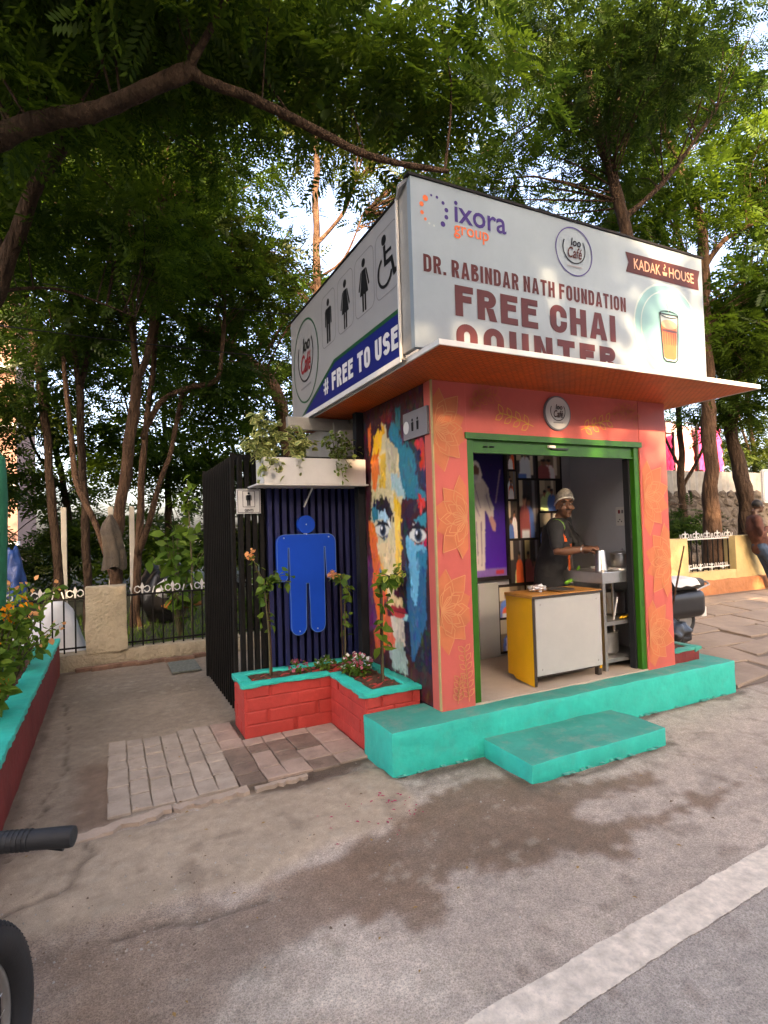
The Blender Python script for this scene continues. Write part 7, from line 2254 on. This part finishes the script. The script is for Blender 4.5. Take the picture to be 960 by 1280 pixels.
def smooth_path(pts, k=4):
    P_ = [Vector(p) for p in pts]
    out = []
    for i in range(len(P_) - 1):
        p0, p1, p2, p3 = P_[max(0, i - 1)], P_[i], P_[i + 1], P_[min(len(P_) - 1, i + 2)]
        for j in range(k):
            t = j / k
            out.append(0.5 * ((2 * p1) + (p2 - p0) * t + (2 * p0 - 5 * p1 + 4 * p2 - p3) * t * t + (3 * p1 - p0 - 3 * p2 + p3) * t ** 3))
    out.append(P_[-1])
    return out
TRUNK = 0.74
def tree(name, label, limbs, ells, kind, leafmat, seed, bark='bark', tint=(0, 1), group=None, twig=0.75, extra=None):
    base = limbs[0][0][0]
    t = thing(name, label, 'tree', (base[0], base[1], 0), group)
    rng = np.random.RandomState(seed)
    rr_ = random.Random(seed)
    allp = []
    for li, (pts, ra, rb_) in enumerate(limbs):
        q = smooth_path(pts, 9)
        n = len(q)
        rad = []
        for i in range(n):
            s = i / (n - 1)
            k = ra + (rb_ - ra) * s
            rad.append(k * (1 + 0.10 * mnoise.noise(q[i] * 2.3 + Vector((seed, 0, 0)))) * (1.0 + (0.5 * max(0, 1 - s * 7) if li == 0 and q[0].z < 0.3 else 0)))
            q[i] = q[i] + Vector((mnoise.noise(q[i] * 1.7), mnoise.noise(q[i] * 1.7 + Vector((7, 0, 0))), 0)) * k * 0.35
        ra, rb_ = ra, rb_
        nn_ = 14
        mb = MB().tube(q, [x * TRUNK for x in rad], nn_)
        for vi in range(n * nn_):
            v_ = Vector(mb.v[vi]); cc_ = q[vi // nn_]
            k_ = 0.16 * mnoise.noise(Vector((v_.x * 9, v_.y * 9, v_.z * 3))) + 0.10 * mnoise.noise(v_ * 21)
            mb.v[vi] = (v_ + (v_ - cc_) * k_)[:]
        mb.build('trunk' if li == 0 else 'limb', M[bark], t, smooth=True)
        allp += [p for i, p in enumerate(q) if (i > n * 0.35 or li > 0)]
    C_, S_ = [], []
    for el in ells:
        c_, R_, n = el[:3]
        sc_ = el[3] if len(el) > 3 else 1.0
        u = rng.randn(n, 3); u /= np.linalg.norm(u, axis=1, keepdims=True)
        C_.append(np.array(c_) + u * np.array(R_) * (rng.rand(n, 1) ** 0.45)); S_.append((0.75 + 0.5 * rng.rand(n)) * sc_)
    C_ = np.concatenate(C_); S_ = np.concatenate(S_)
    crown('crown', C_, S_, kind, LEAF[leafmat], t, seed, tint)
    tw_ = MB()
    A = np.array([p[:] for p in allp])
    for c_ in C_:
        if rr_.random() > twig: continue
        d = np.linalg.norm(A - c_ + np.array([0, 0, 0.6]), axis=1)
        s = Vector(A[d.argmin()]); e = Vector(c_)
        if (e - s).length > 4.5: continue
        mid = s.lerp(e, 0.5) + Vector((rr_.uniform(-0.2, 0.2), rr_.uniform(-0.2, 0.2), rr_.uniform(0.0, 0.35)))
        L_ = (e - s).length
        q = smooth_path([s, mid, e], 3)
        tw_.tube(q, [max(0.005, 0.010 * L_ * (1 - 0.8 * i / (len(q) - 1))) for i in range(len(q))], 5, False)
    if tw_.f:
        tag(tw_.build('branches', M[bark], t, smooth=True, fix=False), kind='stuff')
    return t

# near tree at upper left: the long limb that crosses the picture
A_branch = [(-1.11, 5.47, 4.69), (-0.76, 5.29, 4.9), (-0.41, 5.11, 5.03), (-0.06, 4.94, 5.09), (0.35, 4.73, 5.25), (0.64, 4.58, 5.41)]
tree('overhanging_tree', 'near tree with a long forked limb across the upper left', [
    ([(-3.2, 6.6, -0.1), (-3.1, 6.5, 1.5), (-2.7, 6.3, 3.2), (-2.0, 5.95, 4.2)] + A_branch, 0.15, 0.085),
    ([(0.62, 4.59, 5.40), (0.75, 4.59, 5.35), (1.15, 4.56, 5.29), (1.7, 4.52, 5.15), (2.06, 4.46, 5.03), (2.43, 4.39, 4.98), (2.93, 4.36, 5.02)], 0.066, 0.03),
    ([(0.64, 4.58, 5.41), (0.64, 4.69, 5.79), (0.6, 4.9, 6.46), (0.7, 5.0, 7.3)], 0.05, 0.03),
    ([(0.62, 4.58, 5.41), (0.78, 4.4, 5.67), (0.96, 4.19, 6.01), (1.3, 4.1, 6.8)], 0.045, 0.025)],
    [((-0.6, 4.6, 6.3), (1.4, 1.0, 0.8), 34), ((1.2, 4.9, 6.2), (1.6, 1.0, 0.6), 30), ((3.0, 4.8, 6.1), (1.2, 0.9, 0.7), 16), ((0.2, 5.6, 6.6), (2.2, 1.0, 1.0), 34), ((-0.9, 5.6, 5.6), (0.7, 0.8, 0.6), 10)],
    'fine', 'tree', 1, 'bark', (0.1, 1), None, 0.2)
tree('leaning_tree', 'dark leaning trunk behind the long limb at far left', [
    ([(-3.4, 8.4, -0.1), (-2.9, 8.1, 1.2), (-2.1, 7.7, 2.5), (-1.52, 7.38, 3.34), (-1.2, 7.2, 4.02), (-0.91, 7.04, 4.78), (-0.67, 6.9, 5.47), (-0.39, 6.75, 5.89), (-0.15, 6.62, 6.4), (0.01, 6.52, 7.3)], 0.16, 0.07),
    ([(-0.95, 7.05, 4.7), (-1.3, 7.2, 5.3), (-1.5, 7.3, 6.2)], 0.07, 0.03),
    ([(-1.1, 7.1, 4.3), (-0.5, 7.3, 4.5), (0.3, 7.3, 4.3)], 0.03, 0.012)],
    [((-0.8, 7.4, 7.2), (1.8, 1.3, 1.2), 40), ((0.9, 7.3, 7.4), (1.8, 1.2, 1.1), 34), ((-1.5, 7.3, 5.4), (0.9, 0.9, 0.9), 16), ((0.4, 7.6, 5.3), (1.0, 0.7, 0.6), 12)],
    'fine', 'tree', 2, 'bark', (0, 0.9))
PK = 'trees in the park'
tree('park_tree', 'straight park trunk furthest left beyond the railing', [
    ([(-0.88, 12.17, -0.1), (-0.91, 12.17, 1.04), (-0.98, 12.17, 2.13), (-1.04, 12.17, 3.34), (-1.16, 12.19, 4.55), (-1.26, 12.21, 5.31), (-1.4, 12.25, 6.52), (-1.52, 12.25, 8.04)], 0.125, 0.06)],
    [((-2.0, 12.0, 7.2), (2.4, 1.8, 2.2), 50), ((-1.6, 11.8, 4.6), (1.3, 1.0, 0.9), 12)], 'mid', 'tree_dark', 3, 'bark', (0, 0.9), PK)
tree('park_tree', 'forked park trunk left of the hanging jacket', [
    ([(-0.36, 11.36, -0.1), (-0.38, 11.36, 0.79), (-0.41, 11.34, 2.09), (-0.45, 11.32, 3.24), (-0.46, 11.29, 4.35)], 0.10, 0.085),
    ([(-0.46, 11.29, 4.3), (-0.58, 11.32, 5.26), (-0.59, 11.29, 6.27), (-0.67, 11.3, 7.56)], 0.07, 0.04), ([(-0.46, 11.35, 4.3), (-0.3, 11.41, 5.17), (-0.18, 11.31, 6.34), (-0.03, 11.19, 7.81)], 0.065, 0.04)],
    [((-0.4, 11.4, 8.0), (2.2, 1.6, 1.9), 50), ((-0.6, 11.0, 5.6), (1.2, 0.9, 0.8), 14)], 'mid', 'tree_dark', 4, 'bark', (0, 0.9), PK)
tree('park_tree', 'thick curved park tree right behind the cream pier, jacket hung on it', [
    ([(0.02, 10.38, -0.1), (0.04, 10.38, 0.73), (0.07, 10.34, 1.37), (0.14, 10.28, 2.17), (0.28, 10.19, 3.11), (0.37, 10.12, 3.77), (0.42, 10.08, 4.31)], 0.145, 0.11),
    ([(0.04, 10.4, 0.77), (-0.07, 10.41, 1.38), (-0.25, 10.59, 1.92), (-0.46, 10.8, 2.41), (-0.56, 10.94, 2.84), (-0.61, 11.06, 3.48), (-0.7, 11.1, 4.8)], 0.085, 0.05),
    ([(0.42, 10.08, 4.3), (0.38, 10.18, 5.28), (0.42, 10.24, 6.14), (0.35, 10.46, 7.49)], 0.085, 0.05), ([(0.42, 10.08, 4.25), (0.6, 9.98, 4.7), (0.7, 9.91, 5.5), (0.75, 9.86, 6.17), (0.88, 9.76, 7.37)], 0.085, 0.05),
    ([(0.50, 10.3, 3.3), (0.6, 10.35, 3.56), (0.86, 10.21, 3.96), (1.23, 10.02, 4.16), (1.67, 9.8, 4.28), (1.77, 9.73, 4.76), (1.81, 9.69, 5.59)], 0.075, 0.045)],
    [((0.6, 9.8, 7.7), (2.2, 1.5, 1.6), 46), ((1.5, 9.5, 5.8), (1.2, 0.9, 0.9), 16), ((-0.5, 9.9, 5.9), (1.0, 0.8, 0.8), 10)], 'mid', 'tree', 5, 'bark_pale', (0, 0.9), PK)
tree('park_tree', 'slim pair of park trunks right of the hanging jacket', [
    ([(0.38, 11.21, -0.1), (0.4, 11.21, 0.68), (0.44, 11.17, 1.34), (0.5, 11.11, 2.07), (0.54, 11.07, 2.95), (0.63, 11.0, 3.82), (0.72, 10.93, 4.55), (0.87, 10.81, 5.87)], 0.105, 0.06),
    ([(0.44, 11.1, 1.3), (0.64, 10.83, 1.91), (0.77, 10.75, 2.48), (0.9, 10.67, 2.84), (1.01, 10.61, 3.19), (1.2, 10.6, 4.2)], 0.075, 0.05)],
    [((1.3, 10.9, 6.6), (1.6, 1.2, 1.3), 34), ((1.5, 10.6, 4.6), (0.9, 0.8, 0.7), 12)], 'mid', 'tree_dark', 6, 'bark_pale', (0, 0.9), PK)
tree('park_tree', 'tree with a thick sunlit bent bough behind the black gate', [
    ([(3.85, 12.64, -0.1), (3.79, 12.64, 1.14), (3.74, 12.59, 3.57), (3.43, 12.69, 5.0), (2.77, 13.0, 5.75), (2.11, 13.09, 6.21), (1.56, 13.13, 6.48), (1.14, 13.1, 6.87), (0.99, 12.93, 7.9)], 0.24, 0.13)],
    [((1.6, 13.2, 9.0), (2.6, 1.8, 1.8), 54), ((3.8, 12.6, 6.6), (1.6, 1.4, 1.2), 22), ((2.3, 12.4, 4.2), (1.2, 0.9, 0.8), 14)], 'mid', 'tree', 7, 'bark_pale', (0, 1), PK)
tree('park_tree', 'pale upright trunk rising behind the billboard\'s left end', [
    ([(3.85, 10.31, -0.1), (3.82, 10.31, 2.0), (3.78, 10.31, 4.52), (3.75, 10.28, 6.11), (3.72, 10.24, 7.85), (3.75, 10.19, 8.96), (3.67, 10.19, 10.2)], 0.16, 0.06),
    ([(3.73, 10.25, 7.3), (4.22, 10.02, 7.9), (4.5, 9.98, 8.6)], 0.06, 0.03), ([(3.73, 10.25, 6.6), (4.22, 10.02, 7.0), (4.6, 9.9, 7.9)], 0.04, 0.02)],
    [((3.4, 10.4, 10.4), (2.6, 1.8, 1.3), 44), ((2.4, 10.0, 6.3), (0.8, 0.8, 1.1), 12), ((4.4, 10.0, 6.0), (0.9, 0.9, 0.8), 9), ((5.2, 10.2, 8.4), (0.9, 0.9, 0.8), 7), ((6.2, 9.0, 8.2), (1.5, 0.9, 1.0), 18, 0.8), ((5.2, 9.4, 9.6), (1.4, 0.9, 0.7), 14, 0.8)], 'mid', 'tree_olive', 8, 'bark_pale', (0, 1), PK)
# trees behind the kiosk on the right
tree('street_tree', 'dark forked trunk standing behind the billboard', [
    ([(6.95, 5.52, -0.05), (6.9, 5.5, 1.8), (6.86, 5.48, 3.6), (6.78, 5.47, 5.22), (6.64, 5.51, 6.14), (6.46, 5.58, 6.9), (6.35, 5.62, 7.42), (6.25, 5.65, 8.2)], 0.17, 0.06),
    ([(6.46, 5.58, 6.8), (6.63, 5.47, 7.52), (6.67, 5.44, 8.04), (6.57, 5.48, 8.7)], 0.07, 0.035), ([(6.35, 5.62, 7.3), (5.89, 5.83, 7.78), (5.28, 6.11, 8.49)], 0.05, 0.025), ([(6.7, 5.5, 6.0), (7.3, 5.2, 6.6), (8.0, 4.9, 7.6)], 0.06, 0.03)],
    [((5.4, 5.6, 8.2), (2.2, 1.4, 0.9), 34, 0.8), ((7.4, 5.0, 8.0), (1.6, 1.2, 0.9), 24, 0.8), ((6.6, 6.2, 7.0), (1.8, 1.0, 0.7), 20, 0.8), ((5.2, 4.6, 7.4), (1.5, 0.9, 0.7), 20, 0.8), ((5.0, 6.4, 6.4), (1.0, 0.8, 0.5), 10, 0.8)], 'fine', 'tree_dark', 9, 'bark', (0, 1))
tree('street_tree', 'tall brown trunk forking beside the billboard\'s right end', [
    ([(10.72, 7.05, -0.05), (10.68, 7.01, 1.76), (10.64, 6.95, 4.3), (10.59, 6.93, 5.56), (10.61, 6.89, 6.67), (10.51, 6.91, 7.62), (10.34, 6.97, 8.18), (10.07, 7.08, 8.9), (9.73, 7.22, 9.87)], 0.21, 0.07),
    ([(10.61, 6.89, 6.6), (10.97, 6.7, 7.13), (11.33, 6.51, 7.36), (11.75, 6.3, 7.58)], 0.08, 0.04), ([(10.55, 6.95, 6.0), (10.19, 7.08, 7.16), (10.05, 7.13, 7.8)], 0.07, 0.04)],
    [((9.6, 7.2, 9.8), (2.6, 1.6, 1.2), 54), ((11.8, 6.3, 8.2), (1.5, 1.3, 1.6), 36), ((11.4, 6.6, 5.6), (0.9, 1.0, 1.3), 24), ((9.0, 7.0, 7.4), (1.4, 1.0, 0.9), 24), ((10.0, 7.4, 5.6), (0.9, 0.7, 0.8), 12)], 'mid', 'tree', 10, 'bark_pale', (0, 1))
tree('street_tree', 'leaning dark trunk near the man at right edge', [
    ([(12.55, 7.3, -0.05), (12.34, 7.3, 1.75), (12.2, 7.34, 2.62), (12.06, 7.39, 3.49), (12.15, 7.31, 4.52), (12.33, 7.18, 5.9)], 0.24, 0.12)],
    [((12.6, 7.0, 5.4), (1.4, 1.2, 1.4), 34), ((12.0, 7.3, 4.0), (0.9, 0.8, 0.5), 12), ((13.0, 6.6, 7.6), (1.8, 1.4, 1.4), 26)], 'mid', 'tree_dark', 11, 'bark', (0, 0.8))
tree('street_tree', 'slender dark tree just right of the coral pillar before the stone wall', [
    ([(12.05, 8.58, -0.05), (12.03, 8.58, 1.43), (11.96, 8.58, 2.56), (12.0, 8.54, 3.3), (11.9, 8.55, 4.6)], 0.15, 0.07), ([(12.0, 8.56, 2.4), (12.5, 8.4, 3.2), (13.0, 8.3, 4.3)], 0.06, 0.025), ([(11.98, 8.56, 2.8), (11.5, 8.6, 3.6), (11.2, 8.6, 4.6)], 0.05, 0.02)],
    [((11.6, 8.7, 5.6), (1.6, 1.2, 0.9), 26), ((13.0, 8.6, 5.2), (1.0, 0.9, 0.6), 9), ((11.2, 8.3, 1.4), (0.8, 0.5, 0.5), 10)], 'mid', 'tree_dark', 12, 'bark', (0, 0.7))
# backdrop trees deep in the park
r = random.Random(44)
BK = [(-9.5, 15.5), (-6.0, 17.5), (-3.6, 15.6), (-1.2, 18.0), (1.4, 17.0), (4.0, 18.5), (6.4, 16.5), (9.2, 18.0), (12.0, 16.0), (15.2, 17.0), (19.5, 16.0), (22.5, 13.0), (-4.6, 11.8)]
SIDES = ['furthest left', 'second from left', 'third from left', 'left of centre', 'behind the thick curved trunk', 'behind the black gate', 'behind the mural wall', 'behind the billboard', 'right of centre', 'behind the pink cloth', 'second from right', 'furthest right', 'close by the left park railing']
for k, (x, y) in enumerate(BK):
    h = 6.8 + r.random() * 2.0
    lean = r.uniform(-0.5, 0.5)
    tall = 1.0 if x < 3 else 0.85
    es = [((x + lean, y, h * tall), (2.3, 2.0, 1.9), 30)]
    if x < 7: es += [((x, y - 0.3, 3.9), (2.1, 1.6, 1.6), 28), ((x, y, 1.2), (2.0, 1.2, 0.9), 20)]
    elif x < 11 or x > 18: es = [((x + lean, y, h * 0.9), (2.4, 2.0, 2.0), 40), ((x, y, 4.0), (2.0, 1.6, 1.4), 26)]
    else: es = [((x + lean, y, h * 0.95), (2.3, 2.0, 1.4), 18)]
    tree('backdrop_tree', 'dense green tree deep in the background, ' + SIDES[k], [([(x, y, -0.1), (x + 0.1, y, h * 0.35), (x + lean * 0.6, y, h * 0.7), (x + lean, y, h)], 0.16, 0.05), ([(x + 0.1, y, h * 0.4), (x - 0.7, y, h * 0.6), (x - 1.1, y, h * 0.85)], 0.07, 0.03)],
         es, 'far', ['tree_dark', 'tree', 'tree_olive'][k % 3], 60 + k, 'bark', (0, 0.85), 'background trees', 0.25)
# street trees across the road, behind the viewer: they break the low sun into dapples
for k, (x, y, es, lb) in enumerate((
        (-4.6, -10.0, [((-4.6, -10, 5.0), (2.4, 1.8, 2.2), 110), ((-4.4, -10, 9.4), (2.4, 1.8, 2.6), 110)], 'near left'),
        (-1.3, -10.6, [((-1.6, -10.6, 4.2), (1.9, 1.6, 2.0), 110), ((-1.0, -8.6, 7.9), (2.0, 0.8, 0.75), 36, 0.42), ((-1.9, -10.5, 6.1), (1.3, 1.0, 0.6), 30), ((-0.9, -10.5, 6.8), (1.0, 0.6, 0.35), 10), ((-1.2, -10.4, 11.6), (1.9, 1.5, 1.2), 36)], 'straight back'),
        (-9.0, -10.2, [((-9.0, -10.2, 5.2), (2.6, 2.0, 2.4), 80), ((-8.6, -10, 10.0), (3.0, 2.0, 2.9), 90)], 'second from left'),
        (-14.0, -10.0, [((-14, -10, 6.0), (3.0, 2.2, 3.2), 70), ((-13.6, -10, 11.5), (2.6, 2.0, 2.4), 40)], 'furthest left'),
        (2.4, -11.4, [((2.2, -11.4, 5.0), (1.5, 1.4, 1.6), 34), ((2.4, -11.4, 10.4), (2.2, 1.6, 1.8), 40), ((4.6, -11.4, 7.2), (2.4, 1.4, 1.5), 85, 0.45), ((0.6, -11.4, 6.4), (1.4, 1.0, 1.3), 34, 0.45), ((6.6, -11.4, 9.8), (2.8, 1.4, 1.6), 90)], 'right'))):
    tree('roadside_tree', 'street tree across the road behind the viewpoint, ' + lb, [([(x, y, -0.1), (x + 0.1, y, 2.2), (x, y, 5.0), (x + 0.2, y, 9.0)], 0.2, 0.06)],
         es, 'dense', 'tree', 90 + k, 'bark', (0, 1), 'trees across the road', 0.2)

for k, (x, y, es, lb) in enumerate((  # unseen crowns added overhead to cut the skylight and deepen the shade
        (-4.5, -1.5, [((-2.6, -1.4, 8.2), (3.2, 2.6, 1.1), 120)], 'on the left'),
        (9.5, -3.6, [((7.0, -2.2, 8.6), (3.4, 2.8, 1.2), 100)], 'on the right'))):
    tree('sky_block_tree', 'tall unseen tree added over the road to cut sky light, ' + lb, [([(x, y, -0.1), (x, y, 3.0), (x * 0.9 + es[0][0][0] * 0.1, y, 6.0), es[0][0]], 0.22, 0.08)],
         es, 'dense', 'tree', 120 + k, 'bark', (0, 1), 'unseen trees added to cut sky light', 0.2)

# understorey in the park
def ground_cover():
    rng = np.random.RandomState(5)
    n = 5200
    x = rng.uniform(-5, 6, n); y = 8.2 + 5.0 * rng.rand(n) ** 1.3
    h = 0.06 + 0.10 * rng.rand(n)
    a = rng.rand(n) * 6.28
    w = 0.008 + 0.008 * rng.rand(n)
    lx, ly = rng.randn(n) * 0.04, rng.randn(n) * 0.04
    z0 = np.full(n, -0.03)
    V = np.stack([np.stack([x - w * np.cos(a), y - w * np.sin(a), z0], -1), np.stack([x + w * np.cos(a), y + w * np.sin(a), z0], -1), np.stack([x + lx + 0.002, y + ly, z0 + h], -1), np.stack([x + lx - 0.002, y + ly, z0 + h], -1)], 1)
    o = np_mesh('grass', V.reshape(-1, 3), np.arange(4 * n).reshape(-1, 4), LEAF['plant'], None, {'tint': ('FLOAT', np.repeat(rng.rand(n) * 0.6, 4))})
    tag(o, 'thin grass on the park ground beyond the railing', 'grass', kind='stuff')
ground_cover()
def big_shrub(label, c, h, w, n, size, seed, tint=(0, 1), width=1.0):
    return shrub(label, c, h, w, n, size, None, seed, tint, nb=14)
t = thing('sapling', 'young sapling with bright yellow green top leaves beyond the railing', 'tree', (1.08, 9.0, 0))
MB().tube([(1.10, 9.0, -0.03), (1.11, 9.0, 1.2), (1.08, 9.0, 2.0), (1.06, 9.0, 2.45)], [0.018, 0.014, 0.01, 0.006], 6).build('trunk', M['stem'], t)
rng = np.random.RandomState(3)
p, d = along([(1.10, 9, 1.0), (1.08, 9.0, 2.0), (1.06, 9.0, 2.45)], 60, rng, 0.05, 0.9, 0.0)
leaves('crown', p, d, 0.20, LEAF['plant'], t, 3, 0.9, None, (0.4, 1))
for k, (c_, h, w, n, s, lb) in enumerate((((0.95, 9.4, -0.03), 1.9, 0.55, 240, 0.20, 'large leaved dark shrub beside the sapling'), ((2.0, 9.0, -0.03), 1.3, 0.6, 260, 0.15, 'dark shrub behind the black gate slats'), ((-1.6, 9.4, -0.03), 1.2, 0.6, 260, 0.13, 'dark shrub behind the sheet covered hump'), ((-2.6, 8.8, -0.03), 1.8, 0.7, 300, 0.14, 'tall shrub at the far left behind the railing'), ((10.0, 8.2, 0.2), 1.0, 0.5, 200, 0.12, 'shrub behind the opening in the yellow wall'), ((12.2, 8.9, 0.2), 1.5, 0.6, 220, 0.12, 'shrub against the dark stone wall'))):
    big_shrub(lb, c_, h, w, n, s, 200 + k, (0, 0.45))
rng = np.random.RandomState(71)
n = 150
cc = np.stack([rng.uniform(-20, 15, n), rng.uniform(20.5, 23, n), rng.uniform(0.0, 4.6, n)], -1)
th = crown('distant_thicket', cc, 0.9 + 0.5 * rng.rand(n), 'far', LEAF['tree_dark'], None, 71, (0, 0.7))
tag(th, 'dense far thicket closing off the back of the park', 'thicket', kind='stuff')
# far building glimpsed through the leaves
fbld = thing('far_building', 'pale pink apartment building glimpsed through leaves at far left', 'building', (-6, 34, 0))
M['pink_wall'] = pmat('pink_render', (0.22, 0.12, 0.09), 0.85, 0.1, 1, 0.2, 10)
MB().box(-17, -4.3, 34, 42, -0.1, 15).build('wall', M['pink_wall'], fbld)
MB().box(-17.2, -4.1, 33.8, 42.2, 15.0, 15.4).build('roof', M['cream_wall'], fbld)
wm = mesh_of(MB().box(-0.7, 0.7, -0.06, 0.02, 0, 1.4), 'window', M['dark_panel'])
for zz in (2, 5, 8, 11):
    for xx in (-15.4, -12.6, -9.8, -7.0):
        shared('window', wm, fbld, (xx, 34.0, zz))
    MB().box(-17.1, -4.2, 33.3, 34.0, zz - 0.7, zz - 0.5).build('balcony_slab', M['white'], fbld)
for (x0, x1, hh, lb) in ((-45, -3.7, 9.8, 'tall cream building across the road, unseen, sized to block low sun'), (-3.6, 26, 7.4, 'lower cream building across the road to the right, unseen, sized to let sun past')):
    fb2 = thing('sun_block_building', lb, 'building', ((x0 + x1) / 2, -20, 0))  # out of view; heights set to block low sun and the bright horizon
    MB().box(x0, x1, -24, -17, -0.1, hh).build('wall', M['cream_wall'], fb2)
    MB().box(x0 - 0.05, x1 + 0.05, -24.1, -16.85, hh, hh + 0.15).build('parapet', M['white'], fb2)
    xx = x0 + 2
    while xx < x1 - 1:
        for zz in (1.0, 4.0, 7.0):
            if zz + 1.6 < hh: shared('window', wm, fb2, (xx, -17.0, zz), (0, 0, math.pi))
        xx += 3
# overhead wires
for k, (a, b, sag, lb) in enumerate((((-6, 8.6, 4.6), (14, 9.6, 5.6), 0.5, 'lower overhead wire sagging through the park trees'), ((-6, 9.2, 5.4), (14, 9.0, 6.6), 0.6, 'upper overhead wire sagging through the park trees'))):
    q = [(a[0] + (b[0] - a[0]) * i / 24, a[1] + (b[1] - a[1]) * i / 24, a[2] + (b[2] - a[2]) * i / 24 - sag * math.sin(math.pi * i / 24)) for i in range(25)]
    tag(MB().tube(q, 0.009, 5).build('overhead_wire', M['plastic_black']), lb, 'wire')
